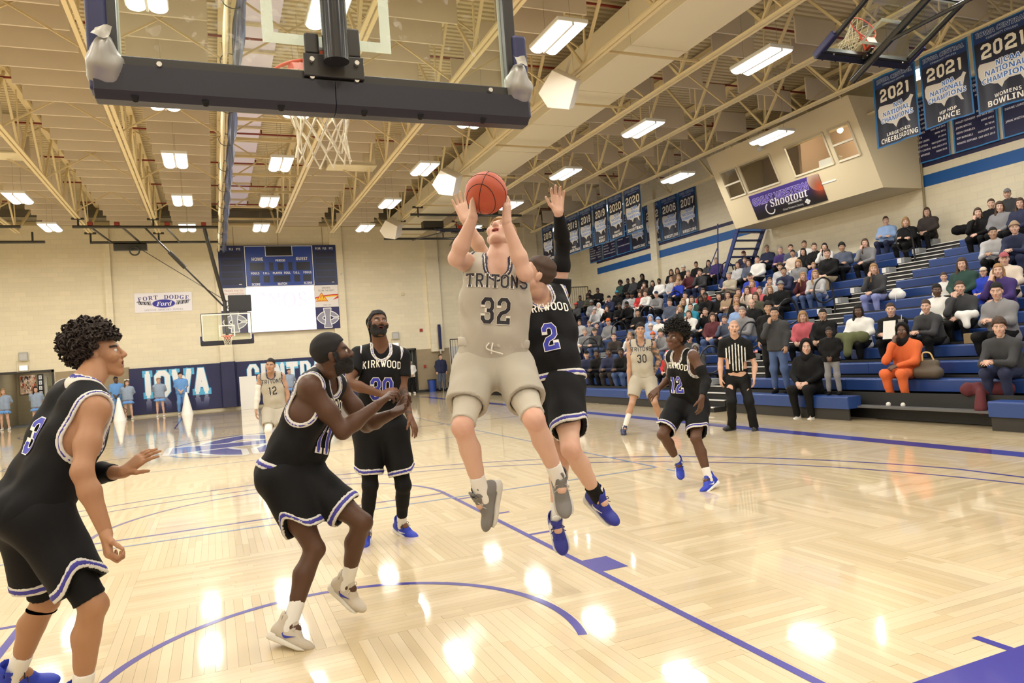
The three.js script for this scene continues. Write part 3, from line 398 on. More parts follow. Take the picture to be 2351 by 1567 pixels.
  const noteT = canvas(256, 256, (x, w, h) => { x.fillStyle = '#c8a98c'; x.fillRect(0, 0, w, h); for (let i = 0; i < 150; i++) { x.fillStyle = ['#f0e2d2', '#7c5a46', '#b5543c', '#3c3a44', '#e8d0b0', '#d89a7c'][Math.floor(rnd() * 6)]; x.fillRect(rnd() * w, rnd() * h, 8 + rnd() * 18, 10 + rnd() * 34); } });
  one('notice_board', rbox(-8.62, -8.0, 1.35, 2.2, ZF - 2.99, ZF - 2.95, 0.01, 1), mat('notice_board', 0xffffff, { map: noteT, roughness: 0.8 }), 'crowded photo board seen through the left opening', 'notice board');
  const stripT = canvas(128, 512, (x, w, h) => { x.fillStyle = '#12121a'; x.fillRect(0, 0, w, h); for (let i = 0; i < 5; i++) { x.fillStyle = '#f2f0ec'; x.fillRect(28, 20 + i * 98, 72, 72); text(x, ['E', 'U', 'S', 'U', 'W'][i], 64, 58 + i * 98, 60, '#22222a'); } });
  one('hanging_sign', box(-7.93, -7.72, 0.95, 2.2, ZF - 2.97, ZF - 2.94), mat('hanging_sign', 0xffffff, { map: stripT, roughness: 0.7 }), 'black vertical sign with white letter squares in the corridor', 'sign');
  const gd = thing('glazed_door', 'open glazed door leaf in the left corridor opening', 'door'); part('leaf', [box(-7.2, -7.1, 0.02, 2.2, ZF - 0.45, ZF - 0.4), box(-6.9, -6.8, 0.02, 2.2, ZF - 0.45, ZF - 0.4), box(-7.1, -6.9, 2.05, 2.2, ZF - 0.45, ZF - 0.4), box(-7.1, -6.9, 0.02, 0.3, ZF - 0.45, ZF - 0.4)], metal, gd); part('pane', box(-7.1, -6.9, 0.3, 2.05, ZF - 0.43, ZF - 0.42), mat('door_glass', [0.85, 0.9, 0.9], { transmission: 1, roughness: 0.05, ior: 1.5, thickness: 0 }), gd);
  // right doorway
  struct('door_2', [box(8.04, 8.86, 2.14, 2.24, ZF - 0.1, ZF + 0.05), box(8.78, 8.86, 0, 2.2, ZF - 0.1, ZF + 0.05), box(8.02, 8.08, 0, 2.2, ZF - 0.1, ZF + 0.05)], frameM, 'black framed doorway in the end wall on the right');
  const d2 = thing('open_door', 'dark steel door leaf standing open in the right doorway', 'door'); part('leaf', [rbox(8.66, 8.72, 0.02, 2.13, ZF - 0.9, ZF - 0.1, 0.005, 1)], mat('dark_door', [0.09, 0.10, 0.10], { roughness: 0.45 }), d2); part('handle', box(8.60, 8.66, 0.98, 1.02, ZF - 0.8, ZF - 0.2), metal, d2);
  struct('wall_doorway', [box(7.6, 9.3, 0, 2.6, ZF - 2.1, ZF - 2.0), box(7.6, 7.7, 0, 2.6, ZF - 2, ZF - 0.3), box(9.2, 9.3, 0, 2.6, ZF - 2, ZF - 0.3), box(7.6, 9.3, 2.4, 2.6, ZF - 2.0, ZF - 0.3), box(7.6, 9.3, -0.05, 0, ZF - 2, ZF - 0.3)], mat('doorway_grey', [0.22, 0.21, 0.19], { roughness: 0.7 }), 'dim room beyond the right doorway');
  struct('door_3', [rbox(10.66, 12.5, 0.05, 2.2, ZF + 0.005, ZF + 0.05, 0.01, 1)], mat('pale_door', [0.58, 0.58, 0.57], { roughness: 0.45 }), 'pale grey double door right of the tan wall');
  const a1 = one('fire_alarm', rbox(9.12, 9.27, 3.05, 3.2, ZF, ZF + 0.07, 0.01, 1), mat('alarm_red', [0.35, 0.03, 0.02], { roughness: 0.4 }), 'small red fire alarm high on the end wall', 'fire alarm'); one('pull_station', rbox(9.2, 9.32, 1.22, 1.36, ZF + 0.02, ZF + 0.08, 0.01, 1), mat('alarm_red'), 'red pull station on the tan wall', 'alarm');
  one('thermostat', rbox(8.30, 8.46, 4.9, 5.05, ZF, ZF + 0.05, 0.01, 1), mat('plate_cream', [0.66, 0.58, 0.4], { roughness: 0.5 }), 'small cream wall box high above the right doorway', 'wall box');
  { const T = thing('security_camera', 'small white camera at the scoreboard right edge', 'camera', null, [5.36, 6.05, ZF]); part('mount', box(-0.04, 0.04, -0.08, 0.08, 0, 0.1), mat('cam_white', [0.7, 0.7, 0.68], { roughness: 0.4 }), T); part('body', cyl(V(0, 0, 0.05), V(0.06, -0.04, 0.28), 0.05, 0.055, 10), mat('cam_white'), T); }
  { const T = thing('volleyball_post', 'tall thin post with a navy pad before the tan wall', 'post', null, [10.05, 0, ZF + 0.35]); part('pole', cyl(V(0, 0, 0), V(0, 3.35, 0), 0.025, 0.025, 8), mat('post_white', [0.7, 0.68, 0.6], { roughness: 0.4 }), T); part('pad', rbox(-0.07, 0.07, 2.1, 3.35, -0.06, 0.06, 0.02, 2), mat('pad_navy'), T); }
  { const T = thing('waste_bin', 'blue square waste bin against the tan wall', 'bin', null, [9.45, 0, ZF + 0.45]); const g = new THREE.CylinderGeometry(0.26, 0.21, 0.6, 4, 1); g.rotateY(Math.PI / 4); g.translate(0, 0.3, 0); part('bin_body', g, mat('bin_blue', [0.02, 0.06, 0.3], { roughness: 0.4 }), T); part('liner', (() => { const q = new THREE.TorusGeometry(0.255, 0.02, 6, 4); q.rotateX(Math.PI / 2); q.rotateY(Math.PI / 4); q.translate(0, 0.6, 0); return q; })(), mat('liner_black', [0.02, 0.02, 0.02], { roughness: 0.3 }), T); }
}
// ---------------------------------------------------------------- baskets
const steelBlack = mat('frame_black', [0.018, 0.017, 0.015], { roughness: 0.38 }), padNavy = mat('board_pad_navy', [0.006, 0.006, 0.017], { roughness: 0.42 }), rimM = mat('rim_orange', [0.62, 0.06, 0.015], { roughness: 0.35 }), netM = mat('net_cord', [0.82, 0.76, 0.58], { roughness: 0.8 }), glassM = mat('board_glass', [0.97, 1.0, 0.97], { transmission: 1, roughness: 0.02, ior: 1.45, thickness: 0 }), whiteLine = mat('board_white', [0.80, 0.80, 0.76], { roughness: 0.5 });
function netGeo(R = 0.225, y0 = 0.155, len = 0.43) {
  const gs = [], n = 12, L = 6, rad = (l) => R * (1 - 0.46 * Math.sin(Math.min(1, l / 4.4) * Math.PI / 2)) + (l > 4.5 ? 0.012 * (l - 4.5) : 0);
  for (let k = 0; k < n; k++) for (const d of [-1, 1]) { const p = []; for (let l = 0; l <= L; l++) { const a = (k + d * l / 2 + (l > 0 ? rr(-0.09, 0.09) : 0)) * 2 * Math.PI / n, r = rad(l) * rr(0.96, 1.04); p.push(V(r * Math.cos(a), y0 - len * Math.pow(l / L, 0.9) + (l > 1 ? rr(-0.012, 0.012) : 0), r * Math.sin(a))); } gs.push(tube(p, 0.0042, 5, 24)); }
  return merge(gs);
}
const netShape = netGeo();
function hoop(name, label, { pos, rotY = 0, rotX = 0, sidePad = 0.28, mast = 3.5, mast0 = 0.02, tape = false, dirt = false }) {
  const T = thing(name, label, 'basketball hoop', null, pos); T.rotation.order = 'YXZ'; T.rotation.set(rotX, rotY, 0);
  part('glass', rbox(-0.905, 0.905, 0.01, 1.06, -0.012, 0, 0.002, 1), glassM, T);
  part('border', [box(-0.905, -0.865, 0.03, 1.06, 0.0005, 0.0015), box(0.865, 0.905, 0.03, 1.06, 0.0005, 0.0015), box(-0.865, 0.865, 1.01, 1.06, 0.0005, 0.0015)], whiteLine, T);
  part('target_square', [box(-0.295, -0.245, 0.15, 0.61, 0.0005, 0.0015), box(0.245, 0.295, 0.15, 0.61, 0.0005, 0.0015), box(-0.245, 0.245, 0.15, 0.20, 0.0005, 0.0015), box(-0.245, 0.245, 0.56, 0.61, 0.0005, 0.0015)], whiteLine, T);
  part('frame', [rbox(-0.915, 0.915, -0.055, 0.005, -0.075, 0.006, 0.006, 1), rbox(-0.93, -0.872, -0.03, 1.07, -0.065, -0.0125, 0.006, 1), rbox(0.872, 0.93, -0.03, 1.07, -0.065, -0.0125, 0.006, 1), rbox(-0.915, 0.915, 1.0625, 1.09, -0.05, 0.006, 0.005, 1)], steelBlack, T);
  const s = new THREE.Shape(); s.moveTo(0.035, -0.045); s.lineTo(0.035, -0.15); s.quadraticCurveTo(0.03, -0.17, 0.0, -0.172); s.lineTo(-0.055, -0.172); s.lineTo(-0.085, -0.145); s.lineTo(-0.085, -0.045); s.closePath();
  for (const d of [-1, 1]) { const g = new THREE.ExtrudeGeometry(s, { depth: 0.956, bevelEnabled: true, bevelSize: 0.006, bevelThickness: 0.006, bevelSegments: 2 }); g.rotateY(-Math.PI / 2); g.translate(d < 0 ? -0.006 : 0.962, 0, 0); part('bottom_pad', g, padNavy, T); }
  for (const d of [-1, 1]) part('side_pad', rbox(d < 0 ? -0.985 : 0.905, d < 0 ? -0.905 : 0.985, -0.15, sidePad, -0.08, 0.03, 0.02, 2), mat('side_pad_navy', [0.012, 0.014, 0.07], { roughness: 0.45 }), T);
  for (let k = 0; k < 6; k++) { const x = [-0.72, -0.4, -0.13, 0.24, 0.55, 0.82][k]; part('pad_hole', cyl(V(x, -0.168, -0.05), V(x, -0.16, -0.075), 0.016, 0.016, 10), mat('hole_black', [0.002, 0.002, 0.002], { roughness: 0.9 }), T); }
  const boltM = mat('bolt_steel', [0.55, 0.53, 0.48], { roughness: 0.35, metalness: 0.7 }); for (const [x, y] of [[-0.76, -0.025], [-0.1, -0.03], [0.1, -0.03], [0.72, -0.03], [-0.1, 0.04], [0.1, 0.04]]) part('bolt', cyl(V(x, y, -0.115 - (y > 0 ? 0.01 : -0.035)), V(x, y, -0.10), 0.011, 0.011, 8), boltM, T);
  part('mount_plate', [rbox(-0.135, 0.135, -0.03, 0.075, -0.105, -0.075, 0.006, 1), rbox(-0.125, -0.06, 0.075, 0.21, -0.1, -0.075, 0.01, 1), rbox(0.06, 0.125, 0.075, 0.17, -0.1, -0.075, 0.01, 1)], mat('mount_dark', [0.03, 0.028, 0.025], { roughness: 0.35, metalness: 0.3 }), T);
  if (mast) part('mast', [cyl(V(0, mast0, -0.16), V(0, mast, -0.16), 0.057, 0.057, 24), cyl(V(0.02, 0.43, -0.2), V(0.03, 1.6, -0.75), 0.03, 0.03, 12)], mat('mast_black', [0.02, 0.021, 0.022], { roughness: 0.22 }), T);
  const rg = new THREE.TorusGeometry(0.2286, 0.009, 10, 48); rg.rotateX(Math.PI / 2); rg.translate(0, 0.155, 0.38);
  part('rim', [rg, rbox(-0.1, 0.1, 0.13, 0.165, 0.002, 0.165, 0.004, 1), rbox(-0.075, 0.075, 0.03, 0.16, 0.002, 0.03, 0.004, 1), bar(V(-0.09, 0.06, 0.01), V(-0.16, 0.15, 0.24), 0.012, 0.03), bar(V(0.09, 0.06, 0.01), V(0.16, 0.15, 0.24), 0.012, 0.03)], rimM, T);
  const nn = part('net', netShape, netM, T); nn.position.z = 0.38;
  if (tape) for (const [d, ty] of [[-1, 0.02], [1, -0.03]]) { const g = new THREE.SphereGeometry(1, 28, 20), p = g.attributes.position; for (let i = 0; i < p.count; i++) { const x = p.getX(i), y = p.getY(i), z = p.getZ(i), q = 1 + 0.05 * Math.sin(4 * x + 3 * y) + 0.04 * Math.sin(7 * y - 4 * z) + 0.03 * Math.tanh(6 * Math.sin(4 * x + 2 * y)); p.setXYZ(i, x * 0.072 * q, y * 0.105 * q, z * 0.075 * q); } g.computeVertexNormals(); g.translate(d * 0.925, ty, -0.055); const o = part('duct_tape_wrap', g, mat('duct_tape', [0.30, 0.285, 0.25], { roughness: 0.4, metalness: 0.3 }), T, 'bunched silver duct tape around the pad corner'); const f = sheet([d * 0.9, ty + 0.08, -0.13], [d * 0.96, ty + 0.085, -0.13], [d * 0.945, ty + 0.13, -0.115], [d * 0.885, ty + 0.135, -0.11], 4, 3, (u, v) => 0.01 * Math.sin(u * 5 + v * 3)); part('tape_end', f, mat('duct_tape2', [0.42, 0.40, 0.34], { roughness: 0.4, side: THREE.DoubleSide }), o); }
  if (dirt) {
    const t = canvas(1024, 512, (x, w, h) => { x.clearRect(0, 0, w, h); for (let i = 0; i < 420; i++) { const c = rnd() < 0.6 ? [w * rr(0.5, 0.86), h * rr(0.05, 0.95)] : [w * rr(0.04, 0.96), h * rr(0, 1)]; x.save(); x.translate(...c); x.rotate(rr(0, 6.3)); x.fillStyle = 'rgba(240,240,232,' + rr(0.02, 0.16).toFixed(3) + ')'; x.beginPath(); const n = 7, R = rr(3, 20); for (let k = 0; k < n; k++) { const a = k / n * 6.283, r = R * rr(0.4, 1.2); x[k ? 'lineTo' : 'moveTo'](r * Math.cos(a), r * 0.6 * Math.sin(a)); } x.fill(); x.restore(); } });
    part('smudges', sheet([-0.86, 0.02, -0.0128], [0.86, 0.02, -0.0128], [0.86, 1.0, -0.0128], [-0.86, 1.0, -0.0128]), mat('glass_smudge', 0xffffff, { map: t, transparent: true, roughness: 0.8 }), T);
  }
  return T;
}
hoop('near_basket', 'near basketball hoop seen from behind with tape wrapped pad corners', { pos: [0.032, 2.868, -1.11], rotY: Math.PI, mast: 6.2, tape: true, dirt: true });
hoop('far_basket', 'far basketball hoop hanging before the scoreboard', { pos: [0, 2.92, -28.15], mast: 1.6, sidePad: 0.2 });
hoop('side_basket', 'folded up basketball hoop at upper right before the 2021 banners', { pos: [9.23, 5.88, -5.86], rotY: Math.PI, rotX: -1.12, mast: 2.8, mast0: -0.42 });
hoop('folded_basket', 'distant folded basketball hoop beside the small loudspeaker', { pos: [9.35, 6.95, -26.2], rotX: -1.35, mast: 1.2 });
{
  // ceiling frame of the far basket
  const T = thing('basket_frame', 'black pipe frame and braces holding up the far basket', 'frame'); const b = mat('pipe_black', [0.03, 0.028, 0.022], { roughness: 0.3 });
  const U = [7.2, -27.1], Lw = [7.12, -29.9];
  part('cross_pipe', cyl(V(-4.9, U[0], U[1]), V(-0.05, U[0], U[1]), 0.055), b, T); part('cross_pipe', cyl(V(-4.75, Lw[0], Lw[1]), V(-0.05, Lw[0], Lw[1]), 0.05), b, T);
  for (const x of [-4.72, -2.31]) for (const [y, z] of [U, Lw]) part('clamp', [cyl(V(x, y, z), V(x, 7.48, z), 0.035), box(x - 0.2, x + 0.2, 7.45, 7.52, z - 0.05, z + 0.05)], b, T);
  for (const x of [-4.35, -3.35, -1.9]) part('tie_strut', cyl(V(x, U[0], U[1]), V(x + 0.35, Lw[0], Lw[1]), 0.04), b, T);
  const redT = mat('roof_clamp_red', [0.25, 0.03, 0.02], { roughness: 0.5 }); for (const x of [-4.35, -3.5, -1.85, -0.6]) part('red_clamp', rbox(x - 0.09, x + 0.09, U[0] + 0.05, U[0] + 0.18, U[1] - 0.06, U[1] + 0.06, 0.03, 2), redT, T);
  part('drop_mast', cyl(V(-0.6, 7.2, -27.1), V(-0.04, 4.5, -28.3), 0.075), b, T); part('drop_mast', cyl(V(-0.04, 4.6, -28.3), V(0, 3.0, -28.31), 0.055), b, T);
  part('brace', cyl(V(-2.62, 7.2, -27.1), V(-0.08, 4.3, -28.3), 0.035), b, T); part('brace_sleeve', cyl(V(-1.85, 6.32, -27.4), V(-1.35, 5.75, -27.65), 0.08), b, T);
  part('hoist_cable', cyl(V(-3.0, 6.85, -29.9), V(-0.1, 4.6, -28.35), 0.015), b, T); part('winch', [rbox(-3.95, -2.75, 6.78, 7.06, -30.0, -29.8, 0.02, 1), (() => { const g = new THREE.TorusGeometry(0.17, 0.03, 6, 20); g.translate(-3.2, 6.75, -29.75); return g; })()], b, T); part('control_box', rbox(0.12, 0.98, 4.06, 4.72, -28.6, -28.35, 0.02, 1), mat('box_black', [0.012, 0.012, 0.014], { roughness: 0.5 }), T);
  const T2 = thing('basket_frame', 'black pipe frame of the distant folded basket right of the far wall lights', 'frame'); for (const [y, z] of [[7.2, -24.5], [7.15, -27.2], [7.1, -29.2]]) part('cross_pipe', cyl(V(6.75, y, z), V(11.4, y, z), 0.05), b, T2); for (const x of [7.05, 9.5]) for (const z of [-24.5, -27.2, -29.2]) part('clamp', [cyl(V(x, 7.1, z), V(x, 7.48, z), 0.03), box(x - 0.2, x + 0.2, 7.45, 7.52, z - 0.05, z + 0.05)], b, T2); part('fold_arm', cyl(V(8.0, 7.0, -29.0), V(8.6, 6.85, -26.2), 0.03), b, T2); part('fold_arm', cyl(V(10.1, 7.0, -29.0), V(9.9, 6.85, -26.2), 0.03), b, T2); part('motor', rbox(8.0, 8.9, 7.2, 7.5, -27.5, -27.1, 0.03, 1), b, T2);
  const T3 = thing('basket_frame', 'black pipe frame at the far left edge below the roof', 'frame'); part('cross_pipe', cyl(V(-9.5, 7.2, -27.1), V(-6.45, 7.2, -27.1), 0.055), b, T3); part('cross_pipe', cyl(V(-9.5, 7.1, -29.6), V(-6.2, 7.1, -29.6), 0.055), b, T3); part('clamp', [cyl(V(-7.1, 7.2, -27.1), V(-7.1, 7.48, -27.1), 0.035), cyl(V(-6.6, 7.1, -29.6), V(-6.6, 7.48, -29.6), 0.035)], b, T3);
  const T5 = thing('basket_frame', 'thick black post carrying the folded basket at upper right', 'frame'); part('roof_arm', cyl(V(9.23, 6.45, -4.2), V(9.23, 9.0, -0.5), 0.07), b, T5);
}
// ---------------------------------------------------------------- bleachers
const ROW = (i) => ({ x: 9.5 + 0.6 * i, y: 0.41 + 0.25 * i });
const NR = 15, AISLE = [[-19.9, -18.5], [-11.65, -10.28]], SECT = [[-31.0, -19.9], [-18.5, -11.65], [-10.28, 5.8]];
{
  const T = thing('bleachers', 'tall bank of blue plastic bleachers with dark risers and aisles', 'bleachers');
  const seatM = mat('seat_blue', [0.016, 0.050, 0.20], { roughness: 0.36 }), deckD = mat('foot_deck', [0.10, 0.10, 0.10], { roughness: 0.6 }), riserM = mat('riser_black', [0.012, 0.012, 0.012], { roughness: 0.6 }), nosM = mat('step_nosing', [0.72, 0.71, 0.68], { roughness: 0.4 }), railM = mat('rail_black', [0.012, 0.012, 0.016], { roughness: 0.35 }), greyM = mat('end_grey', [0.26, 0.27, 0.28], { roughness: 0.5 }), baseM = mat('base_black', [0.025, 0.022, 0.018], { roughness: 0.7 });
  const prof = (h = 0.205) => { const s = new THREE.Shape(); s.moveTo(0.02, 0); s.lineTo(0.29, 0); s.lineTo(0.29, -0.04); s.lineTo(0.05, -0.05); s.lineTo(0.03, -h); s.lineTo(0.004, -h); s.lineTo(0.0, -0.045); s.quadraticCurveTo(-0.006, -0.008, 0.02, 0); return s; };
  const bench = (x, y, z0, z1, h) => { const g = new THREE.ExtrudeGeometry(prof(h), { depth: z1 - z0, bevelEnabled: false, curveSegments: 5 }); g.translate(x, y, z0); return g; };
  for (let i = 0; i < NR; i++) {
    const { x, y } = ROW(i);
    for (const [k, [z0, z1]] of SECT.entries()) {
      let runs = [[z0, z1, x]];
      if (i === 0) runs = k === 0 ? [[-31.0, -23.3, 9.95], [-23.2, -19.9, 9.5]] : k === 1 ? [[-16.7, -11.5, 9.36]] : [[-9.95, -6.9, 9.36], [-6.9, -4.55, 9.95], [-4.5, 5.8, 9.36]];
      for (const [a, b, X] of runs) {
        const n = Math.max(1, Math.round((b - a) / 2.74)); for (let q = 0; q < n; q++) part('bench_seat', bench(X, y, a + (b - a) * q / n + 0.003, a + (b - a) * (q + 1) / n - 0.003, i ? 0.2 : 0.215), seatM, T);
        if (i === 0) { part('base_panel', box(X + 0.03, X + 0.06, 0.0, 0.2, a + 0.02, b - 0.02), baseM, T); if (b < 0 && k > 0) part('bench_end', rbox(X + 0.005, X + 0.3, 0.2, 0.405, b - 0.012, b + 0.006, 0.004, 1), seatM, T); }
      }
      part('riser', box(x + 0.3, x + 0.32, Math.max(0, y - 0.4), y + 0.045, z0, z1), riserM, T);
      part('foot_deck', box(x + 0.06, x + 0.66, y - 0.2, y - 0.17, z0, z1), deckD, T);
    }
    for (const [k, [a, b]] of AISLE.entries()) {
      for (const h of [0, 1]) { const sx = x - 0.3 + h * 0.3, sy = y - 0.42 + 0.125 * (h + 1); part('aisle_step', box(sx + 0.02, sx + 0.34, sy - 0.16, sy - 0.012, a + 0.02, b - 0.02), riserM, T); part('step_nosing', box(sx, sx + 0.05, sy - 0.022, sy, a + 0.03, b - 0.03), nosM, T); }
      part('end_panel', rbox(x + 0.0, x + 0.28, y - 0.16, y - 0.012, a + 0.004, a + 0.22, 0.01, 1), greyM, T); part('row_plate', [box(x - 0.006, x, y - 0.15, y - 0.02, a + 0.01, a + 0.13)], mat('plate_white', [0.8, 0.8, 0.8], { roughness: 0.5 }), T);
    }
  }
  for (const [k, [a, b]] of AISLE.entries()) for (const i of k ? [1, 3, 5, 7, 12] : [3, 5, 7, 9, 13]) {
    const { x, y } = ROW(i), z = k ? a + 0.35 : (a + b) / 2, Y = y - 0.3, p = [V(x + 0.25, Y, z), V(x + 0.22, Y + 0.7, z), V(x + 0.12, Y + 0.98, z), V(x - 0.1, Y + 1.05, z), V(x - 0.33, Y + 0.9, z), V(x - 0.4, Y + 0.7, z), V(x - 0.33, Y + 0.5, z), V(x - 0.1, Y + 0.42, z), V(x + 0.2, Y + 0.52, z)];
    part('hand_rail', [tube(p, 0.022, 8, 44), cyl(V(x + 0.25, Y - 0.12, z), V(x + 0.25, Y + 0.02, z), 0.035, 0.03, 8)], railM, T);
  }
  // guard rail on the far end, stepping up with the rows
  for (const [i0, i1] of [[1, 4], [5, 8], [9, 11], [12, 13]]) { const A = ROW(i0), B = ROW(i1 + 1), z = -31.15, y = A.y + 0.1, h = 1.15 + (i1 - i0) * 0.2, g = [cyl(V(A.x, y, z), V(A.x, y + h, z), 0.02), cyl(V(B.x, y, z), V(B.x, y + h, z), 0.02), cyl(V(A.x, y + h, z), V(B.x, y + h, z), 0.02), cyl(V(A.x, y + 0.1, z), V(B.x, y + 0.1, z), 0.02)]; for (let x = A.x + 0.12; x < B.x - 0.05; x += 0.13) g.push(cyl(V(x, y + 0.1, z), V(x, y + h, z), 0.009, 0.009, 5)); part('end_guard_rail', g, railM, T); }
}
// ---------------------------------------------------------------- press box on the right wall
const boothPt = (y, z, off = 0) => [17.0 - (y - 5.47) * (0.95 / 2.24) - 0.92 * off, y - 0.39 * off, z];
{
  const T = thing('press_box', 'cream press box with four windows overhanging the bleachers', 'press box'); const m = mat('booth_cream', [0.70, 0.60, 0.40], { roughness: 0.6 }), fr = mat('window_frame_cream', [0.62, 0.55, 0.40], { roughness: 0.45 });
  const z0 = -18.28, z1 = -12.13, yb = 5.47, yt = 8.0, F = (y, z) => boothPt(y, z);
  const quad = (a, b, c, d) => sheet(a, b, c, d);
  const wins = [[-17.95, -17.13], [-17.02, -15.53], [-14.89, -13.35], [-13.18, -12.42]], wy = [6.46, 7.36];
  const g = [quad(F(yb, z0), F(yb, z1), F(wy[0], z1), F(wy[0], z0)), quad(F(wy[1], z0), F(wy[1], z1), F(yt, z1), F(yt, z0))];
  let p = z0; for (const [a, b] of [...wins, [z1, z1]]) { if (a > p) g.push(quad(F(wy[0], p), F(wy[0], a), F(wy[1], a), F(wy[1], p))); p = b; }
  part('front', g, mat('booth_front', [0.70, 0.60, 0.40], { roughness: 0.6, side: THREE.DoubleSide }), T);
  const sideS = (z) => { const s = [[18.6, yb, z], F(yb, z), F(yt, z), [18.6, yt, z]]; return quad(...s); };
  part('end_wall', sideS(z1), mats.booth_front, T); part('end_wall', sideS(z0), mats.booth_front, T); part('underside', quad(F(yb, z0), [18.6, yb, z0], [18.6, yb, z1], F(yb, z1)), mats.booth_front, T); part('roof', quad(F(yt, z0), F(yt, z1), [18.6, yt, z1], [18.6, yt, z0]), mats.booth_front, T);
  for (const [k, [a, b]] of wins.entries()) {
    const t = 0.05, Q = (ya, yb2, za, zb, off) => { const A = boothPt(ya, za, off), B = boothPt(yb2, zb, off); return sheet(boothPt(ya, za, off), boothPt(ya, zb, off), boothPt(yb2, zb, off), boothPt(yb2, za, off)); };
    const bars = []; const bx = (ya, za, yb2, zb) => bars.push(bar(V(...boothPt(ya, za)), V(...boothPt(yb2, zb)), 0.06, 0.06));
    bx(wy[0], a, wy[0], b); bx(wy[1], a, wy[1], b); bx(wy[0], a, wy[1], a); bx(wy[0], b, wy[1], b); if (k === 0 || k === 3) bx((wy[0] + wy[1]) / 2, a, (wy[0] + wy[1]) / 2, b);
    const w = part('window', bars, fr, T); part('pane', Q(wy[0], wy[1], a, b, 0.0), mat('booth_glass', [0.9, 0.92, 0.9], { transmission: 1, roughness: 0.03, ior: 1.5, thickness: 0 }), w);
  }
  part('inner_wall', [box(18.4, 18.45, 5.6, 8, -18.2, -12.2), box(16.98, 18.4, 5.9, 6.0, -18.2, -12.2), box(17.15, 18.4, 5.6, 7.9, -15.25, -15.15)], mat('booth_inner', [0.35, 0.25, 0.17], { roughness: 0.8 }), T);
  const L = thing('ceiling_light', 'round lamp glowing inside the press box window', 'light', null, [17.3, 7.6, -13.7]); part('bulb', new THREE.SphereGeometry(0.09, 16, 12), mat('booth_bulb_light', [1, 1, 1], { emissive: new THREE.Color(1, 0.94, 0.8), emissiveIntensity: 4 }), L); const pl = new THREE.PointLight(new THREE.Color(1, 0.85, 0.65), 6); pl.castShadow = true; pl.position.y = -0.12; L.add(pl);
  one('equipment_box', rbox(16.75, 17.1, 6.0, 6.75, -14.1, -13.5, 0.02, 1), mat('paper_white', [0.7, 0.68, 0.62], { roughness: 0.7 }), 'white cabinet behind the press box window', 'box');
  { const P = thing('security_camera', 'white dome camera on an arm at the press box corner', 'camera', null, [15.9, 7.55, -15.6]); part('arm', bar(V(0.0, 0.25, 0.2), V(0.55, 0.3, 0.6), 0.12, 0.1), mat('cam_white2', [0.6, 0.58, 0.5], { roughness: 0.4 }), P); part('dome', new THREE.SphereGeometry(0.1, 14, 10), mat('cam_white', [0.7, 0.7, 0.68], { roughness: 0.4 }), P); }
  const bt = canvas(1024, 300, (x, w, h) => {
    const gr = x.createLinearGradient(0, 0, 0, h); gr.addColorStop(0, '#4b3a9c'); gr.addColorStop(0.45, '#2a2056'); gr.addColorStop(0.8, '#141118'); x.fillStyle = gr; x.fillRect(0, 0, w, h); x.fillStyle = '#b9a090'; x.beginPath(); x.ellipse(w * 0.97, h * 0.2, 130, 120, 0, 0, 7); x.fill(); const g3 = x.createRadialGradient(w * 0.97, h * 0.5, 10, w * 0.97, h * 0.5, 150); g3.addColorStop(0, '#c4512c'); g3.addColorStop(1, 'rgba(80,20,10,0)'); x.fillStyle = g3; x.fillRect(w * 0.8, 0, w * 0.2, h);
    text(x, 'GREAT WESTERN', w * 0.43, h * 0.3, 118, '#5844b4', { line: '#cfc6f4', lw: 8, max: w * 0.82 }); text(x, 'Shootout', w * 0.52, h * 0.52, 120, '#f2f0f4', { font: 'italic bold ${}px serif', max: w * 0.56 }); x.strokeStyle = '#e6e4ea'; x.lineWidth = 14; x.beginPath(); x.arc(w * 0.24, h * 0.7, 62, 0.3, 4.4); x.stroke(); text(x, 'SPONSORED BY:', w * 0.6, h * 0.72, 26, '#fff'); text(x, 'Great Western Dining', w * 0.55, h * 0.88, 28, '#e8e8e8', { font: '${}px serif' }); x.save(); x.translate(w * 0.72, h * 0.74); emblem(x, 80, 60, 0, '#ddd', '#fff'); x.restore();
  });
  one('wall_banner', sheet(boothPt(5.55, -17.08, 0.03), boothPt(5.55, -14.04, 0.03), boothPt(6.36, -14.02, 0.03), boothPt(6.36, -17.07, 0.03), 12, 4, (u, v) => 0.012 * Math.sin(u * 17) * (1 - v)), clothM('shootout_banner', bt), 'dark purple Great Western Shootout banner on the press box', 'banner');
  // ladder up to the press box
  const Ld = thing('ladder', 'steep navy ladder stair up to the press box', 'ladder'), lm = mat('ladder_navy', [0.015, 0.03, 0.14], { roughness: 0.4 }); const A = V(17.55, 5.5, -18.35), B = V(17.3, 3.6, -19.7);
  for (const d of [0, 1]) part('stringer', bar(V(17.2 + d * 1.2, 5.55, -18.4), V(17.1 + d * 1.1, 3.5, -19.5), 0.05, 0.15), lm, Ld); for (let k = 0; k < 7; k++) { const u = (k + 0.5) / 7; part('rung', box(17.15, 18.35, 5.5 - u * 1.95, 5.55 - u * 1.95, -18.5 - u * 1.05, -18.3 - u * 1.05), lm, Ld); }
  const Rp = thing('stair_rail', 'thin dark stair rail left of the press box ladder', 'rail'); part('rail', [cyl(V(17.3, 3.4, -19.9), V(17.2, 5.9, -19.5), 0.025), cyl(V(17.25, 5.0, -19.7), V(17.0, 4.2, -20.0), 0.02)], lm, Rp);
}
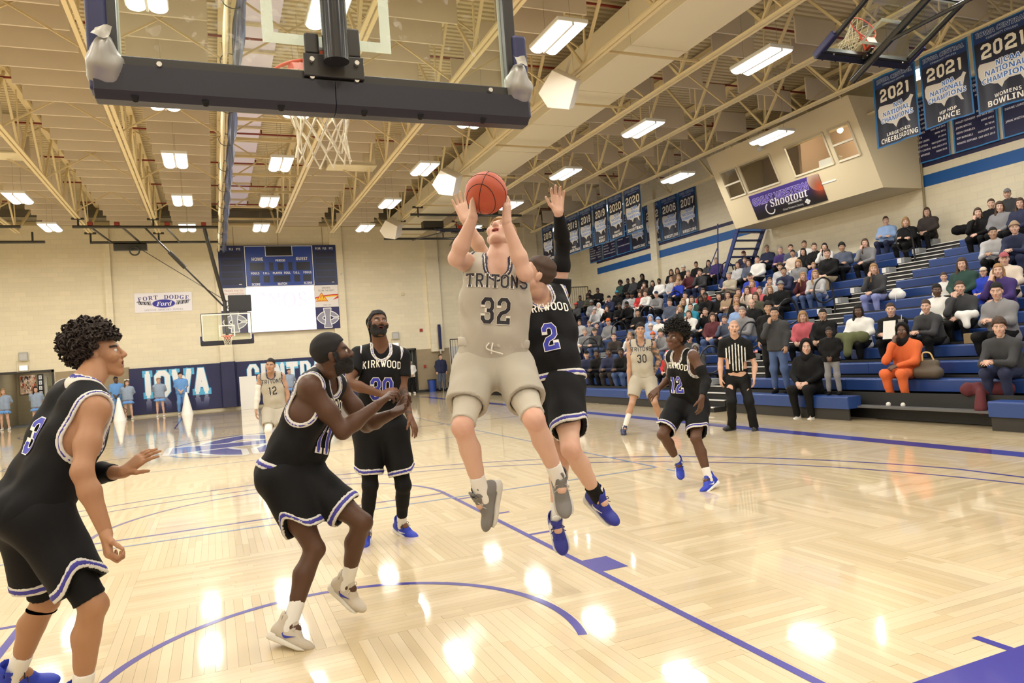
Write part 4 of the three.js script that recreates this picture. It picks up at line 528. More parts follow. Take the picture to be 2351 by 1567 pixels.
// ---------------------------------------------------------------- championship banners
{
  const hang = (x, z0, z1, y0, y1, t, key, label, sway = 0.02, grp) => one('championship_banner', sheet([x, y0, z0], [x, y0, z1], [x, y1, z1], [x, y1, z0], 10, 8, (u, v) => sway * Math.sin(u * 7 + z0) * (1 - v) + sway * 0.5 * Math.sin(u * 15 + z1)), clothM(key, t), label, 'banner', grp);
  const big = (y, l, s, w = 512) => canvas(w, Math.round(w * 1.5), (x, W, H) => banner(x, W, H, y, l, s));
  const NC = ['NJCAA', 'NATIONAL', 'CHAMPIONS'], G1 = 'banners hung from the joist by the bleachers', G2 = 'banners on the bleacher wall';
  hang(14.3, -9.98, -8.86, 5.79, 7.46, big('2021', ['NCA', 'NATIONAL', 'CHAMPIONS'], ['LARGE CO-ED', 'CHEERLEADING'], 640), 'b2021a', 'navy 2021 NCA banner for large co-ed cheerleading', 0.04, G1);
  hang(14.3, -8.77, -7.63, 5.85, 7.46, big('2021', ['NDA', 'NATIONAL', 'CHAMPIONS'], ['HIP HOP', 'DANCE'], 640), 'b2021b', 'navy 2021 NDA banner for hip hop dance', 0.04, G1);
  hang(14.3, -7.56, -6.35, 5.78, 7.5, big('2021', NC, ['WOMENS', 'BOWLING'], 640), 'b2021c', 'navy 2021 NJCAA banner for womens bowling', 0.04, G1);
  const far = [['2019', ['WOMENS', 'CROSS COUNTRY']], ['2019', ['MENS', 'CROSS COUNTRY']], ['2019', ['MENS', 'INDOOR TRACK']], ['2019', ['MENS', 'BOWLING']], ['2019', ['MENS 15S', 'RUGBY']], ['2020', ['WOMENS', 'BOWLING']], ['2020', ['MENS', 'INDOOR TRACK']]], Zs = [[-28.74, -27.55], [-27.45, -26.28], [-26.19, -25.02], [-24.94, -23.81], [-23.71, -22.59], [-22.52, -21.39], [-21.3, -20.1]];
  far.forEach(([y, s], i) => hang(14.3, ...Zs[i], 5.79, 7.52, big(y, NC, s, 256), 'bfar' + i, 'navy ' + y + ' banner for ' + s.join(' ').toLowerCase() + ['', ', behind the raised sleeved arm', ', beside the raised arm', '', '', '', ', nearest the press box'][i], 0.025, G1));
  [['2002', -26.3, -25.05], ['2006', -24.98, -23.68], ['2007', -23.61, -22.4]].forEach(([y, a, b]) => hang(18.53, a, b, 6.17, 8.1, big(y, NC, ['WRESTLING'], 256), 'bw' + y, 'navy ' + y + ' wrestling banner on the wall, ' + { 2002: 'leftmost of the three', 2006: 'middle of the three', 2007: 'nearest the press box' }[y], 0.015, G2));
  hang(18.53, -27.62, -26.36, 6.14, 8.05, big('2000', NC, ['WRESTLING'], 256), 'bw2000', 'navy wrestling banner half hidden below the indoor track banner', 0.015, G2);
  const N1 = ['MARCUS MACK', 'TONY KNIGHT', 'ANTHONY LARSON', 'TERENCE LEE', 'TROY JONES', 'JON TICK', 'DILLARD LEWIS', 'THAD CUTTER', 'TOMMY COHEN', 'ADAM MORRIS'], N2 = ['THOMAS', 'THAD COTTER', 'JAMES WHITE', 'DYLAN WILKINS', 'ASHLEY KENNEDY', 'JOHN WHITE', 'SEAN CHARLES', 'KIP RANGELI', 'MANUEL GUEVARA'], N3 = ['JAS-NHAI PERKINS', 'STERLING MENCHER', 'DUANE LEWIS', 'JAMAL WHITTAKER'];
  const rost = [N1, N2, N3].map((n, i) => canvas(384, 576, (x, w, h) => roster(x, w, h, n)));
  [[-12.38, -11.18, 0, 'navy roster banner behind the hip hop dance banner, press box side'], [-11.06, -9.85, 1, 'navy roster banner below the gap between dance and bowling banners'], [-9.75, -8.5, 2, 'navy roster banner at the right edge listing four names']].forEach(([a, b, k, l]) => hang(18.53, a, b, 6.17, 8.05, rost[k], 'roster' + k, l, 0.015, G2));
  [[-31.8, -30.5, 0, 'far roster banner below the mens bowling banner'], [-30.37, -29.05, 1, 'far roster banner below the rugby banner'], [-28.95, -27.67, 2, 'far roster banner below the womens bowling banner']].forEach(([a, b, k, l]) => hang(18.53, a, b, 6.17, 8.05, rost[k], 'roster' + k, l, 0.012, G2));
}
const PJ = {
  p3: { pel: [-1.359, 1.008, -1.706], hipR: [-1.32, 0.935, -1.634], hipL: [-1.411, 0.943, -1.777], kneR: [-1.123, 0.527, -1.552], kneL: [-1.374, 0.499, -1.891], ankR: [-1.204, 0.1, -1.622], ankL: [-1.55, 0.125, -2.042], neck: [-1.124, 1.525, -1.754], shR: [-1.08, 1.401, -1.597], shL: [-1.23, 1.488, -1.926], elR: [-1.116, 1.149, -1.42], elL: [-1.157, 1.09, -1.895], wrR: [-1.033, 0.875, -1.382], wrL: [-0.985, 1.096, -1.687], head: [-1.08, 1.681, -1.881] },
  p11: { pel: [-0.159, 0.938, -2.301], hipR: [-0.226, 0.89, -2.233], hipL: [-0.084, 0.864, -2.29], kneR: [-0.073, 0.478, -2.117], kneL: [0.207, 0.599, -2.079], ankR: [-0.25, 0.1, -2.004], ankL: [0.112, 0.211, -2.228], neck: [0.069, 1.493, -2.273], shR: [-0.032, 1.418, -2.12], shL: [0.172, 1.413, -2.424], elR: [0.127, 1.148, -2.071], elL: [0.328, 1.147, -2.372], wrR: [0.349, 1.287, -2.081], wrL: [0.445, 1.216, -2.149], head: [0.106, 1.61, -2.117] },
  p30k: { pel: [0.751, 1.052, -3.987], hipR: [0.646, 0.975, -4.001], hipL: [0.853, 0.956, -3.956], kneR: [0.618, 0.503, -3.928], kneL: [0.889, 0.475, -3.864], ankR: [0.577, 0.087, -4.035], ankL: [0.9, 0.1, -4.077], neck: [0.797, 1.684, -3.961], shR: [0.607, 1.621, -3.981], shL: [0.969, 1.584, -3.935], elR: [0.469, 1.395, -3.831], elL: [0.939, 1.289, -3.867], wrR: [0.735, 1.275, -3.769], wrL: [0.953, 1.065, -3.728], head: [0.779, 1.88, -3.922] },
  p32: { pel: [0.995, 1.552, -1.759], hipR: [0.888, 1.463, -1.796], hipL: [1.089, 1.447, -1.718], kneR: [0.69, 1.15, -1.523], kneL: [1.049, 1.166, -1.356], ankR: [0.813, 0.739, -1.621], ankL: [1.234, 0.783, -1.468], neck: [1.047, 2.083, -1.725], shR: [0.955, 2.106, -1.906], shL: [1.221, 2.014, -1.81], elR: [0.767, 2.101, -1.66], elL: [1.131, 1.988, -1.515], wrR: [0.829, 2.307, -1.497], wrL: [1.03, 2.277, -1.499], head: [1.114, 2.262, -1.8] },
  p2: { pel: [1.51, 1.354, -2.036], hipR: [1.469, 1.284, -2.111], hipL: [1.54, 1.289, -1.952], kneR: [1.494, 0.851, -1.956], kneL: [1.427, 0.929, -1.69], ankR: [1.44, 0.417, -2.001], ankL: [1.662, 0.578, -1.814], neck: [1.518, 1.906, -2.177], shR: [1.379, 1.89, -2.327], shL: [1.707, 1.949, -2.244], elR: [1.192, 2.24, -2.344], elL: [1.73, 2.263, -2.18], wrR: [1.047, 2.445, -2.243], wrL: [1.63, 2.456, -2.02], head: [1.448, 2.045, -2.044] },
  p12k: { pel: [4.241, 0.895, -4.321], hipR: [4.138, 0.835, -4.387], hipL: [4.298, 0.81, -4.269], kneR: [3.815, 0.568, -4.25], kneL: [4.077, 0.514, -4.027], ankR: [4.05, 0.227, -4.334], ankL: [4.111, 0.1, -3.905], neck: [4.141, 1.427, -4.243], shR: [4.096, 1.378, -4.428], shL: [4.143, 1.374, -4.054], elR: [4.19, 1.138, -4.578], elL: [4.184, 1.113, -3.918], wrR: [3.968, 1.04, -4.487], wrL: [4.017, 0.953, -3.8], head: [4.035, 1.587, -4.201] },
  p30t: { pel: [6.486, 1.012, -8.702], hipR: [6.386, 0.91, -8.759], hipL: [6.572, 0.896, -8.639], kneR: [6.198, 0.526, -8.671], kneL: [6.497, 0.53, -8.412], ankR: [6.036, 0.11, -8.714], ankL: [6.659, 0.152, -8.486], neck: [6.489, 1.619, -8.694], shR: [6.323, 1.571, -8.798], shL: [6.656, 1.542, -8.583], elR: [6.288, 1.199, -8.808], elL: [6.768, 1.27, -8.567], wrR: [6.251, 0.859, -8.811], wrL: [6.671, 1.021, -8.62], head: [6.462, 1.804, -8.641] },
  ref: { pel: [7.6, 0.938, -7.55], hipR: [7.502, 0.835, -7.623], hipL: [7.675, 0.822, -7.478], kneR: [7.353, 0.484, -7.428], kneL: [7.57, 0.47, -7.258], ankR: [7.419, 0.1, -7.552], ankL: [7.638, 0.067, -7.257], neck: [7.612, 1.551, -7.538], shR: [7.457, 1.462, -7.663], shL: [7.759, 1.419, -7.411], elR: [7.398, 1.125, -7.697], elL: [7.82, 1.067, -7.341], wrR: [7.346, 0.884, -7.65], wrL: [7.703, 0.864, -7.251], head: [7.566, 1.728, -7.484] },
  p12t: { pel: [0.429, 0.913, -11.459], hipR: [0.326, 0.821, -11.461], hipL: [0.519, 0.802, -11.446], kneR: [0.265, 0.509, -11.168], kneL: [0.512, 0.5, -11.138], ankR: [0.287, 0.1, -11.228], ankL: [0.541, 0.125, -11.31], neck: [0.391, 1.51, -11.463], shR: [0.21, 1.453, -11.495], shL: [0.582, 1.44, -11.446], elR: [0.147, 1.159, -11.49], elL: [0.651, 1.116, -11.431], wrR: [0.098, 0.865, -11.478], wrL: [0.634, 0.848, -11.419], head: [0.384, 1.659, -11.341] }
};
// ---------------------------------------------------------------- figures: smooth fields meshed on a grid
class Field {                                                   // each bone: a Float64Array [a xyz, span or radii xyz, 1/len2, r, dr, k, kind, 3x3]
  constructor(k = 0.03) { this.k = k; this.b = []; this.on = null; }
  cap(a, b, ra, rb = ra, k = this.k) { this.b.push(new Float64Array([a.x, a.y, a.z, b.x - a.x, b.y - a.y, b.z - a.z, 1 / Math.max(1e-9, a.distanceToSquared(b)), ra, rb - ra, k, 0])); return this; }
  ball(c, r, k = this.k) { return this.cap(c, c, r, r, k); }
  ell(c, r, m = null, k = this.k) { const e = m ? m.elements : [1, 0, 0, 0, 0, 1, 0, 0, 0, 0, 1, 0]; this.b.push(new Float64Array([c.x, c.y, c.z, r[0], r[1], r[2], 0, Math.min(...r), 0, k, 1, e[0], e[1], e[2], e[4], e[5], e[6], e[8], e[9], e[10]])); return this; }
  one(q, x, y, z) {
    const dx = x - q[0], dy = y - q[1], dz = z - q[2];
    if (q[10] > 0) { const A = q[3], B = q[4], C = q[5], u = (dx * q[11] + dy * q[12] + dz * q[13]) / A, v = (dx * q[14] + dy * q[15] + dz * q[16]) / B, w = (dx * q[17] + dy * q[18] + dz * q[19]) / C, k0 = Math.sqrt(u * u + v * v + w * w), k1 = Math.sqrt(u * u / (A * A) + v * v / (B * B) + w * w / (C * C)); return k1 < 1e-9 ? -q[7] : k0 * (k0 - 1) / k1; }
    let t = (dx * q[3] + dy * q[4] + dz * q[5]) * q[6]; t = t < 0 ? 0 : t > 1 ? 1 : t; const a = dx - t * q[3], b = dy - t * q[4], c = dz - t * q[5]; return Math.sqrt(a * a + b * b + c * c) - q[7] - t * q[8];
  }
  focus(x, y, z, R) { let m = 1e9; const n = this.b.length, d = this.tmp?.length === n ? this.tmp : (this.tmp = new Float64Array(n)); for (let i = 0; i < n; i++) { d[i] = this.one(this.b[i], x, y, z); if (d[i] < m) m = d[i]; } const L = []; if (m < R + 0.3) for (let i = 0; i < n; i++) if (d[i] < m + 2 * R + 0.1) L.push(this.b[i]); this.on = L; return m; }
  f(x, y, z) { let d = 1e9; const L = this.on || this.b; for (let i = 0; i < L.length; i++) { const q = L[i], e = this.one(q, x, y, z), k = q[9], h = k - Math.abs(d - e); d = (d < e ? d : e) - (h > 0 ? h * h / (4 * k) : 0); } return d; }
  box() { const lo = [1e9, 1e9, 1e9], hi = [-1e9, -1e9, -1e9]; for (const q of this.b) { const r = q[10] ? Math.max(q[3], q[4], q[5]) : Math.max(q[7], q[7] + q[8]); for (let c = 0; c < 3; c++) { const e = q[10] ? 0 : q[3 + c]; lo[c] = Math.min(lo[c], Math.min(q[c], q[c] + e) - r); hi[c] = Math.max(hi[c], Math.max(q[c], q[c] + e) + r); } } return [lo, hi]; }
}
function surf(F, h, { post, pad = 0.03, color, lo, hi } = {}) {   // naive surface nets, evaluated only near the surface
  const bb = F.box(); lo ??= bb[0].map((v) => v - pad); hi ??= bb[1].map((v) => v + pad);
  const f = post ? (x, y, z) => post(F.f(x, y, z), x, y, z) : (x, y, z) => F.f(x, y, z), B = 8, N = [0, 1, 2].map((c) => Math.ceil((hi[c] - lo[c]) / h / B) * B), R = B * h * 0.87;
  const vert = new Map(), pos = [], edges = [], key = (i, j, k) => (i * 4096 + j) * 4096 + k, n1 = B + 1, val = new Float32Array(n1 * n1 * n1);
  for (let bi = 0; bi < N[0]; bi += B) for (let bj = 0; bj < N[1]; bj += B) for (let bk = 0; bk < N[2]; bk += B) {
    const cx = lo[0] + (bi + B / 2) * h, cy = lo[1] + (bj + B / 2) * h, cz = lo[2] + (bk + B / 2) * h; if (F.focus(cx, cy, cz, R) > R + 0.15) continue; if (Math.abs(f(cx, cy, cz)) > R + 0.01 + B * h * 0.35) continue;
    let any = 0; for (let i = 0, o = 0; i < n1; i++) for (let j = 0; j < n1; j++) for (let k = 0; k < n1; k++, o++) { const v = f(lo[0] + (bi + i) * h, lo[1] + (bj + j) * h, lo[2] + (bk + k) * h); val[o] = v; any |= v < 0 ? 1 : 2; }
    if (any !== 3) continue;
    for (let i = 0; i < B; i++) for (let j = 0; j < B; j++) for (let k = 0; k < B; k++) {
      let m = 0, sx = 0, sy = 0, sz = 0, n = 0; const o = (i * n1 + j) * n1 + k, c = [val[o], val[o + 1], val[o + n1], val[o + n1 + 1], val[o + n1 * n1], val[o + n1 * n1 + 1], val[o + n1 * n1 + n1], val[o + n1 * n1 + n1 + 1]];
      for (let q = 0; q < 8; q++) if (c[q] < 0) m |= 1 << q; if (m === 0 || m === 255) continue;
      for (let a = 0; a < 8; a++) for (const d of [1, 2, 4]) { const b = a | d; if (b === a || !(((m >> a) ^ (m >> b)) & 1)) continue; const t = c[a] / (c[a] - c[b]); sx += ((a >> 2) & 1) + (d === 4 ? t : 0); sy += ((a >> 1) & 1) + (d === 2 ? t : 0); sz += (a & 1) + (d === 1 ? t : 0); n++; }
      vert.set(key(bi + i, bj + j, bk + k), pos.length / 3); pos.push(lo[0] + (bi + i + sx / n) * h, lo[1] + (bj + j + sy / n) * h, lo[2] + (bk + k + sz / n) * h);
      const s0 = m & 1; for (const [bit, ax] of [[4, 0], [2, 1], [1, 2]]) if (((m >> bit) & 1) !== s0) edges.push(bi + i, bj + j, bk + k, ax, s0);
    }
  }
  F.on = null; const idx = [];
  for (let e = 0; e < edges.length; e += 5) {
    const [i, j, k, ax, s] = [edges[e], edges[e + 1], edges[e + 2], edges[e + 3], edges[e + 4]], q = ax === 0 ? [[0, 0], [-1, 0], [-1, -1], [0, -1]].map(([a, b]) => vert.get(key(i, j + a, k + b))) : ax === 1 ? [[0, 0], [0, -1], [-1, -1], [-1, 0]].map(([a, b]) => vert.get(key(i + a, j, k + b))) : [[0, 0], [-1, 0], [-1, -1], [0, -1]].map(([a, b]) => vert.get(key(i + a, j + b, k)));
    if (q.some((v) => v === undefined)) continue; if (s) idx.push(q[0], q[1], q[2], q[0], q[2], q[3]); else idx.push(q[0], q[2], q[1], q[0], q[3], q[2]);
  }
  const g = new THREE.BufferGeometry(); g.setAttribute('position', new THREE.Float32BufferAttribute(pos, 3)); g.setIndex(idx); g.computeVertexNormals();
  if (color) { const c = new Float32Array(pos.length); for (let i = 0; i < pos.length; i += 3) c.set(color(pos[i], pos[i + 1], pos[i + 2]), i); g.setAttribute('color', new THREE.BufferAttribute(c, 3)); }
  return g;
}
const mul = (a, s) => a.clone().multiplyScalar(s), add = (...v) => v.reduce((a, b) => a.add(b), V(0, 0, 0)), sub = (a, b) => a.clone().sub(b), mix = (a, b, t) => a.clone().lerp(b, t), nrm = (v) => v.clone().normalize();
// a hand: wrist, finger direction, palm normal, side (-1 right, +1 left)
function hand(F, w, dir, n, side, { curl = 0.4, spread = 0.12, s = 1, k = 0.012 } = {}) {
  dir = nrm(dir); n = nrm(sub(n, mul(dir, n.dot(dir)))); const th = mul(dir.clone().cross(n), -side), C = Array.isArray(curl) ? curl : [curl, curl, curl * 1.05, curl * 1.1];
  const turn = (d, a) => add(mul(d, Math.cos(a)), mul(n, Math.sin(a)));
  [[0.034, 0.094, 0.078], [0.012, 0.1, 0.088], [-0.011, 0.096, 0.081], [-0.032, 0.085, 0.063]].forEach(([o, l, len], i) => {
    const base = add(w, mul(dir, 0.012 * s), mul(th, o * 0.55 * s)), kn = add(w, mul(dir, l * s), mul(th, o * s)); F.cap(base, kn, 0.0155 * s, 0.012 * s, k * 1.6);
    let p = kn, a = 0, d0 = nrm(add(dir, mul(th, (o / 0.034) * spread))); const c = C[i], seg = [0.46, 0.3, 0.24], rad = [0.0098, 0.0088, 0.0078, 0.0065];
    for (let q = 0; q < 3; q++) { a += c * [0.6, 1, 0.7][q]; const d = nrm(add(mul(d0, Math.cos(a)), mul(n, Math.sin(a)))), e = add(p, mul(d, len * seg[q] * s)); F.cap(p, e, rad[q] * s, rad[q + 1] * s, 0.004); p = e; }
  });
  let p = add(w, mul(dir, 0.025 * s), mul(th, 0.024 * s)); const t = [nrm(add(mul(th, 0.75), mul(dir, 0.65), mul(n, 0.2))), nrm(add(mul(th, 0.5), mul(dir, 0.85), mul(n, 0.25 + 0.3 * C[0])))];
  F.cap(add(w, mul(dir, 0.01 * s)), p, 0.016 * s, 0.016 * s, k); [[0, 0.042, 0.015], [1, 0.032, 0.0105], [1, 0.026, 0.0092]].forEach(([q, l, r]) => { const e = add(p, mul(t[q], l * s)); F.cap(p, e, r * s, r * 0.82 * s, 0.006); p = e; });
}
// a head in its own axes: eyes at y = 0, z forward; about 0.235 tall
function headField(o = {}) {
  const F = new Field(0.022), m = o.open || 0;
  F.ell(V(0, 0.03, -0.016), [0.074, 0.088, 0.094]); F.ell(V(0, -0.03, 0.022), [0.060, 0.080, 0.066]); F.cap(V(-0.046, -0.062, 0.0), V(-0.014, -0.105 - m * 0.4, 0.058), 0.022, 0.02); F.cap(V(0.046, -0.062, 0.0), V(0.014, -0.105 - m * 0.4, 0.058), 0.022, 0.02);
  F.ball(V(0, -0.103 - m * 0.4, 0.062), 0.023, 0.015); F.cap(V(-0.032, 0.02, 0.072), V(0.032, 0.02, 0.072), 0.015, 0.015, 0.02); for (const s of [-1, 1]) { F.ball(V(s * 0.040, -0.028, 0.058), 0.028, 0.02); F.ell(V(s * 0.0765, -0.012, -0.008), [0.010, 0.031, 0.019], null, 0.008); F.ell(V(s * 0.083, -0.006, -0.014), [0.006, 0.024, 0.015], null, 0.006); F.ball(V(s * 0.011 * (o.nose || 1), -0.036, 0.098), 0.0095 * (o.nose || 1), 0.008); }
  F.cap(V(0, 0.008, 0.086), V(0, -0.030, 0.108), 0.0085, 0.0115, 0.012); F.cap(V(-0.018, -0.0605, 0.083), V(0.018, -0.0605, 0.083), 0.0075, 0.0075, 0.01); F.cap(V(-0.016, -0.072 - m, 0.082 - m * 0.5), V(0.016, -0.072 - m, 0.082 - m * 0.5), 0.0085, 0.0085, 0.01); F.ell(V(0, -0.066, 0.06), [0.03, 0.03, 0.03], null, 0.02);
  F.cap(V(0, -0.06, -0.025), V(0, -0.085, -0.03), 0.05, 0.05, 0.03);
  return F;
}
function headGeo(h, o, skin, M) {
  const F = headField(o), m = o.open || 0, brow = o.brow || [0.03, 0.018, 0.012], lip = o.lip || skin.map((v, i) => v * [0.82, 0.55, 0.55][i]);
  const post = (d, x, y, z) => { for (const s of [-1, 1]) { const e = Math.hypot(x - s * 0.031, (y + 0.001) * 1.25, z - 0.094) - 0.0165; const k = 0.012, t = Math.max(0, k - Math.abs(d + e)); d = Math.max(d, -e) + t * t / (4 * k); } if (m) { const e = (Math.hypot(x / 0.021, (y + 0.066 + m * 0.5) / (0.007 + m * 0.5), (z - 0.094) / 0.03) - 1) * 0.006; d = Math.max(d, -e); } return d; };
  const g = surf(F, h, { post, pad: 0.02, color: (x, y, z) => {
    const ax = Math.abs(x); if (z > 0.05 && y > 0.0145 + (o.browUp || 0) && y < 0.0265 - Math.abs(ax - 0.03) * 0.12 + (o.browUp || 0) && ax > 0.0135 && ax < 0.051) return brow;
    if (m && z < 0.086 && z > 0.05 && Math.abs(y + 0.066 + m * 0.5) < 0.005 + m * 0.42 && ax < 0.019) return [0.06, 0.012, 0.01];
    if (z > 0.074 && y < -0.054 && y > -0.08 - m && ax < 0.024 && (y > -0.0675 ? y > -0.0665 || m : true) && Math.abs(y + 0.067 + m * 0.5) < 0.0125 + m * 0.5 - ax * 0.25) return lip;
    if (o.stubble && y < -0.045 && !(z > 0.075 && y > -0.078 && ax < 0.022)) return skin.map((v) => v * 0.62);
    if (o.buzz && (y > 0.055 - (z < 0 ? 0.03 : 0) || (z < -0.03 && y > -0.05))) return o.buzz;
    return skin;
  } });
  const parts = [g], eye = (s) => { const e = new THREE.SphereGeometry(0.0132, 12, 10); e.deleteAttribute('uv'); const look = nrm(o.look || V(0, 0, 1)), p = e.attributes.position, c = new Float32Array(p.count * 3); for (let i = 0; i < p.count; i++) { const d = (p.getX(i) * look.x + p.getY(i) * look.y + p.getZ(i) * look.z) / 0.0132, lid = p.getY(i) > 0.0075 || p.getY(i) < -0.0088; c.set(lid ? skin.map((v) => v * 0.9) : d > 0.86 ? [0.025, 0.015, 0.01] : [0.62, 0.58, 0.54], i * 3); } e.setAttribute('color', new THREE.BufferAttribute(c, 3)); e.translate(s * 0.031, -0.001, 0.0745); return e; };
  parts.push(eye(-1), eye(1)); const q = mergeGeometries(parts.map((p) => p.index ? p : p)); if (M) q.applyMatrix4(M); return q;
}
// ---------------------------------------------------------------- whole bodies
camera.updateMatrixWorld(true);
const AX = [0, 1, 2].map((i) => V().setFromMatrixColumn(camera.matrixWorld, i));
const D3 = (r, u, t) => nrm(add(mul(AX[0], r), mul(AX[1], u), mul(AX[2], t)));   // a direction given as right, up and towards the photographer
const basis = (l, u, f, p) => new THREE.Matrix4().makeBasis(l, u, f).setPosition(p);
function frameOf(J) {
  const up = nrm(sub(J.neck, J.pel)), ls = sub(J.shL, J.shR), lh = sub(J.hipL, J.hipR), o = (l) => nrm(sub(l, mul(up, l.dot(up)))), l1 = o(nrm(ls)), l0 = o(add(nrm(lh), mul(l1, 0.9)));
  return { up, l: l1, f: nrm(l1.clone().cross(up)), lp: l0, fp: nrm(l0.clone().cross(up)) };
}
function torsoBones(F, J, T, s, e = 0, wide = 1) {
  const { up, l, lp, f, fp } = T, H = J.neck.distanceTo(J.pel), at = (t, x, L = l, z = 0, Q = f) => add(J.pel, mul(up, H * t), mul(L, x * s), mul(Q, z * s)), k = 0.05 * s;
  for (const d of [-1, 1]) {
    F.cap(at(-0.06, d * 0.075 * wide, lp, -0.005, fp), at(0.22, d * 0.062 * wide, lp, 0.01, fp), 0.118 * s * wide + e, 0.108 * s * wide + e, k); F.cap(at(0.22, d * 0.062 * wide, lp, 0.01, fp), at(0.55, d * 0.082, l, 0.012), 0.108 * s * wide + e, 0.114 * s + e, k);
    F.cap(at(0.55, d * 0.082, l, 0.012), at(0.80, d * 0.085, l, 0.004), 0.114 * s + e, 0.098 * s + e, k); F.ball(at(-0.1, d * 0.07, lp, -0.055, fp), 0.095 * s * wide + e, k);
    const S = d > 0 ? J.shL : J.shR; F.cap(at(0.82, d * 0.08, l), mix(S, at(0.85, d * 0.1, l), 0.25), 0.085 * s + e, 0.066 * s + e, k); F.cap(at(0.98, d * 0.03, l, -0.015), mix(S, J.neck, 0.35), 0.05 * s + e, 0.052 * s + e, k);
    F.ball(at(0.70, d * 0.07, l, 0.06), 0.06 * s + e, 0.06 * s);
  }
}
const limb = (F, a, b, c, r, s, e = 0) => { F.cap(a, b, r[0] * s + e, r[1] * s + e, 0.025); const m = mix(b, c, 0.33); F.cap(b, m, r[1] * s + e, r[2] * s + e, 0.025); F.cap(m, c, r[2] * s + e, r[3] * s + e, 0.025); };
const ARM = [0.056, 0.043, 0.045, 0.0285], LEG = [0.094, 0.058, 0.056, 0.038];
function bodyField(J, T, s, g = 1) {
  const F = new Field(0.03); torsoBones(F, J, T, s, 0); F.cap(add(J.neck, mul(T.up, -0.03)), mix(J.neck, J.head, 0.6), 0.066 * s, 0.056 * s, 0.035);
  for (const q of ['L', 'R']) {
    const sh = J['sh' + q], el = J['el' + q], wr = J['wr' + q], hp = J['hip' + q], kn = J['kne' + q], an = J['ank' + q];
    F.ball(sh, 0.063 * s * g, 0.04); limb(F, sh, el, wr, ARM.map((v) => v * g), s); const bi = mix(sh, el, 0.55), th = nrm(sub(kn, hp)), sn = nrm(sub(an, kn)); F.ball(bi, 0.051 * s * g, 0.04);
    F.cap(hp, kn, LEG[0] * s * g, LEG[1] * s, 0.03); F.cap(mix(hp, kn, 0.3), mix(hp, kn, 0.6), 0.09 * s * g, 0.076 * s * g, 0.03); F.cap(kn, an, 0.05 * s, LEG[3] * s, 0.03);
    let bk = sub(th, mul(sn, th.dot(sn))); bk = bk.length() > 0.12 ? nrm(bk) : mul(T.fp, 1); const calf = (t, o) => add(mix(kn, an, t), mul(bk, -o * s)); F.cap(calf(0.16, 0.012), calf(0.34, 0.02), 0.049 * s, 0.053 * s, 0.03); F.cap(calf(0.34, 0.02), calf(0.62, 0.01), 0.053 * s, 0.04 * s, 0.03); F.ball(add(kn, mul(bk, 0.012 * s)), 0.052 * s, 0.02);
    F.cap(an, add(an, mul(J['toe' + q] || V(0, 0, 1), 0.05)), 0.038 * s, 0.03 * s, 0.02);
  }
  return F;
}
const shoeSet = (() => {
  const up = new Field(0.025).cap(V(0, -0.04, -0.055), V(0, -0.052, 0.07), 0.043, 0.041).ell(V(0, -0.06, 0.125), [0.046, 0.032, 0.075]).cap(V(0, -0.02, -0.03), V(0, 0.045, -0.028), 0.045, 0.048).cap(V(0, 0.035, 0.0), V(0, -0.02, 0.06), 0.034, 0.03);
  const collar = (d, x, y, z) => Math.max(d, -0.082 - y, -(Math.max(Math.hypot(x, z + 0.022) - 0.04, 0.02 - y)));
  const uG = surf(up, 0.0085, { post: collar });
  const so = new Field(0.02).cap(V(0, -0.085, -0.055), V(0, -0.085, 0.14), 0.05, 0.05).cap(V(0.004, -0.085, 0.09), V(0.004, -0.085, 0.125), 0.055, 0.053);
  const sG = surf(so, 0.0085, { post: (d, x, y, z) => Math.max(d, y + 0.066 + 0.012 * Math.max(0, z / 0.15) - (z < -0.04 ? 0.012 : 0), -0.0975 - y + Math.max(0, z - 0.13) * 0.35) });
  const lg = []; for (let i = 0; i < 5; i++) { const z = 0.022 + i * 0.017, y = 0.012 - i * 0.0125; lg.push(tube([V(-0.026, y - 0.012, z + 0.004), V(0, y + 0.004, z + 0.011), V(0.026, y - 0.012, z + 0.004)], 0.0028, 5, 8)); } for (const d of [-1, 1]) { lg.push(tube([V(0, 0.02, 0.03), V(d * 0.03, 0.035, 0.04), V(d * 0.045, 0.01, 0.045), V(d * 0.012, 0.018, 0.034)], 0.0026, 5, 12)); lg.push(tube([V(0, 0.02, 0.03), V(d * 0.03, 0.005, 0.055), V(d * 0.05, -0.01, 0.06)], 0.0026, 5, 8)); }
  const lG = merge(lg); const tongue = surf(new Field(0.01).cap(V(0, 0.03, 0.012), V(0, 0.068, -0.002), 0.02, 0.024), 0.0065, { post: (d, x, y, z) => Math.max(d, Math.abs(z - 0.012 + (y - 0.03) * 0.35) - 0.008) });
  const sw = new THREE.Shape(); sw.moveTo(-0.035, 0.004); sw.quadraticCurveTo(-0.02, -0.02, 0.0, -0.014); sw.lineTo(0.055, 0.012); sw.quadraticCurveTo(0.0, -0.002, -0.016, -0.002); sw.quadraticCurveTo(-0.03, -0.002, -0.028, 0.012); sw.closePath(); const sg = []; for (const d of [-1, 1]) { const g = new THREE.ExtrudeGeometry(sw, { depth: 0.004, bevelEnabled: false }); g.rotateY(-Math.PI / 2); g.translate(d > 0 ? 0.0455 : -0.0415, -0.045, 0.03); sg.push(g); }
  return { upper: uG, sole: sG, laces: lG, tongue, swoosh: merge(sg) };
})();
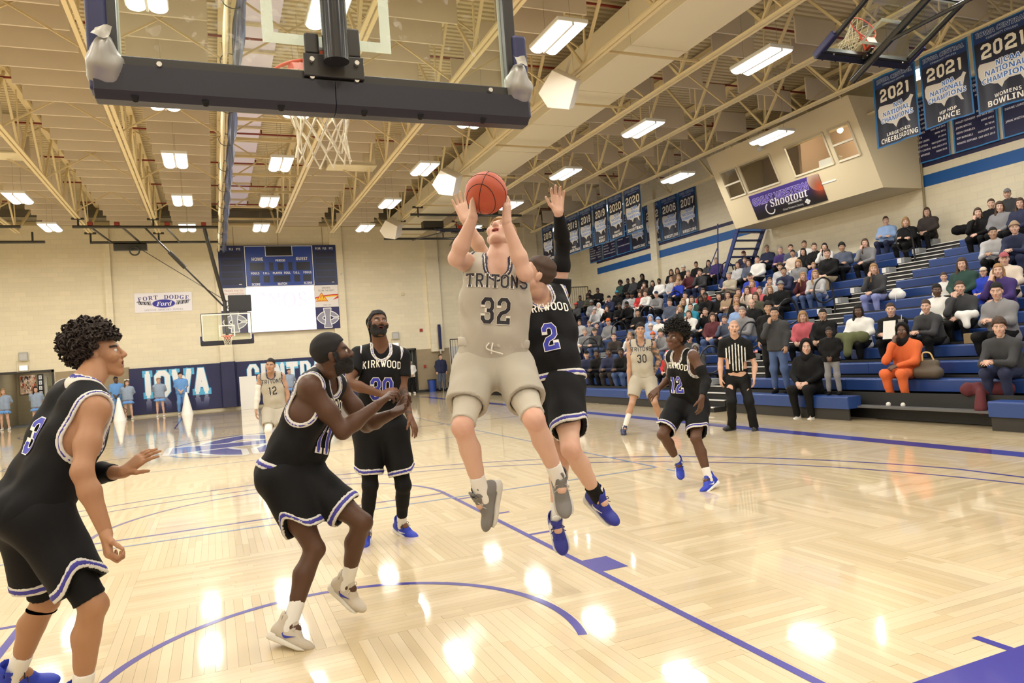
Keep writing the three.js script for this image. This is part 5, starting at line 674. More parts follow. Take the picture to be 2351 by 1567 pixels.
function shoe(P, an, toe, up, c, name = 'shoe', s = 1) {
  const f = nrm(toe), u0 = nrm(sub(up, mul(f, up.dot(f)))), l = u0.clone().cross(f), g = new THREE.Group(); g.name = name; g.applyMatrix4(basis(l, u0, f, an)); g.scale.setScalar(s); P.add(g);
  part('upper', shoeSet.upper, c.upper, g); part('sole', shoeSet.sole, c.sole, g); part('laces', shoeSet.laces, c.lace, g); part('tongue', shoeSet.tongue, c.tongue || c.upper, g); if (c.mark) part('side_mark', shoeSet.swoosh, c.mark, g); return g;
}
function project(F, post, o, ax, ay, n, w, h, nu = 20, nv = 20, off = 0.004) {     // a print laid on a garment: grid marched along -n onto the cloth
  const pos = [], uv = [], idx = [], f = (p) => post ? post(F.f(p.x, p.y, p.z), p.x, p.y, p.z) : F.f(p.x, p.y, p.z);
  for (let j = 0; j <= nv; j++) for (let i = 0; i <= nu; i++) { const u = i / nu, v = j / nv; let p = add(o, mul(ax, (u - 0.5) * w), mul(ay, (v - 0.5) * h), mul(n, 0.3)); for (let q = 0; q < 40; q++) { const d = f(p) - off; if (d < 0.0005) break; p = add(p, mul(n, -Math.min(d * 0.8, 0.03))); } pos.push(p.x, p.y, p.z); uv.push(u, v); }
  for (let j = 0; j < nv; j++) for (let i = 0; i < nu; i++) { const a = j * (nu + 1) + i; idx.push(a, a + 1, a + nu + 2, a, a + nu + 2, a + nu + 1); }
  const g = new THREE.BufferGeometry(); g.setAttribute('position', new THREE.Float32BufferAttribute(pos, 3)); g.setAttribute('uv', new THREE.Float32BufferAttribute(uv, 2)); g.setIndex(idx); g.computeVertexNormals(); return g;
}
const jersey = {
  black: { main: mat('jersey_black', [0.0045, 0.0045, 0.0055], { roughness: 0.7, specularIntensity: 0.4 }), trim: mat('trim_white', [0.62, 0.60, 0.55], { roughness: 0.7 }), mid: mat('trim_blue', [0.035, 0.03, 0.27], { roughness: 0.6 }) },
  grey: { main: mat('jersey_grey', [0.40, 0.365, 0.295], { roughness: 0.85 }), trim: mat('trim_navy', [0.018, 0.017, 0.045], { roughness: 0.7 }), mid: mat('trim_pale', [0.6, 0.57, 0.5], { roughness: 0.7 }) },
};
const skinMat = mat('skin', 0xffffff, { vertexColors: true, roughness: 0.48, specularIntensity: 0.6 });
const sockM = mat('sock_white', [0.72, 0.70, 0.66], { roughness: 0.9 });
function player(key, label, o) {
  const J = {}; for (const [k, v] of Object.entries(PJ[key])) J[k] = V(...v);
  const s = o.s || 1, T = frameOf(J), h = o.h || 0.008, c = jersey[o.team] || null;
  J.toeL = o.toeL; J.toeR = o.toeR;
  const P = thing('person', label, 'person', o.group); const root = add(J.ankL, J.ankR).multiplyScalar(0.5);
  // body: torso and limbs, head and hands each on their own grid, one mesh
  const F = bodyField(J, T, s, o.girth || 1), hs = 1.02 * (o.head || 1), hf = nrm(o.face), hu = nrm(sub(o.crown, mul(hf, o.crown.dot(hf)))), HM = basis(hu.clone().cross(hf), hu, hf, J.head).multiply(new THREE.Matrix4().makeScale(hs, hs, hs));
  F.cap(mix(J.neck, J.head, 0.2), HM.elements && V(0, -0.09, -0.03).applyMatrix4(HM), 0.062 * s, 0.054 * s, 0.03);
  const knee = (x, y, z) => { for (const q of ['L', 'R']) { const k = J['kne' + q]; const d = Math.hypot(x - k.x, y - k.y, z - k.z); if (d < 0.085) return Math.min(1, (0.085 - d) / 0.04) * (0.75 + 0.25 * Math.sin(140 * x + 90 * y)); } return 0; };
  const skinCol = (x, y, z) => { if (o.redKnee) { const w = knee(x, y, z); if (w > 0) return [o.skin[0], o.skin[1] * (1 - 0.2 * w), o.skin[2] * (1 - 0.22 * w)]; } if (o.ink && o.ink(x, y, z, J)) return o.ink(x, y, z, J); return o.skin; };
  const gs = [surf(F, h, { color: skinCol }), headGeo(o.hh || 0.0042, o, o.skin, HM)];
  for (const q of ['L', 'R']) { const d = o['hand' + q] || {}, H = new Field(0.012), wr = J['wr' + q], dir = d.dir || nrm(sub(wr, J['el' + q])); H.cap(mix(J['el' + q], wr, 0.8), wr, 0.031 * s, 0.0265 * s, 0.02); hand(H, wr, dir, d.n || T.f, q === 'L' ? 1 : -1, { s: s * 1.02, ...d }); gs.push(surf(H, o.hg || 0.005, { color: () => d.glove || o.skin, pad: 0.012 })); }
  part('body', mergeGeometries(gs), skinMat, P);
  if (o.hair) o.hair(P, HM);
  const cap = (a, b, r) => (x, y, z) => { const dx = b.x - a.x, dy = b.y - a.y, dz = b.z - a.z, px = x - a.x, py = y - a.y, pz = z - a.z; let t = (px * dx + py * dy + pz * dz) / (dx * dx + dy * dy + dz * dz); t = Math.max(0, Math.min(1, t)); return Math.hypot(px - t * dx, py - t * dy, pz - t * dz) - r; };
  const plane = (p, n) => (x, y, z) => (x - p.x) * n.x + (y - p.y) * n.y + (z - p.z) * n.z;
  const wrinkle = (x, y, z) => 0.0022 * Math.sin(38 * (x * T.up.x + y * T.up.y + z * T.up.z) + 9 * (x * T.l.x + z * T.l.z + y * T.l.y) + 3 * Math.sin(14 * (x + z))) + 0.002 * Math.sin(23 * (x * T.l.x + y * T.l.y + z * T.l.z) - 17 * y);
  if (c) {
    const JF = new Field(0.045); torsoBones(JF, J, T, s, 0.013, 1.05);
    const neckHole = cap(add(J.neck, mul(T.up, 0.16)), add(J.neck, mul(T.up, -0.045 * s), mul(T.f, 0.075 * s)), (o.team === 'grey' ? 0.066 : 0.072) * s), nb = cap(add(J.neck, mul(T.up, 0.16)), add(J.neck, mul(T.up, 0.0)), 0.07 * s), arms = ['L', 'R'].map((q) => { const d = q === 'L' ? 1 : -1, S = J['sh' + q]; return cap(add(S, mul(T.l, d * 0.075 * s), mul(T.up, 0.01)), add(S, mul(T.l, d * 0.055 * s), mul(T.up, -0.13 * s)), 0.098 * s); });
    const hem = plane(add(J.pel, mul(T.up, (o.tuck ?? -0.07))), mul(T.up, -1)), hole = (x, y, z) => Math.min(neckHole(x, y, z), nb(x, y, z), arms[0](x, y, z), arms[1](x, y, z));
    const jp = (d, x, y, z) => Math.max(d + wrinkle(x, y, z), -hole(x, y, z), hem(x, y, z));
    const jer = part('jersey', surf(JF, h, { post: jp }), c.main, P);
    const band = (a, b, e, m, n, fn = hole) => part(n, surf(JF, h * 0.66, { post: (d, x, y, z) => { const q = fn(x, y, z), w = d + wrinkle(x, y, z); return Math.max(w - e, -0.012 - w, a - q, q - b, hem(x, y, z)); } }), m, jer);
    band(-0.004, 0.026, 0.003, c.trim, 'trim'); band(0.0065, 0.0165, 0.0055, c.mid, 'trim_stripe');
    if (o.print) { const side = o.print.back ? -1 : 1, n = mul(T.f, side), C0 = add(mix(J.pel, J.neck, o.print.at ?? 0.55), mul(T.l, (o.print.dx || 0))), g = project(JF, (d, x, y, z) => d + wrinkle(x, y, z), C0, mul(T.l, side), T.up, n, o.print.w || 0.36, o.print.h || 0.40); part('lettering', g, mat('print_' + key, 0xffffff, { map: o.print.map, transparent: true, roughness: 0.6, polygonOffset: true, polygonOffsetFactor: -1 }), jer); }
    // shorts
    const SF = new Field(0.06), waist = add(J.pel, mul(T.up, 0.095 * s)), hemT = o.hemT || 0.80, hems = {};
    SF.cap(add(waist, mul(T.lp, 0.07 * s)), add(waist, mul(T.lp, -0.07 * s)), 0.124 * s); SF.cap(J.hipL, J.hipR, 0.13 * s); for (const d of [-1, 1]) SF.ball(add(J.pel, mul(T.up, -0.055), mul(T.lp, d * 0.07 * s), mul(T.fp, -0.06 * s)), 0.118 * s);
    for (const q of ['L', 'R']) { const hp = J['hip' + q], kn = J['kne' + q], e = mix(hp, kn, hemT + 0.06), n = nrm(sub(kn, hp)), p = mix(hp, kn, hemT); const out = nrm(sub(mul(T.lp, q === 'L' ? 1 : -1), mul(n, T.lp.dot(n) * (q === 'L' ? 1 : -1)))); hems[q] = { hp, n, out, p }; SF.cap(hp, e, 0.118 * s, 0.104 * s); SF.cap(add(hp, mul(out, 0.01)), add(e, mul(out, 0.015), mul(T.up, -0.01)), 0.11 * s, 0.1 * s); }
    const hemD = (x, y, z) => { let best = 1e9, r = 0; for (const q of ['L', 'R']) { const H = hems[q], ax = x - H.hp.x, ay = y - H.hp.y, az = z - H.hp.z, t = ax * H.n.x + ay * H.n.y + az * H.n.z, rx = ax - t * H.n.x, ry = ay - t * H.n.y, rz = az - t * H.n.z, rad = Math.hypot(rx, ry, rz), L = Math.hypot(H.p.x - H.hp.x, H.p.y - H.hp.y, H.p.z - H.hp.z); const lat = (rx * H.out.x + ry * H.out.y + rz * H.out.z) / Math.max(0.02, rad), d = t > 0 ? rad : Math.hypot(rad, t); if (d < best) { best = d; r = t - L + (o.notch ?? 0.075) * Math.pow(Math.max(0, lat), 5); } } return r; };
    const top = plane(waist, T.up), inn = ['L', 'R'].map((q) => cap(mix(hems[q].hp, J['kne' + q], hemT - 0.12), J['kne' + q], 0.09 * s)), inner = (x, y, z) => Math.min(inn[0](x, y, z), inn[1](x, y, z));
    const swr = (x, y, z) => 0.003 * Math.sin(31 * (x * T.lp.x + y * T.lp.y + z * T.lp.z) + 11 * y) + 0.002 * Math.sin(47 * (x * T.fp.x + z * T.fp.z) - 13 * y);
    const sp = (d, x, y, z) => Math.max(d + swr(x, y, z), hemD(x, y, z), top(x, y, z), -inner(x, y, z));
    const sh = part('shorts', surf(SF, h, { post: sp }), o.shortsM || c.main, P);
    if (o.team === 'black') { const hb = (a, b, e, m, n) => part(n, surf(SF, h * 0.7, { post: (d, x, y, z) => { const q = -hemD(x, y, z), w = d + swr(x, y, z); return Math.max(w - e, -0.014 - w, a - q, q - b); } }), m, sh); hb(0.0, 0.05, 0.002, c.trim, 'hem_band'); hb(0.012, 0.038, 0.004, c.mid, 'hem_stripe'); }
    if (o.belt) { const wb = (a, b, e, m, n) => part(n, surf(JF, h * 0.7, { post: (d, x, y, z) => { const q = -hem(x, y, z), w = d + wrinkle(x, y, z); return Math.max(w - e, -0.012 - w, a - q, q - b); } }), m, jer); wb(0.0, 0.05, 0.004, c.trim, 'hem_band'); wb(0.013, 0.037, 0.006, c.mid, 'hem_stripe'); }
    const tight = o.tights || (o.under ? [0.94, o.under] : null);
    if (tight) for (const q of ['L', 'R']) if (!o.underSide || o.underSide.includes(q)) { const U = new Field(0.02), hp = J['hip' + q], kn = J['kne' + q], an = J['ank' + q]; U.cap(hp, kn, LEG[0] * s + 0.004, LEG[1] * s + 0.008); U.cap(mix(hp, kn, 0.3), mix(hp, kn, 0.6), 0.09 * s + 0.005, 0.076 * s + 0.006); U.ball(kn, 0.072 * s); U.cap(kn, an, 0.06 * s, 0.045 * s); U.cap(mix(kn, an, 0.2), mix(kn, an, 0.45), 0.062 * s, 0.056 * s); const end = tight[0] <= 1 ? mix(hp, kn, tight[0]) : mix(kn, an, tight[0] - 1), n = tight[0] <= 1 ? nrm(sub(kn, hp)) : nrm(sub(an, kn)), pl = plane(end, n); part(tight[0] > 1 ? 'leg_tight' : 'under_short', surf(U, h, { post: (d, x, y, z) => Math.max(d, pl(x, y, z)) }), tight[1], P); }
  }
  if (o.cloth) o.cloth(P, J, T, s, h, { cap, plane, wrinkle });
  for (const q of ['L', 'R']) {
    const an = J['ank' + q], kn = J['kne' + q], up = nrm(sub(kn, an)), sk = o['sock' + q] || o.sock || [sockM, 0.13]; if (sk[0]) { const U = new Field(0.01).cap(add(an, mul(up, -0.02)), add(an, mul(up, sk[1])), 0.044 * s, (sk[2] || 0.046) * s), spl = plane(add(an, mul(up, sk[1] - 0.005)), up); part('sock', surf(U, h, { post: (d, x, y, z) => Math.max(d, spl(x, y, z)) }), sk[0], P); }
    if (o['toe' + q]) shoe(P, an, o['toe' + q], o['shoeUp' + q] || up, o.shoes, 'shoe', s * (o.shoeS || 1));
  }
  return { P, J, T, HM, s };
}
// sleeves and bands around a limb
function sleeve(P, name, m, a, b, c, ra, s, t0, t1, e = 0.005, h = 0.008) {            // from t0 to t1, 0..1 first bone, 1..2 second bone
  const U = new Field(0.025); limb(U, a, b, c, ra, s, e); const pt = (t) => t <= 1 ? mix(a, b, t) : mix(b, c, t - 1), dr = (t) => t <= 1 ? nrm(sub(b, a)) : nrm(sub(c, b)), p0 = pt(t0), n0 = dr(t0), p1 = pt(t1), n1 = dr(t1);
  U.ball(mix(a, b, 0.55), 0.051 * s + e, 0.04);
  return part(name, surf(U, h, { post: (d, x, y, z) => Math.max(d, (p0.x - x) * n0.x + (p0.y - y) * n0.y + (p0.z - z) * n0.z, (x - p1.x) * n1.x + (y - p1.y) * n1.y + (z - p1.z) * n1.z) }), m, P);
}
// ---------------------------------------------------------------- hair
const hairM = (k, c, r = 0.75) => mat('hair_' + k, c, { roughness: r });
function capHair(P, HM, m, { h = 0.006, top = 0.016, side = 0.006, line = 0.062, low = -0.055, rough = 0.004, name = 'hair', temple = 0.03 } = {}) {
  const F = new Field(0.02).ell(V(0, 0.03 + top * 0.5, -0.018), [0.075 + side, 0.089 + top * 0.55, 0.096 + side * 1.2]);
  const g = surf(F, h, { pad: 0.02, post: (d, x, y, z) => { const w = rough * (Math.sin(70 * x + 3) * Math.sin(60 * z) + 0.7 * Math.sin(110 * y + 40 * x)); const hl = z > 0.0 ? line - 0.02 * Math.max(0, Math.abs(x) - 0.04) / 0.03 - Math.max(0, (0.055 - z)) * (line - temple) / 0.055 * (Math.abs(x) > 0.05 ? 1 : 0.3) : (z > -0.02 ? temple * (z + 0.02) / 0.02 + low * 0.3 * -z / 0.02 : low + (z + 0.02) * -0.6 * 0); return Math.max(d + w, (hl - y) * 0.8); } });
  g.applyMatrix4(HM); return part(name, g, m, P);
}
function curls(P, HM, m, { R = [0.105, 0.115, 0.12], n = 420, r = 0.011, c = V(0, 0.055, -0.025), line = 0.045, low = -0.06, len = 0.035 } = {}) {
  const F = new Field(0.03).ell(c, R.map((v) => v * 0.86)); const keep = (x, y, z) => y > (z > 0.02 ? line + (0.06 - z) * 0.1 : z > -0.03 ? line * (z + 0.03) / 0.05 + low * 0.2 : low);
  const gs = [surf(F, 0.009, { post: (d, x, y, z) => Math.max(d + 0.006 * Math.sin(90 * x) * Math.sin(80 * y) * Math.sin(85 * z), (z > 0.02 ? line + 0.008 : z > -0.03 ? line * (z + 0.03) / 0.05 + low * 0.2 : low + 0.01) - y) })]; gs[0].deleteAttribute('uv');
  for (let i = 0; i < n; i++) { const u = rr(-1, 1), a = rr(0, 6.283), q = Math.sqrt(1 - u * u), d = V(q * Math.cos(a), u, q * Math.sin(a)), b = V(c.x + d.x * R[0] * 0.84, c.y + d.y * R[1] * 0.84, c.z + d.z * R[2] * 0.84); if (!keep(b.x, b.y, b.z)) continue; const t1 = nrm(d.clone().cross(V(rr(-1, 1), rr(-1, 1), rr(-1, 1)))), t2 = d.clone().cross(t1), p = []; const L = len * rr(0.6, 1.3), w = r * rr(0.7, 1.3), ph = rr(0, 6.28); for (let k = 0; k <= 5; k++) { const t = k / 5; p.push(add(b, mul(d, L * t), mul(t1, w * Math.cos(ph + t * 7)), mul(t2, w * Math.sin(ph + t * 7)))); } const g = tube(p, 0.0048, 4, 8); g.deleteAttribute('uv'); gs.push(g); }
  const g = merge(gs); g.applyMatrix4(HM); return part('hair', g, m, P);
}
function beard(P, HM, m, { h = 0.0045, thick = 0.008, low = 0.012 } = {}) {
  const F = headField({}); const g = surf(F, h, { pad: 0.025, post: (d, x, y, z) => { const ax = Math.abs(x), side = ax > 0.05 && z < 0.034, edge = side ? 0.012 : ax < 0.026 ? -0.0475 : -0.05 + Math.min(0.024, (ax - 0.026)) * 0.5; let q = Math.max(d - thick - 0.0015 * Math.sin(260 * x) * Math.sin(240 * y + 100 * z), y - edge, (y > -0.06 ? 0.004 : -0.012) - z, -0.122 - low - y); const mo = Math.hypot(x / 0.0235, (y + 0.067) / 0.0118); if (z > 0.055 && mo < 1.25) q = Math.max(q, (1.12 - mo) * 0.012); return q; } });
  g.applyMatrix4(HM); return part('beard', g, m, P);
}
// ---------------------------------------------------------------- the players and the referee
const SK = { pale: [0.60, 0.375, 0.275], fair: [0.56, 0.34, 0.245], tan: [0.36, 0.185, 0.098], olive: [0.42, 0.245, 0.16], brown: [0.145, 0.068, 0.037], dark: [0.082, 0.038, 0.021], deep: [0.10, 0.048, 0.028] };
const printKirk = (num, name = 'KIRKWOOD') => canvas(512, 576, (x, w, h) => { x.clearRect(0, 0, w, h); if (name) block(x, name, w / 2, h * 0.1, 50, 86, { lw: 0.24, gap: 0.17, fill: '#efe9dc', bend: 26 }); block(x, num, w / 2, h * 0.46, num.length > 1 ? 118 : 130, 250, { lw: 0.3, gap: 0.2, fill: '#3238a8', line: '#e6e2da', lineW: 0.055 }); });
const printTri = (num) => canvas(512, 576, (x, w, h) => { x.clearRect(0, 0, w, h); block(x, 'TRITONS', w / 2, h * 0.1, 66, 108, { lw: 0.24, gap: 0.16, fill: '#17151f', line: '#d8d2c4', lineW: 0.035 }); block(x, num, w / 2, h * 0.42, 104, 205, { lw: 0.28, gap: 0.24, fill: '#17151f', line: '#d8d2c4', lineW: 0.035 }); });
const M = (k, c, o) => mat(k, c, o), blackCloth = M('cloth_black', [0.005, 0.005, 0.0055], { roughness: 0.75, specularIntensity: 0.4 }), shoeBlue = { upper: M('shoe_blue', [0.012, 0.035, 0.42], { roughness: 0.55 }), sole: M('sole_white', [0.66, 0.65, 0.62], { roughness: 0.6 }), lace: M('lace_black', [0.015, 0.015, 0.02], { roughness: 0.8 }), mark: M('mark_white', [0.75, 0.75, 0.75], { roughness: 0.5 }) };
const shoeGrey = { upper: M('shoe_grey', [0.17, 0.16, 0.15], { roughness: 0.8 }), sole: M('sole_bone', [0.52, 0.49, 0.44], { roughness: 0.6 }), lace: M('lace_grey', [0.38, 0.36, 0.33], { roughness: 0.8 }) }, shoeBeige = { upper: M('shoe_beige', [0.50, 0.44, 0.36], { roughness: 0.75 }), sole: M('sole_cream', [0.62, 0.58, 0.5], { roughness: 0.6 }), lace: M('lace_cream', [0.6, 0.55, 0.47], { roughness: 0.8 }), mark: M('mark_blue', [0.02, 0.03, 0.30], { roughness: 0.5 }) };
const shoeWB = { upper: M('shoe_royal', [0.012, 0.02, 0.26], { roughness: 0.5 }), sole: M('sole_white'), lace: M('lace_navy', [0.012, 0.015, 0.12], { roughness: 0.8 }), tongue: M('shoe_white', [0.66, 0.66, 0.66], { roughness: 0.6 }), mark: M('mark_white') }, shoeNavy = { upper: M('shoe_navy', [0.012, 0.017, 0.06], { roughness: 0.5 }), sole: M('sole_navy', [0.03, 0.035, 0.08], { roughness: 0.6 }), lace: M('lace_navy') }, shoeBlk = { upper: M('shoe_black', [0.012, 0.012, 0.012], { roughness: 0.6 }), sole: M('sole_black', [0.015, 0.015, 0.015], { roughness: 0.6 }), lace: M('lace_black') }, shoeWht = { upper: M('shoe_white'), sole: M('sole_white'), lace: M('lace_white', [0.7, 0.7, 0.7], { roughness: 0.8 }) };
{ // number 3, on the left
  const r = player('p3', 'person in black number 3 jersey crouching at the left edge', { h: 0.0108, team: 'black', s: 1.0, skin: SK.tan, face: D3(0.93, 0.24, -0.30), crown: D3(-0.22, 0.97, 0.05), open: 0.006, brow: [0.02, 0.012, 0.008], look: V(0.1, 0.1, 1), toeR: D3(0.92, -0.12, -0.4), toeL: D3(0.85, -0.1, -0.5), shoes: shoeBlue, under: blackCloth, underSide: ['R', 'L'], hemT: 0.80, tuck: -0.13,
    print: { back: true, map: printKirk('3', ''), at: 0.62, w: 0.34, h: 0.40 }, handR: { dir: D3(0.25, -0.85, 0.25), n: D3(0.75, -0.1, -0.6), curl: 1.25 }, handL: { dir: D3(0.72, 0.62, -0.2), n: D3(0.45, -0.55, -0.7), curl: 0.22, spread: 0.16 }, hair: (P, HM) => { curls(P, HM, hairM('brown_curl', [0.022, 0.012, 0.007]), { R: [0.108, 0.115, 0.125], n: 900, line: 0.058, c: V(0, 0.062, -0.030), low: -0.045 }); } });
  sleeve(r.P, 'arm_sleeve', blackCloth, r.J.shL, r.J.elL, r.J.wrL, ARM, 1, 0.9, 1.72, 0.006, 0.0075);
  const g = new THREE.TorusGeometry(0.058, 0.009, 8, 28), k = mix(r.J.kneL, r.J.ankL, 0.12); g.scale(1, 1, 1.2); g.applyMatrix4(basis(r.T.lp, nrm(r.T.lp.clone().cross(nrm(sub(r.J.kneL, r.J.ankL)))), nrm(sub(r.J.kneL, r.J.ankL)), k)); part('knee_strap', g, M('strap_slate', [0.07, 0.075, 0.10], { roughness: 0.6 }), r.P);
}
{ // number 11, crouching in front
  const r = player('p11', 'person in black number 11 jersey and beige shoes crouching in the lane', { h: 0.0108, team: 'black', s: 0.97, girth: 1.1, skin: SK.dark, face: D3(0.93, 0.28, -0.22), crown: D3(-0.26, 0.95, 0.1), open: 0.007, nose: 1.25, lip: [0.13, 0.05, 0.04], toeR: D3(0.93, -0.2, 0.3), toeL: D3(0.78, -0.5, 0.35), shoeUpL: D3(0.3, 0.9, 0.2), shoes: shoeBeige, belt: true, tuck: -0.03, notch: 0.11, hemT: 0.74, sock: [sockM, 0.15],
    print: { map: printKirk('11'), at: 0.52, w: 0.36, h: 0.42 }, handR: { dir: D3(0.75, 0.6, 0.1), n: D3(0.45, -0.75, -0.3), curl: [0.9, 1.0, 1.1, 1.2] }, handL: { dir: D3(0.85, 0.42, 0.2), n: D3(-0.45, 0.75, 0.5), curl: 0.55 },
    hair: (P, HM) => { capHair(P, HM, hairM('black', [0.006, 0.005, 0.005], 0.85), { top: 0.016, side: 0.007, rough: 0.0012, line: 0.058, temple: 0.02 }); beard(P, HM, hairM('black'), { thick: 0.0075, low: 0.014 }); } });
}
{ // number 30 in black
  const r = player('p30k', 'person in black number 30 jersey over a tee with leg tights, looking up', { h: 0.012, team: 'black', s: 0.98, skin: SK.brown, face: D3(0.42, 0.34, 0.84), crown: D3(-0.12, 0.94, -0.34), open: 0.006, nose: 1.2, lip: [0.16, 0.06, 0.05], toeR: D3(0.1, -0.2, 0.95), toeL: D3(0.78, -0.25, 0.55), shoes: shoeBlue, tights: [1.78, blackCloth], hemT: 0.82, notch: 0.05,
    print: { map: printKirk('30'), at: 0.55, w: 0.37, h: 0.43 }, handR: { dir: D3(0.9, 0.3, 0.1), n: D3(0.2, -0.7, -0.5), curl: 0.9 }, handL: { dir: D3(0.45, -0.85, 0.25), n: D3(-0.75, -0.35, -0.3), curl: 0.3, spread: 0.2 }, ink: (x, y, z, J) => { const w = J.wrL, e = J.elL; const d = Math.min(mix(e, w, 0.3).distanceTo(V(x, y, z)), mix(e, w, 0.7).distanceTo(V(x, y, z))); return d < 0.09 && Math.sin(90 * y + 40 * x) * Math.sin(70 * z - 60 * y) > -0.1 ? [0.07, 0.045, 0.035] : null; },
    hair: (P, HM) => { const m = hairM('black'), g = []; capHair(P, HM, m, { top: 0.012, side: 0.006, line: 0.062, temple: 0.03, rough: 0.003 }); for (let i = 0; i < 26; i++) { const a = (i / 25 - 0.5) * 2.4, b = rr(0.2, 1), s0 = V(0.072 * Math.sin(a), 0.06 + 0.055 * b * Math.cos(a), 0.03 - 0.09 * b); g.push(tube([s0, V(0.085 * Math.sin(a), 0.03 + 0.06 * b * Math.cos(a), -0.07), V(0.05 * Math.sin(a), -0.02, -0.118), V(0.03 * Math.sin(a) - 0.01, -0.12 - rr(0, 0.03), -0.115), V(0.04 * Math.sin(a) - 0.03, -0.2 - rr(0, 0.05), -0.09)], 0.0075, 6, 18)); } const q = merge(g); q.applyMatrix4(HM); part('dreadlocks', q, m, P); beard(P, HM, m, { thick: 0.0045, low: 0.004 }); } });
  for (const q of ['L', 'R']) sleeve(r.P, 'tee_sleeve', blackCloth, r.J['sh' + q], r.J['el' + q], r.J['wr' + q], ARM.map((v) => v * 1.25), 0.98, -0.25, 0.62, 0.012, 0.0085);
  const TF = new Field(0.045); torsoBones(TF, r.J, r.T, 0.98, 0.006); part('undershirt', surf(TF, 0.01, { post: ((c) => (d, x, y, z) => Math.max(d, 0.083 - Math.hypot(x - c.x, y - c.y, z - c.z)))(add(r.J.neck, mul(r.T.up, 0.055))) }), blackCloth, r.P);
}
{ // number 32, shooting
  const r = player('p32', 'person in grey TRITONS 32 uniform in mid air raising the ball', { h: 0.0108, team: 'grey', s: 1.0, skin: SK.pale, redKnee: true, face: D3(-0.28, 0.72, 0.64), crown: D3(0.12, 0.66, -0.74), open: 0.012, brow: [0.24, 0.13, 0.06], lip: [0.5, 0.18, 0.15], toeR: D3(-0.18, -0.93, 0.1), shoeUpR: D3(-0.75, 0.1, 0.45), toeL: D3(0.12, -0.72, 0.62), shoeUpL: D3(-0.05, 0.65, 0.75), shoes: shoeGrey, notch: 0.02, hemT: 0.66, tuck: -0.09, under: M('tight_bone', [0.50, 0.46, 0.38], { roughness: 0.85 }), sock: [sockM, 0.14],
    print: { map: printTri('32'), at: 0.53, w: 0.37, h: 0.43 }, handR: { dir: D3(-0.05, 1, 0.02), n: D3(0.92, 0.25, -0.15), curl: [0.30, 0.34, 0.36, 0.36], spread: 0.22 }, handL: { dir: D3(0.02, 1, 0.05), n: D3(-0.85, 0.3, -0.35), curl: [0.30, 0.3, 0.33, 0.3], spread: 0.2 },
    hair: (P, HM) => capHair(P, HM, hairM('blond', [0.30, 0.17, 0.07]), { top: 0.022, side: 0.008, rough: 0.003 }) });
  // gathered waistband, drawcord and the navy side stripe
  const W = add(r.J.pel, mul(r.T.up, 0.055)), wf = new Field(0.05).cap(add(W, mul(r.T.lp, 0.08)), add(W, mul(r.T.lp, -0.08)), 0.136); part('waistband', surf(wf, 0.0075, { post: (d, x, y, z) => { const q = (x - W.x) * r.T.up.x + (y - W.y) * r.T.up.y + (z - W.z) * r.T.up.z, a = (x - W.x) * r.T.lp.x + (z - W.z) * r.T.lp.z; return Math.max(d + 0.0025 * Math.sin(a * 190), Math.abs(q) - 0.028); } }), M('waist_grey', [0.44, 0.40, 0.33], { roughness: 0.85 }), r.P);
  const fr = add(W, mul(r.T.fp, 0.138)); part('drawcord', [0.012, 0.045].map((o, i) => tube([add(fr, mul(r.T.lp, -o * 0.6)), add(fr, mul(r.T.lp, -o), mul(r.T.up, -0.03), mul(r.T.fp, 0.012)), add(fr, mul(r.T.lp, o * (i ? 1.2 : -1)), mul(r.T.up, -0.062), mul(r.T.fp, 0.008))], 0.0045, 6, 10)), M('cord_white', [0.66, 0.62, 0.53], { roughness: 0.8 }), r.P);
}
{ // number 2, defending
  const r = player('p2', 'person in black number 2 jersey leaping with a raised black arm sleeve', { h: 0.011, team: 'black', s: 1.0, skin: SK.pale, redKnee: true, face: D3(-0.93, 0.34, 0.12), crown: D3(0.3, 0.94, 0.05), brow: [0.06, 0.035, 0.02], toeR: D3(0.2, -0.75, 0.6), shoeUpR: D3(-0.1, 0.7, 0.6), toeL: D3(0.62, -0.55, 0.55), shoeUpL: D3(0.1, 0.7, 0.6), shoes: shoeWB, belt: true, tuck: -0.03, notch: 0.05, hemT: 0.72, sockL: [blackCloth, 0.12, 0.05], sockR: [sockM, 0.15],
    print: { map: printKirk('2'), at: 0.56, w: 0.36, h: 0.42, dx: -0.0 }, handL: { dir: D3(-0.05, 1, 0.1), n: D3(0.1, -0.2, 1), curl: [0.5, 0.45, 0.45, 0.5], spread: 0.2 }, handR: { dir: D3(-0.3, 0.95, 0.0), n: D3(0.2, 0.1, 1), curl: 0.2, spread: 0.25 }, hair: (P, HM) => capHair(P, HM, hairM('brown', [0.055, 0.03, 0.017]), { top: 0.016, side: 0.006, temple: 0.035 }) });
  sleeve(r.P, 'arm_sleeve', blackCloth, r.J.shL, r.J.elL, r.J.wrL, ARM, 1, 0.42, 1.93, 0.006, 0.0075); sleeve(r.P, 'tee_sleeve', blackCloth, r.J.shL, r.J.elL, r.J.wrL, ARM.map((v) => v * 1.25), 1, -0.3, 0.28, 0.012, 0.0085); sleeve(r.P, 'tee_sleeve', blackCloth, r.J.shR, r.J.elR, r.J.wrR, ARM.map((v) => v * 1.25), 1, -0.3, 0.3, 0.012, 0.0085);
}
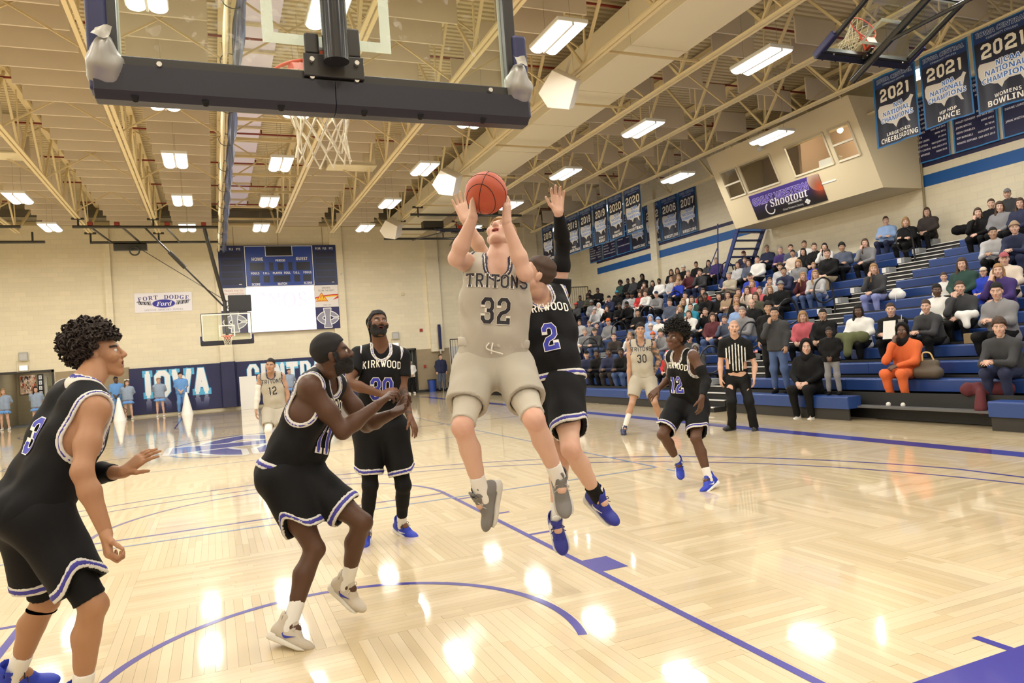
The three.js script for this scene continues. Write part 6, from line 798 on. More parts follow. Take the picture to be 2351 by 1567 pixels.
{ // number 12 in black, right of centre
  const r = player('p12k', 'person in black number 12 jersey with one arm sleeve and blue shoes', { h: 0.0125, hh: 0.0048, team: 'black', s: 0.96, skin: SK.deep, face: D3(-0.72, 0.06, 0.69), crown: D3(0.05, 0.99, 0.02), nose: 1.2, lip: [0.18, 0.07, 0.06], toeR: D3(-0.1, -0.55, 0.75), shoeUpR: D3(-0.3, 0.8, 0.5), toeL: D3(-0.75, -0.3, 0.6), shoes: shoeBlue, notch: 0.07, hemT: 0.84,
    print: { map: printKirk('12'), at: 0.54, w: 0.36, h: 0.42 }, handL: { dir: D3(-0.12, -0.98, 0.12), n: D3(-0.6, 0.05, -0.75), curl: 0.35 }, handR: { dir: D3(-0.75, -0.6, 0.2), n: D3(0.2, -0.6, -0.6), curl: 0.45 }, hair: (P, HM) => curls(P, HM, hairM('black'), { R: [0.112, 0.12, 0.118], n: 700, c: V(0, 0.07, -0.022), line: 0.066, low: -0.03, len: 0.05 }) });
  sleeve(r.P, 'arm_sleeve', blackCloth, r.J.shL, r.J.elL, r.J.wrL, ARM, 0.96, 0.45, 1.9, 0.006, 0.009);
}
{ // number 30 in grey
  player('p30t', 'person in grey TRITONS 30 uniform standing near the sideline', { h: 0.015, hh: 0.0056, hg: 0.0065, team: 'grey', s: 0.95, skin: SK.olive, face: D3(-0.12, 0.12, 0.98), crown: D3(0, 1, -0.1), brow: [0.012, 0.008, 0.006], toeR: D3(-0.05, -0.25, 0.96), toeL: D3(0.4, -0.25, 0.88), shoes: shoeNavy, notch: 0.02, hemT: 0.70, tuck: -0.05, sockR: [sockM, 0.28, 0.052], sockL: [sockM, 0.14],
    print: { map: printTri('30'), at: 0.55, w: 0.36, h: 0.42 }, handL: { dir: D3(-0.85, -0.45, 0.2), n: D3(-0.3, 0.1, -0.9), curl: 0.35 }, handR: { dir: D3(0, -1, 0.1), n: D3(0.8, 0, -0.4), curl: 0.5 }, ink: (x, y, z, J) => { const p = V(x, y, z), d = Math.min(mix(J.shL, J.elL, 0.35).distanceTo(p), mix(J.shL, J.elL, 0.75).distanceTo(p), mix(J.elL, J.wrL, 0.3).distanceTo(p), mix(J.elL, J.wrL, 0.7).distanceTo(p)); return d < 0.085 && Math.sin(75 * y + 30 * x) * Math.sin(60 * x - 50 * z + 20 * y) > -0.15 ? [0.13, 0.10, 0.085] : null; },
    hair: (P, HM) => { capHair(P, HM, hairM('black'), { top: 0.03, side: 0.004, temple: 0.03, rough: 0.004 }); } });
}
{ // number 12 in grey
  const r = player('p12t', 'person in grey TRITONS 12 uniform and white arm sleeve at mid court', { h: 0.015, hh: 0.0056, hg: 0.0065, team: 'grey', s: 0.94, skin: SK.olive, face: D3(0.1, 0.02, 0.99), crown: D3(0.05, 1, 0), brow: [0.02, 0.012, 0.008], toeR: D3(0.0, -0.2, 0.97), toeL: D3(0.1, -0.25, 0.95), shoes: shoeWht, notch: 0.02, hemT: 0.76, tuck: -0.05, tights: [1.85, sockM],
    print: { map: printTri('12'), at: 0.55, w: 0.36, h: 0.42 }, handL: { dir: D3(0.02, -1, 0.1), n: D3(-0.8, 0, -0.4), curl: 0.5 }, handR: { dir: D3(0.05, -1, 0.15), n: D3(0.8, 0, -0.4), curl: 0.5 }, hair: (P, HM) => capHair(P, HM, hairM('black'), { top: 0.012, side: 0.004, rough: 0.002 }) });
  sleeve(r.P, 'arm_sleeve', sockM, r.J.shR, r.J.elR, r.J.wrR, ARM, 0.94, 0.45, 1.93, 0.006, 0.01);
}
{ // the referee
  const r = player('ref', 'referee in striped shirt and black trousers with a whistle', { h: 0.015, hh: 0.0056, hg: 0.0065, s: 0.93, girth: 1.05, skin: SK.fair, face: D3(-0.16, 0.0, 0.98), crown: D3(0.02, 1, -0.05), brow: [0.25, 0.16, 0.1], buzz: [0.42, 0.25, 0.17], toeR: D3(-0.9, -0.12, 0.42), toeL: D3(-0.45, -0.2, 0.87), shoes: shoeBlk, sock: [blackCloth, 0.1], handL: { dir: D3(0.0, -1, 0.1), n: D3(-0.9, 0, -0.2), curl: 0.5 }, handR: { dir: D3(0.0, -1, 0.1), n: D3(0.9, 0, -0.2), curl: 0.5 },
    cloth: (P, J, T, s, h, { cap, plane, wrinkle }) => {
      const SF = new Field(0.045); torsoBones(SF, J, T, s, 0.016, 1.08); for (const q of ['L', 'R']) SF.cap(J['sh' + q], mix(J['sh' + q], J['el' + q], 0.75), 0.08, 0.066); const nk = cap(add(J.neck, mul(T.up, 0.16)), add(J.neck, mul(T.up, 0.02)), 0.064), hem = plane(add(J.pel, mul(T.up, 0.06)), mul(T.up, -1)), ends = ['L', 'R'].map((q) => plane(mix(J['sh' + q], J['el' + q], 0.68), nrm(sub(J['el' + q], J['sh' + q])))), lateral = (x, y, z) => (x - J.pel.x) * T.l.x + (y - J.pel.y) * T.l.y + (z - J.pel.z) * T.l.z;
      const pst = (d, x, y, z) => { const lx = lateral(x, y, z); return Math.max(d + wrinkle(x, y, z), -nk(x, y, z), hem(x, y, z), lx > 0.12 ? ends[0](x, y, z) : lx < -0.12 ? ends[1](x, y, z) : -1); };
      const sh = part('shirt', surf(SF, h, { post: pst }), blackCloth, P); const front = plane(mix(J.pel, J.neck, 0.5), T.f), topP = plane(mix(J.pel, J.neck, 0.86), T.up);
      for (let k = 0; k < 7; k++) { const c0 = (k - 3) * 0.05; part('white_stripe', surf(SF, 0.0095, { post: (d, x, y, z) => Math.max(pst(d, x, y, z) - 0.004, -0.012 - d, Math.abs(lateral(x, y, z) - c0) - 0.0115, -front(x, y, z) + 0.02, topP(x, y, z) + Math.abs(c0) * 0.5) }), M('ref_white', [0.70, 0.69, 0.64], { roughness: 0.75 }), sh); }
      const TF = new Field(0.05), w = add(J.pel, mul(T.up, 0.09)); TF.cap(add(w, mul(T.lp, 0.075)), add(w, mul(T.lp, -0.075)), 0.118); TF.cap(J.hipL, J.hipR, 0.122); for (const q of ['L', 'R']) { TF.cap(J['hip' + q], J['kne' + q], 0.1, 0.076); TF.cap(J['kne' + q], add(J['ank' + q], V(0, -0.03, 0)), 0.076, 0.072); } const wp0 = plane(w, T.up); part('trousers', surf(TF, h, { post: (d, x, y, z) => Math.max(d + wrinkle(x, y, z) * 1.6, wp0(x, y, z), 0.045 - y) }), blackCloth, P);
    } });
  const wp = V(0, -0.068, 0.105).applyMatrix4(r.HM); part('whistle', [cyl(wp, V(0, -0.075, 0.135).applyMatrix4(r.HM), 0.007, 0.011, 8)], M('lace_black'), r.P);
  const fl2 = canvas(64, 48, (x, w, h) => { for (let i = 0; i < 7; i++) { x.fillStyle = i % 2 ? '#eee' : '#b3262e'; x.fillRect(0, i * h / 7, w, h / 7 + 1); } x.fillStyle = '#2b3170'; x.fillRect(0, 0, w * 0.45, h * 0.55); }); const sp = mix(r.J.shL, r.J.elL, 0.32); part('flag_patch', (() => { const g = new THREE.PlaneGeometry(0.075, 0.05); g.applyMatrix4(basis(AX[0], AX[1], AX[2], add(sp, mul(r.T.l, 0.075), mul(AX[2], 0.045)))); return g; })(), mat('flag_patch', 0xffffff, { map: fl2, side: THREE.DoubleSide }), r.P);
}
{ // the ball
  const wr = ['R', 'L'].map((q) => V(...PJ.p32['wr' + q])), c = V(0.919, 2.447, -1.501);
  const T = thing('basketball', 'orange basketball held above the shooter of grey 32', 'ball', null, [c.x, c.y, c.z]); T.rotation.set(0.5, 0.9, 0.35);
  const bump = noiseTex(128, (u, v) => 128 + 120 * (hash(Math.floor(u * 128), Math.floor(v * 128)) - 0.5), [8, 4]);
  part('leather', new THREE.SphereGeometry(0.119, 48, 32), M('ball_orange', [0.46, 0.075, 0.025], { roughness: 0.5, bumpMap: bump, bumpScale: 0.0008 }), T);
  const seam = (f) => { const p = []; for (let i = 0; i < 64; i++) p.push(f(i / 64 * Math.PI * 2).normalize().multiplyScalar(0.1188)); return tube(p, 0.0022, 6, 128, true); };
  part('seams', [seam((a) => V(Math.cos(a), Math.sin(a), 0)), seam((a) => V(0, Math.cos(a), Math.sin(a))), seam((a) => V(0.62 + 0.0 * a, Math.cos(a) * 0.9, Math.sin(a) * 0.62)), seam((a) => V(-0.62, Math.cos(a) * 0.9, Math.sin(a) * 0.62))], M('seam_black', [0.02, 0.012, 0.01], { roughness: 0.6 }), T);
}
// spectators: row, z, pose, top, trousers, hair or hat, its colour, skin, size, lift, label
const CROWD = [
[0,-8.02,0,'black','black','hood','black','F',1.1,0.09,'person in black puffer coat and black beanie, front bleacher row, near section'],
[1,-17.53,1,'navy','navy','cap','black','F',1,-0.06,'person in navy lettered hoodie and black cap, second bleacher row, middle section'],
[1,-16.81,1,'black','black','short','black','K',1,-0.03,'person in black hoodie with red collar, second bleacher row, middle section'],
[1,-16.11,1,'navy','brownblk','short','black','K',1.05,-0.08,'person in navy tee with white emblem, second bleacher row, middle section'],
[1,-15.40,1,'black','jeans','short','black','K',1,-0.02,'person in black quarter zip top, second bleacher row, middle section'],
[1,-13.33,0,'red','black','beanie','red','F',0.75,0.07,'person in red jacket and red beanie, second bleacher row, middle section'],
[1,-12.15,0,'charcoal','black','hood','grey','K',0.9,0.02,'person in grey hooded coat behind the black player, second bleacher row, middle section'],
[1,-6.40,2,'orange','orange','hood','black','K',1.08,-0.08,'person in orange outfit talking on a phone, second bleacher row, near section'],
[1,-4.72,1,'charcoal','navy','curly','brown','F',1,0.10,'person in charcoal jacket and glasses, hands clasped, second bleacher row, near section'],
[2,-20.40,2,'grey','jeans','long','brown','F',0.95,-0.06,'person in grey sweater with hand over face, third bleacher row, far section'],
[2,-13.18,0,'charcoal','black','curly','black','F',0.95,-0.02,'person in charcoal coat behind the black player, third bleacher row, middle section'],
[3,-20.82,0,'white','black','bob','brown','F',1,-0.03,'person in black vest over white sleeves, fourth bleacher row, far section'],
[3,-17.79,1,'brownblk','jeans','short','brown','F',1,-0.06,'person in dark brown jacket bending down, fourth bleacher row, middle section'],
[3,-16.95,2,'white','jeans','long','blond','F',0.9,0.03,'person in white top half hidden by the grey player, fourth bleacher row, middle section'],
[3,-15.74,0,'black','jeans','beanie','orange','F',0.85,-0.04,'person in dark coat and orange beanie, fourth bleacher row, middle section'],
[3,-15.25,2,'grey','jeans','beanie','olive','F',0.9,0.03,'person in grey hoodie with hand at face, fourth bleacher row, middle section'],
[3,-9.86,0,'pink','black','bob','blond','F',1,-0.08,'person in pink top and black cardigan, fourth bleacher row, near section'],
[3,-9.30,0,'black','black','bun','black','O',1,-0.08,'person in black fur collar jacket over white tee, fourth bleacher row, near section'],
[3,-8.39,0,'white','black','long','black','K',1,-0.08,'person in white jacket with green coat in lap, fourth bleacher row, near section'],
[3,-7.54,1,'black','black','bun','brown','F',1,-0.08,'person in black cardigan with clasped hands, fourth bleacher row, near section'],
[3,-6.77,1,'charcoal','black','short','brown','F',0.95,0.03,'person in charcoal sweatshirt holding a drink, fourth bleacher row, near section'],
[3,-5.55,4,'grey','black','short','black','F',1.08,0.10,'person in grey zip hoodie holding a phone, fourth bleacher row, near section'],
[4,-22.65,0,'navy','navy','short','brown','F',1,0.00,'person in navy button shirt, fifth bleacher row, far section'],
[4,-21.91,0,'white','black','short','grey','F',0.95,0.00,'person in white blouse, fifth bleacher row, far section'],
[4,-20.83,1,'grey','navy','short','grey','F',1.05,-0.02,'person in grey lettered hoodie, fifth bleacher row, far section'],
[4,-20.08,1,'charcoal','jeans','cap','olive','F',1,0.02,'person in charcoal jacket over cream hood, fifth bleacher row, far section'],
[4,-16.72,0,'ltblue','navy','beanie','cream','F',0.85,0.09,'person in navy scarf and cream beanie, fifth bleacher row, middle section'],
[4,-13.70,0,'maroon','jeans','bob','brown','F',1,-0.06,'person in maroon knit sweater, fifth bleacher row, middle section'],
[4,-13.16,2,'slate','black','short','brown','F',0.85,0.01,'person in slate patterned shirt with hand over mouth, fifth bleacher row, middle section'],
[4,-12.32,1,'grey','jeans','short','grey','F',1.1,-0.07,'person in grey pullover leaning forward, fifth bleacher row, middle section'],
[4,-7.11,0,'white','black','short','black','K',1,-0.06,'person in white tee and mirrored sunglasses, fifth bleacher row, near section'],
[4,-6.63,2,'charcoal','black','bun','brown','F',1,-0.05,'person in charcoal hoodie with hand over mouth, fifth bleacher row, near section'],
[5,-23.94,0,'ltblue','navy','short','grey','F',1,0.02,'person in pale blue shirt, sixth bleacher row, far section'],
[5,-21.18,0,'navy','jeans','bun','brown','F',0.95,-0.02,'person in navy tee, sixth bleacher row, far section'],
[5,-20.30,0,'grey','jeans','cap','orange','F',1.05,-0.00,'person in grey tee and orange cap, sixth bleacher row, far section'],
[5,-17.60,0,'ltblue','jeans','hood','ltblue','F',0.95,0.03,'person in light blue hoodie with the hood up, sixth bleacher row, middle section'],
[5,-17.17,0,'white','jeans','beanie','ltblue','F',0.85,-0.08,'person in white coat and light blue beanie, sixth bleacher row, middle section'],
[5,-15.48,2,'white','navy','long','brown','F',0.95,-0.08,'person in white sweater with hand at mouth, sixth bleacher row, middle section'],
[5,-14.69,2,'black','black','bun','brown','F',0.95,-0.05,'person in black top with hand at chin, sixth bleacher row, middle section'],
[5,-13.41,0,'ltblue','jeans','short','blond','F',0.95,-0.02,'person in light blue zip jacket, sixth bleacher row, middle section'],
[5,-12.81,0,'black','black','bald','grey','F',1,-0.01,'person in black jacket with yellow cord, sixth bleacher row, middle section'],
[5,-6.28,2,'purple','jeans','long','blond','F',1,-0.03,'person in purple top and light jeans, sixth bleacher row, near section'],
[6,-24.30,1,'ltgrey','jeans','hood','ltgrey','F',1.05,-0.00,'person in light grey hooded sweatshirt seen from the side, seventh bleacher row, far section'],
[6,-23.62,0,'ltgrey','jeans','long','brown','F',0.95,0.02,'person in light grey top, seventh bleacher row, far section'],
[6,-22.85,0,'grey','jeans','curly','blond','F',0.8,0.04,'person in small grey shirt, seventh bleacher row, far section'],
[6,-19.32,3,'black','grey','short','black','O',1,0.03,'person in black jacket leaning back, seventh bleacher row, far section'],
[6,-16.76,2,'charcoal','jeans','bob','blond','F',0.95,-0.07,'person in charcoal sweater with hand over mouth, seventh bleacher row, middle section'],
[6,-16.08,1,'teal','jeans','bun','brown','F',0.95,0.01,'person in teal top looking down, seventh bleacher row, middle section'],
[6,-14.11,0,'black','jeans','long','blond','F',0.95,0.06,'person in black jacket beside the olive top, seventh bleacher row, middle section'],
[6,-13.32,0,'olive','black','long','brown','F',0.95,0.01,'person in dark olive top, seventh bleacher row, middle section'],
[6,-7.83,0,'white','black','short','brown','F',0.75,-0.03,'person in white printed tee, seventh bleacher row, near section'],
[6,-7.42,0,'forest','black','long','brown','F',1,0.01,'person in green sweater and gold scarf, seventh bleacher row, near section'],
[6,-7.01,0,'royal','royal','cap','cream','F',0.75,-0.08,'person in royal blue shirt and blue trousers, seventh bleacher row, near section'],
[6,-6.60,0,'cream','black','cap','rose','F',1,-0.08,'person in cream hoodie and rose cap, seventh bleacher row, near section'],
[7,-18.18,0,'slate','navy','short','brown','F',1,-0.02,'person in slate blue tee, eighth bleacher row, middle section'],
[7,-17.41,0,'black','jeans','long','blond','F',0.95,-0.06,'person in black lettered top, eighth bleacher row, middle section'],
[7,-16.96,0,'aqua','jeans','long','brown','F',0.95,0.04,'person in pale aqua sweater, eighth bleacher row, middle section'],
[7,-16.51,0,'forest','black','long','black','K',0.95,-0.08,'person in dark green team jacket, eighth bleacher row, middle section'],
[7,-16.06,1,'black','black','short','black','K',1,0.09,'person in black sweater facing away, eighth bleacher row, middle section'],
[7,-15.60,0,'black','black','long','black','F',0.95,-0.08,'person in black open jacket, eighth bleacher row, middle section'],
[7,-15.15,4,'tan','jeans','long','brown','F',0.95,-0.02,'person in tan jacket looking at a phone, eighth bleacher row, middle section'],
[7,-14.71,0,'black','jeans','long','brown','F',0.95,0.02,'person in black fleece, eighth bleacher row, middle section'],
[7,-14.26,2,'cream','jeans','long','brown','F',0.95,0.09,'person in cream top with hand at mouth, eighth bleacher row, middle section'],
[7,-13.83,0,'pink','jeans','short','brown','F',0.9,0.00,'person in pink vest, eighth bleacher row, middle section'],
[7,-13.41,0,'black','jeans','long','blond','F',0.85,0.05,'person in black jacket, eighth bleacher row, middle section'],
[7,-12.99,0,'black','black','beanie','grey','O',0.95,-0.01,'person in black sweatshirt and grey beanie, eighth bleacher row, middle section'],
[7,-9.94,2,'charcoal','lilac','long','blond','F',1,0.01,'person in charcoal sweater and lilac leggings, eighth bleacher row, near section'],
[8,-24.39,2,'ltgrey','jeans','beanie','ltgrey','F',0.95,0.06,'person in pale grey tee and pale beanie, ninth bleacher row, far section'],
[8,-23.32,2,'black','jeans','long','brown','F',0.95,0.02,'person in black tee with hand at face, ninth bleacher row, far section'],
[8,-22.27,1,'black','black','short','black','K',1,0.05,'person in black jersey jacket, ninth bleacher row, far section'],
[8,-21.80,2,'black','black','cap','black','K',1,-0.03,'person in black lettered hoodie and black cap, ninth bleacher row, far section'],
[8,-18.03,4,'white','jeans','short','black','F',0.95,0.06,'person in white sleeves holding a phone up, ninth bleacher row, middle section'],
[8,-17.14,0,'red','black','long','brown','F',0.95,0.04,'person in red cardigan, ninth bleacher row, middle section'],
[8,-14.72,2,'pink','jeans','long','blond','F',0.95,0.01,'person in pink fleece with hand at mouth, ninth bleacher row, middle section'],
[8,-13.99,2,'ltgrey','black','short','brown','F',0.9,0.09,'person in pale grey tee with raised hand, ninth bleacher row, middle section'],
[8,-12.71,2,'maroon','jeans','long','blond','F',0.9,0.01,'person in maroon sweater with hand at face, ninth bleacher row, middle section'],
[8,-12.26,1,'ltgrey','jeans','long','blond','F',0.95,-0.06,'person in light grey lettered sweatshirt, ninth bleacher row, middle section'],
[9,-27.59,1,'black','black','hood','black','K',1,0.06,'person in black hooded jacket, tenth bleacher row, far section'],
[9,-25.02,2,'white','jeans','hood','white','F',0.95,0.03,'person in white hoodie with the hood up, tenth bleacher row, far section'],
[9,-20.53,1,'grey','black','cap','navy','F',1,0.04,'person in grey hoodie and navy cap, tenth bleacher row, far section'],
[9,-15.54,0,'royal','black','cap','charcoal','F',1,-0.00,'person in royal blue jacket and grey cap, tenth bleacher row, middle section'],
[9,-13.95,1,'navy','navy','short','black','O',1,-0.03,'person in navy sweatshirt with gold print, tenth bleacher row, middle section'],
[9,-7.88,1,'ltgrey','black','short','black','O',1,-0.05,'person in light grey hoodie and glasses leaning forward, tenth bleacher row, near section'],
[9,-7.41,1,'navy','navy','beanie','tan','F',1,0.04,'person in navy TRITONS sweatshirt and brown beanie, tenth bleacher row, near section'],
[10,-28.35,0,'charcoal','black','beanie','red','K',1,0.00,'person in dark jacket and red beanie, eleventh bleacher row, far section'],
[10,-26.82,0,'grey','navy','beanie','grey','K',1,-0.07,'person in grey sweater and grey beanie, eleventh bleacher row, far section'],
[10,-25.13,2,'navy','navy','cap','black','F',1,0.08,'person in navy hoodie with hand over face, eleventh bleacher row, far section'],
[10,-23.68,0,'grey','black','beanie','black','K',1,-0.00,'person in grey jacket and black beanie, eleventh bleacher row, far section'],
[10,-23.21,1,'ltgrey','black','cap','black','K',1,-0.03,'person in pale grey jacket and black cap, eleventh bleacher row, far section'],
[10,-22.75,0,'red','white','long','brown','F',0.95,-0.02,'person in red scarf and white sweater, eleventh bleacher row, far section'],
[10,-22.15,1,'white','black','short','brown','F',0.95,-0.04,'person in white hood under plaid shirt, eleventh bleacher row, far section'],
[10,-17.17,4,'beige','charcoal','short','grey','F',1,0.04,'person in beige jacket over maroon shirt, eleventh bleacher row, middle section'],
[10,-14.86,0,'ltgrey','black','curly','brown','F',0.95,-0.02,'person in pale grey sweater below the slate shirt, eleventh bleacher row, middle section'],
[10,-14.11,0,'grey','black','bob','blond','F',0.95,-0.03,'person in grey sweater below the cream hoodie, eleventh bleacher row, middle section'],
[10,-13.54,0,'royal','black','short','blond','F',0.75,-0.00,'person in bright blue tee, eleventh bleacher row, middle section'],
[10,-13.00,0,'black','khaki','short','brown','F',1.1,-0.04,'person in black suit jacket and khaki trousers, eleventh bleacher row, middle section'],
[11,-25.52,0,'black','black','cap','teal','K',1,0.04,'person in black jacket and teal cap, twelfth bleacher row, far section'],
[11,-20.87,2,'royal','black','short','blond','F',0.95,-0.00,'person in royal blue pullover, twelfth bleacher row, far section'],
[11,-13.06,3,'slate','black','curly','black','O',1,0.04,'person in slate hoodie sitting back, twelfth bleacher row, middle section'],
[11,-12.19,2,'grey','black','long','brown','F',1,-0.06,'person in grey sweater with hand at mouth, twelfth bleacher row, middle section'],
[12,-30.13,0,'charcoal','black','short','black','K',1,-0.00,'person in dark grey jacket, thirteenth bleacher row, far section'],
[12,-29.00,1,'olive','black','afro','black','K',1,0.05,'person in dark olive jacket, thirteenth bleacher row, far section'],
[12,-24.16,2,'brown','black','long','brown','F',0.95,-0.00,'person in brown cardigan, thirteenth bleacher row, far section'],
[12,-23.56,0,'black','black','long','black','O',0.95,0.01,'person in black top with crossed hands, thirteenth bleacher row, far section'],
[12,-23.07,0,'white','black','short','black','K',1,-0.06,'person in white hooded jacket, thirteenth bleacher row, far section'],
[12,-22.21,0,'ltgrey','jeans','long','blond','F',0.95,-0.03,'person in pale grey sweater, thirteenth bleacher row, far section'],
[12,-21.70,0,'tan','jeans','long','blond','F',0.95,0.03,'person in tan patterned top, thirteenth bleacher row, far section'],
[12,-20.97,2,'maroon','navy','short','grey','F',1.05,0.03,'person in maroon tee with hand at chin, thirteenth bleacher row, far section'],
[12,-20.28,2,'charcoal','navy','short','brown','F',1,-0.05,'person in charcoal jacket with hand at mouth, thirteenth bleacher row, far section'],
[12,-18.16,0,'ltgrey','black','long','brown','F',0.95,0.03,'person in pale grey hoodie, thirteenth bleacher row, middle section'],
[12,-17.61,0,'slate','black','long','brown','F',0.95,0.01,'person in slate blue cardigan, thirteenth bleacher row, middle section'],
[12,-17.16,0,'white','black','bun','black','F',1,0.06,'person in white jacket over denim hood, thirteenth bleacher row, middle section'],
[12,-15.53,0,'cream','white','bun','black','O',0.95,-0.00,'person in cream hoodie, thirteenth bleacher row, middle section'],
[12,-15.08,0,'black','black','long','black','F',0.95,-0.06,'person in black top between cream and dark jackets, thirteenth bleacher row, middle section'],
[12,-14.62,0,'black','black','short','brown','F',1,0.06,'person in black jacket against the wall, thirteenth bleacher row, middle section'],
[12,-14.17,2,'white','black','long','black','F',0.95,-0.03,'person in white sleeves under dark vest, thirteenth bleacher row, middle section'],
[12,-9.41,2,'black','black','long','brown','F',1,-0.05,'person in black jacket, hand at neck, thirteenth bleacher row, near section'],
[12,-8.91,0,'grey','black','long','brown','F',1,0.08,'person in grey cardigan at the top right corner, thirteenth bleacher row, near section'],
[12,-8.44,0,'navy','black','long','brown','F',1,-0.00,'person in navy top at the top right corner, thirteenth bleacher row, near section'],
[13,-30.15,0,'black','black','short','black','K',1,0.05,'person in black pullover, fourteenth bleacher row, far section'],
[13,-29.38,3,'black','black','short','black','K',1.05,-0.01,'person in big black jacket, fourteenth bleacher row, far section'],
[13,-18.47,0,'navy','black','short','brown','F',0.9,0.04,'person in navy striped top, fourteenth bleacher row, middle section'],
[13,-16.55,1,'purple','black','short','grey','F',1,0.05,'person in purple jacket leaning forward, fourteenth bleacher row, middle section'],
[13,-16.08,1,'slate','black','short','brown','F',1,0.00,'person in slate shirt leaning forward, fourteenth bleacher row, middle section'],
[13,-15.61,0,'white','black','short','brown','O',1,0.04,'person in white hoodie against the wall, fourteenth bleacher row, middle section'],
[13,-11.91,3,'black','black','bob','blond','F',1,0.07,'person in black coat, legs stretched out, fourteenth bleacher row, middle section'],
[13,-9.49,0,'black','black','bun','brown','F',1,-0.06,'person in black hoodie with orange print, fourteenth bleacher row, near section'],
[14,-28.10,0,'forest','black','afro','black','K',1,-0.04,'person in dark green jacket, top bleacher row, far section'],
[14,-27.41,0,'black','black','short','black','K',1,0.01,'person in black coat, top bleacher row, far section'],
[14,-26.93,0,'charcoal','black','short','black','K',1,-0.03,'person in charcoal coat, top bleacher row, far section'],
[14,-26.14,0,'black','black','hood','black','K',1.05,0.01,'person in black hoodie with the hood up, top bleacher row, far section'],
[14,-23.86,0,'black','jeans','bob','brown','F',0.95,-0.01,'person in black cardigan, top bleacher row, far section'],
[14,-23.41,0,'brown','jeans','bob','brown','F',0.95,-0.01,'person in brown top, top bleacher row, far section'],
[14,-22.96,0,'black','jeans','beanie','white','F',1,0.00,'person in black coat and white beanie, top bleacher row, far section'],
[14,-22.09,0,'black','black','short','black','O',1,0.08,'person in black sweater against the wall, top bleacher row, far section'],
[14,-21.34,3,'charcoal','black','long','black','F',1,-0.07,'person in charcoal zip jacket, top bleacher row, far section'],
[14,-20.80,0,'purple','black','short','grey','F',1,-0.01,'person in purple lettered sweatshirt, top bleacher row, far section'],
[14,-19.20,0,'navy','black','cap','maroon','F',1,0.00,'person in navy top and dark red cap, top bleacher row, middle section'],
[14,-18.02,3,'navy','black','short','grey','F',1.05,-0.05,'person in navy shirt against the wall, top bleacher row, middle section'],
[14,-13.03,3,'ltblue','navy','short','brown','F',1,0.10,'person in light blue dress shirt, arms crossed, top bleacher row, middle section'],
[14,-11.67,0,'brownblk','black','long','brown','F',1,-0.01,'person in dark brown hoodie with sleeve print, top bleacher row, middle section'],
[14,-9.46,0,'charcoal','black','cap','grey','F',1,-0.04,'person in dark coat and grey bucket hat, top bleacher row, near section']
];
// ---------------------------------------------------------------- spectators: a few poses, cloned in their own clothes
const COL = { black: [0.010, 0.010, 0.011], charcoal: [0.035, 0.036, 0.04], grey: [0.20, 0.20, 0.21], ltgrey: [0.42, 0.42, 0.43], white: [0.70, 0.69, 0.66], cream: [0.62, 0.53, 0.44], beige: [0.42, 0.37, 0.28], tan: [0.34, 0.24, 0.15], brown: [0.10, 0.055, 0.035], brownblk: [0.028, 0.02, 0.017], olive: [0.05, 0.048, 0.028], forest: [0.015, 0.05, 0.04], navy: [0.013, 0.018, 0.055], royal: [0.012, 0.04, 0.42], slate: [0.07, 0.085, 0.13], purple: [0.04, 0.02, 0.13], ltblue: [0.24, 0.36, 0.60], aqua: [0.38, 0.60, 0.66], teal: [0.012, 0.20, 0.30], red: [0.42, 0.018, 0.018], maroon: [0.085, 0.014, 0.02], pink: [0.46, 0.09, 0.11], rose: [0.36, 0.09, 0.11], orange: [0.60, 0.12, 0.03], lilac: [0.22, 0.25, 0.50], khaki: [0.34, 0.27, 0.17], jeans: [0.06, 0.10, 0.22], blond: [0.40, 0.25, 0.10], sky: [0.13, 0.31, 0.66], cheer: [0.26, 0.33, 0.45] };
const cloth = (c) => mat('cloth_' + c, COL[c], { roughness: 0.85 }), hairC = (c) => mat('hair_' + c, c === 'grey' ? [0.22, 0.20, 0.18] : c === 'blond' ? [0.34, 0.20, 0.08] : c === 'brown' ? [0.05, 0.026, 0.014] : [0.008, 0.007, 0.007], { roughness: 0.7 });
const SKC = { F: [0.58, 0.36, 0.27], O: [0.42, 0.25, 0.165], K: [0.10, 0.05, 0.03] };
const skinOf = (k) => mat('skin_' + k, 0xffffff, { vertexColors: true, roughness: 0.5 });
const POSE = [
  { nk: [0, 0.60, 0.0], el: [0.25, 0.32, 0.08], wr: [0.08, 0.20, 0.32], hd: [0, 0.2, 1] }, { nk: [0, 0.56, 0.19], el: [0.2, 0.23, 0.36], wr: [0.045, 0.26, 0.56], hd: [0, 0.1, 1] }, { nk: [0, 0.59, 0.08], el: [0.22, 0.28, 0.2], wr: [0.02, 0.22, 0.36], elR: [-0.17, 0.30, 0.33], wrR: [-0.03, 0.585, 0.30], up: 1 },
  { nk: [0, 0.60, -0.06], el: [0.25, 0.33, 0.04], wr: [-0.05, 0.34, 0.19], elR: [-0.25, 0.32, 0.04], wrR: [0.06, 0.31, 0.21] }, { nk: [0, 0.58, 0.07], el: [0.22, 0.3, 0.14], wr: [0.06, 0.33, 0.36], hd: [0, 0.4, 1] },
];
const HEADTURN = 0.42;
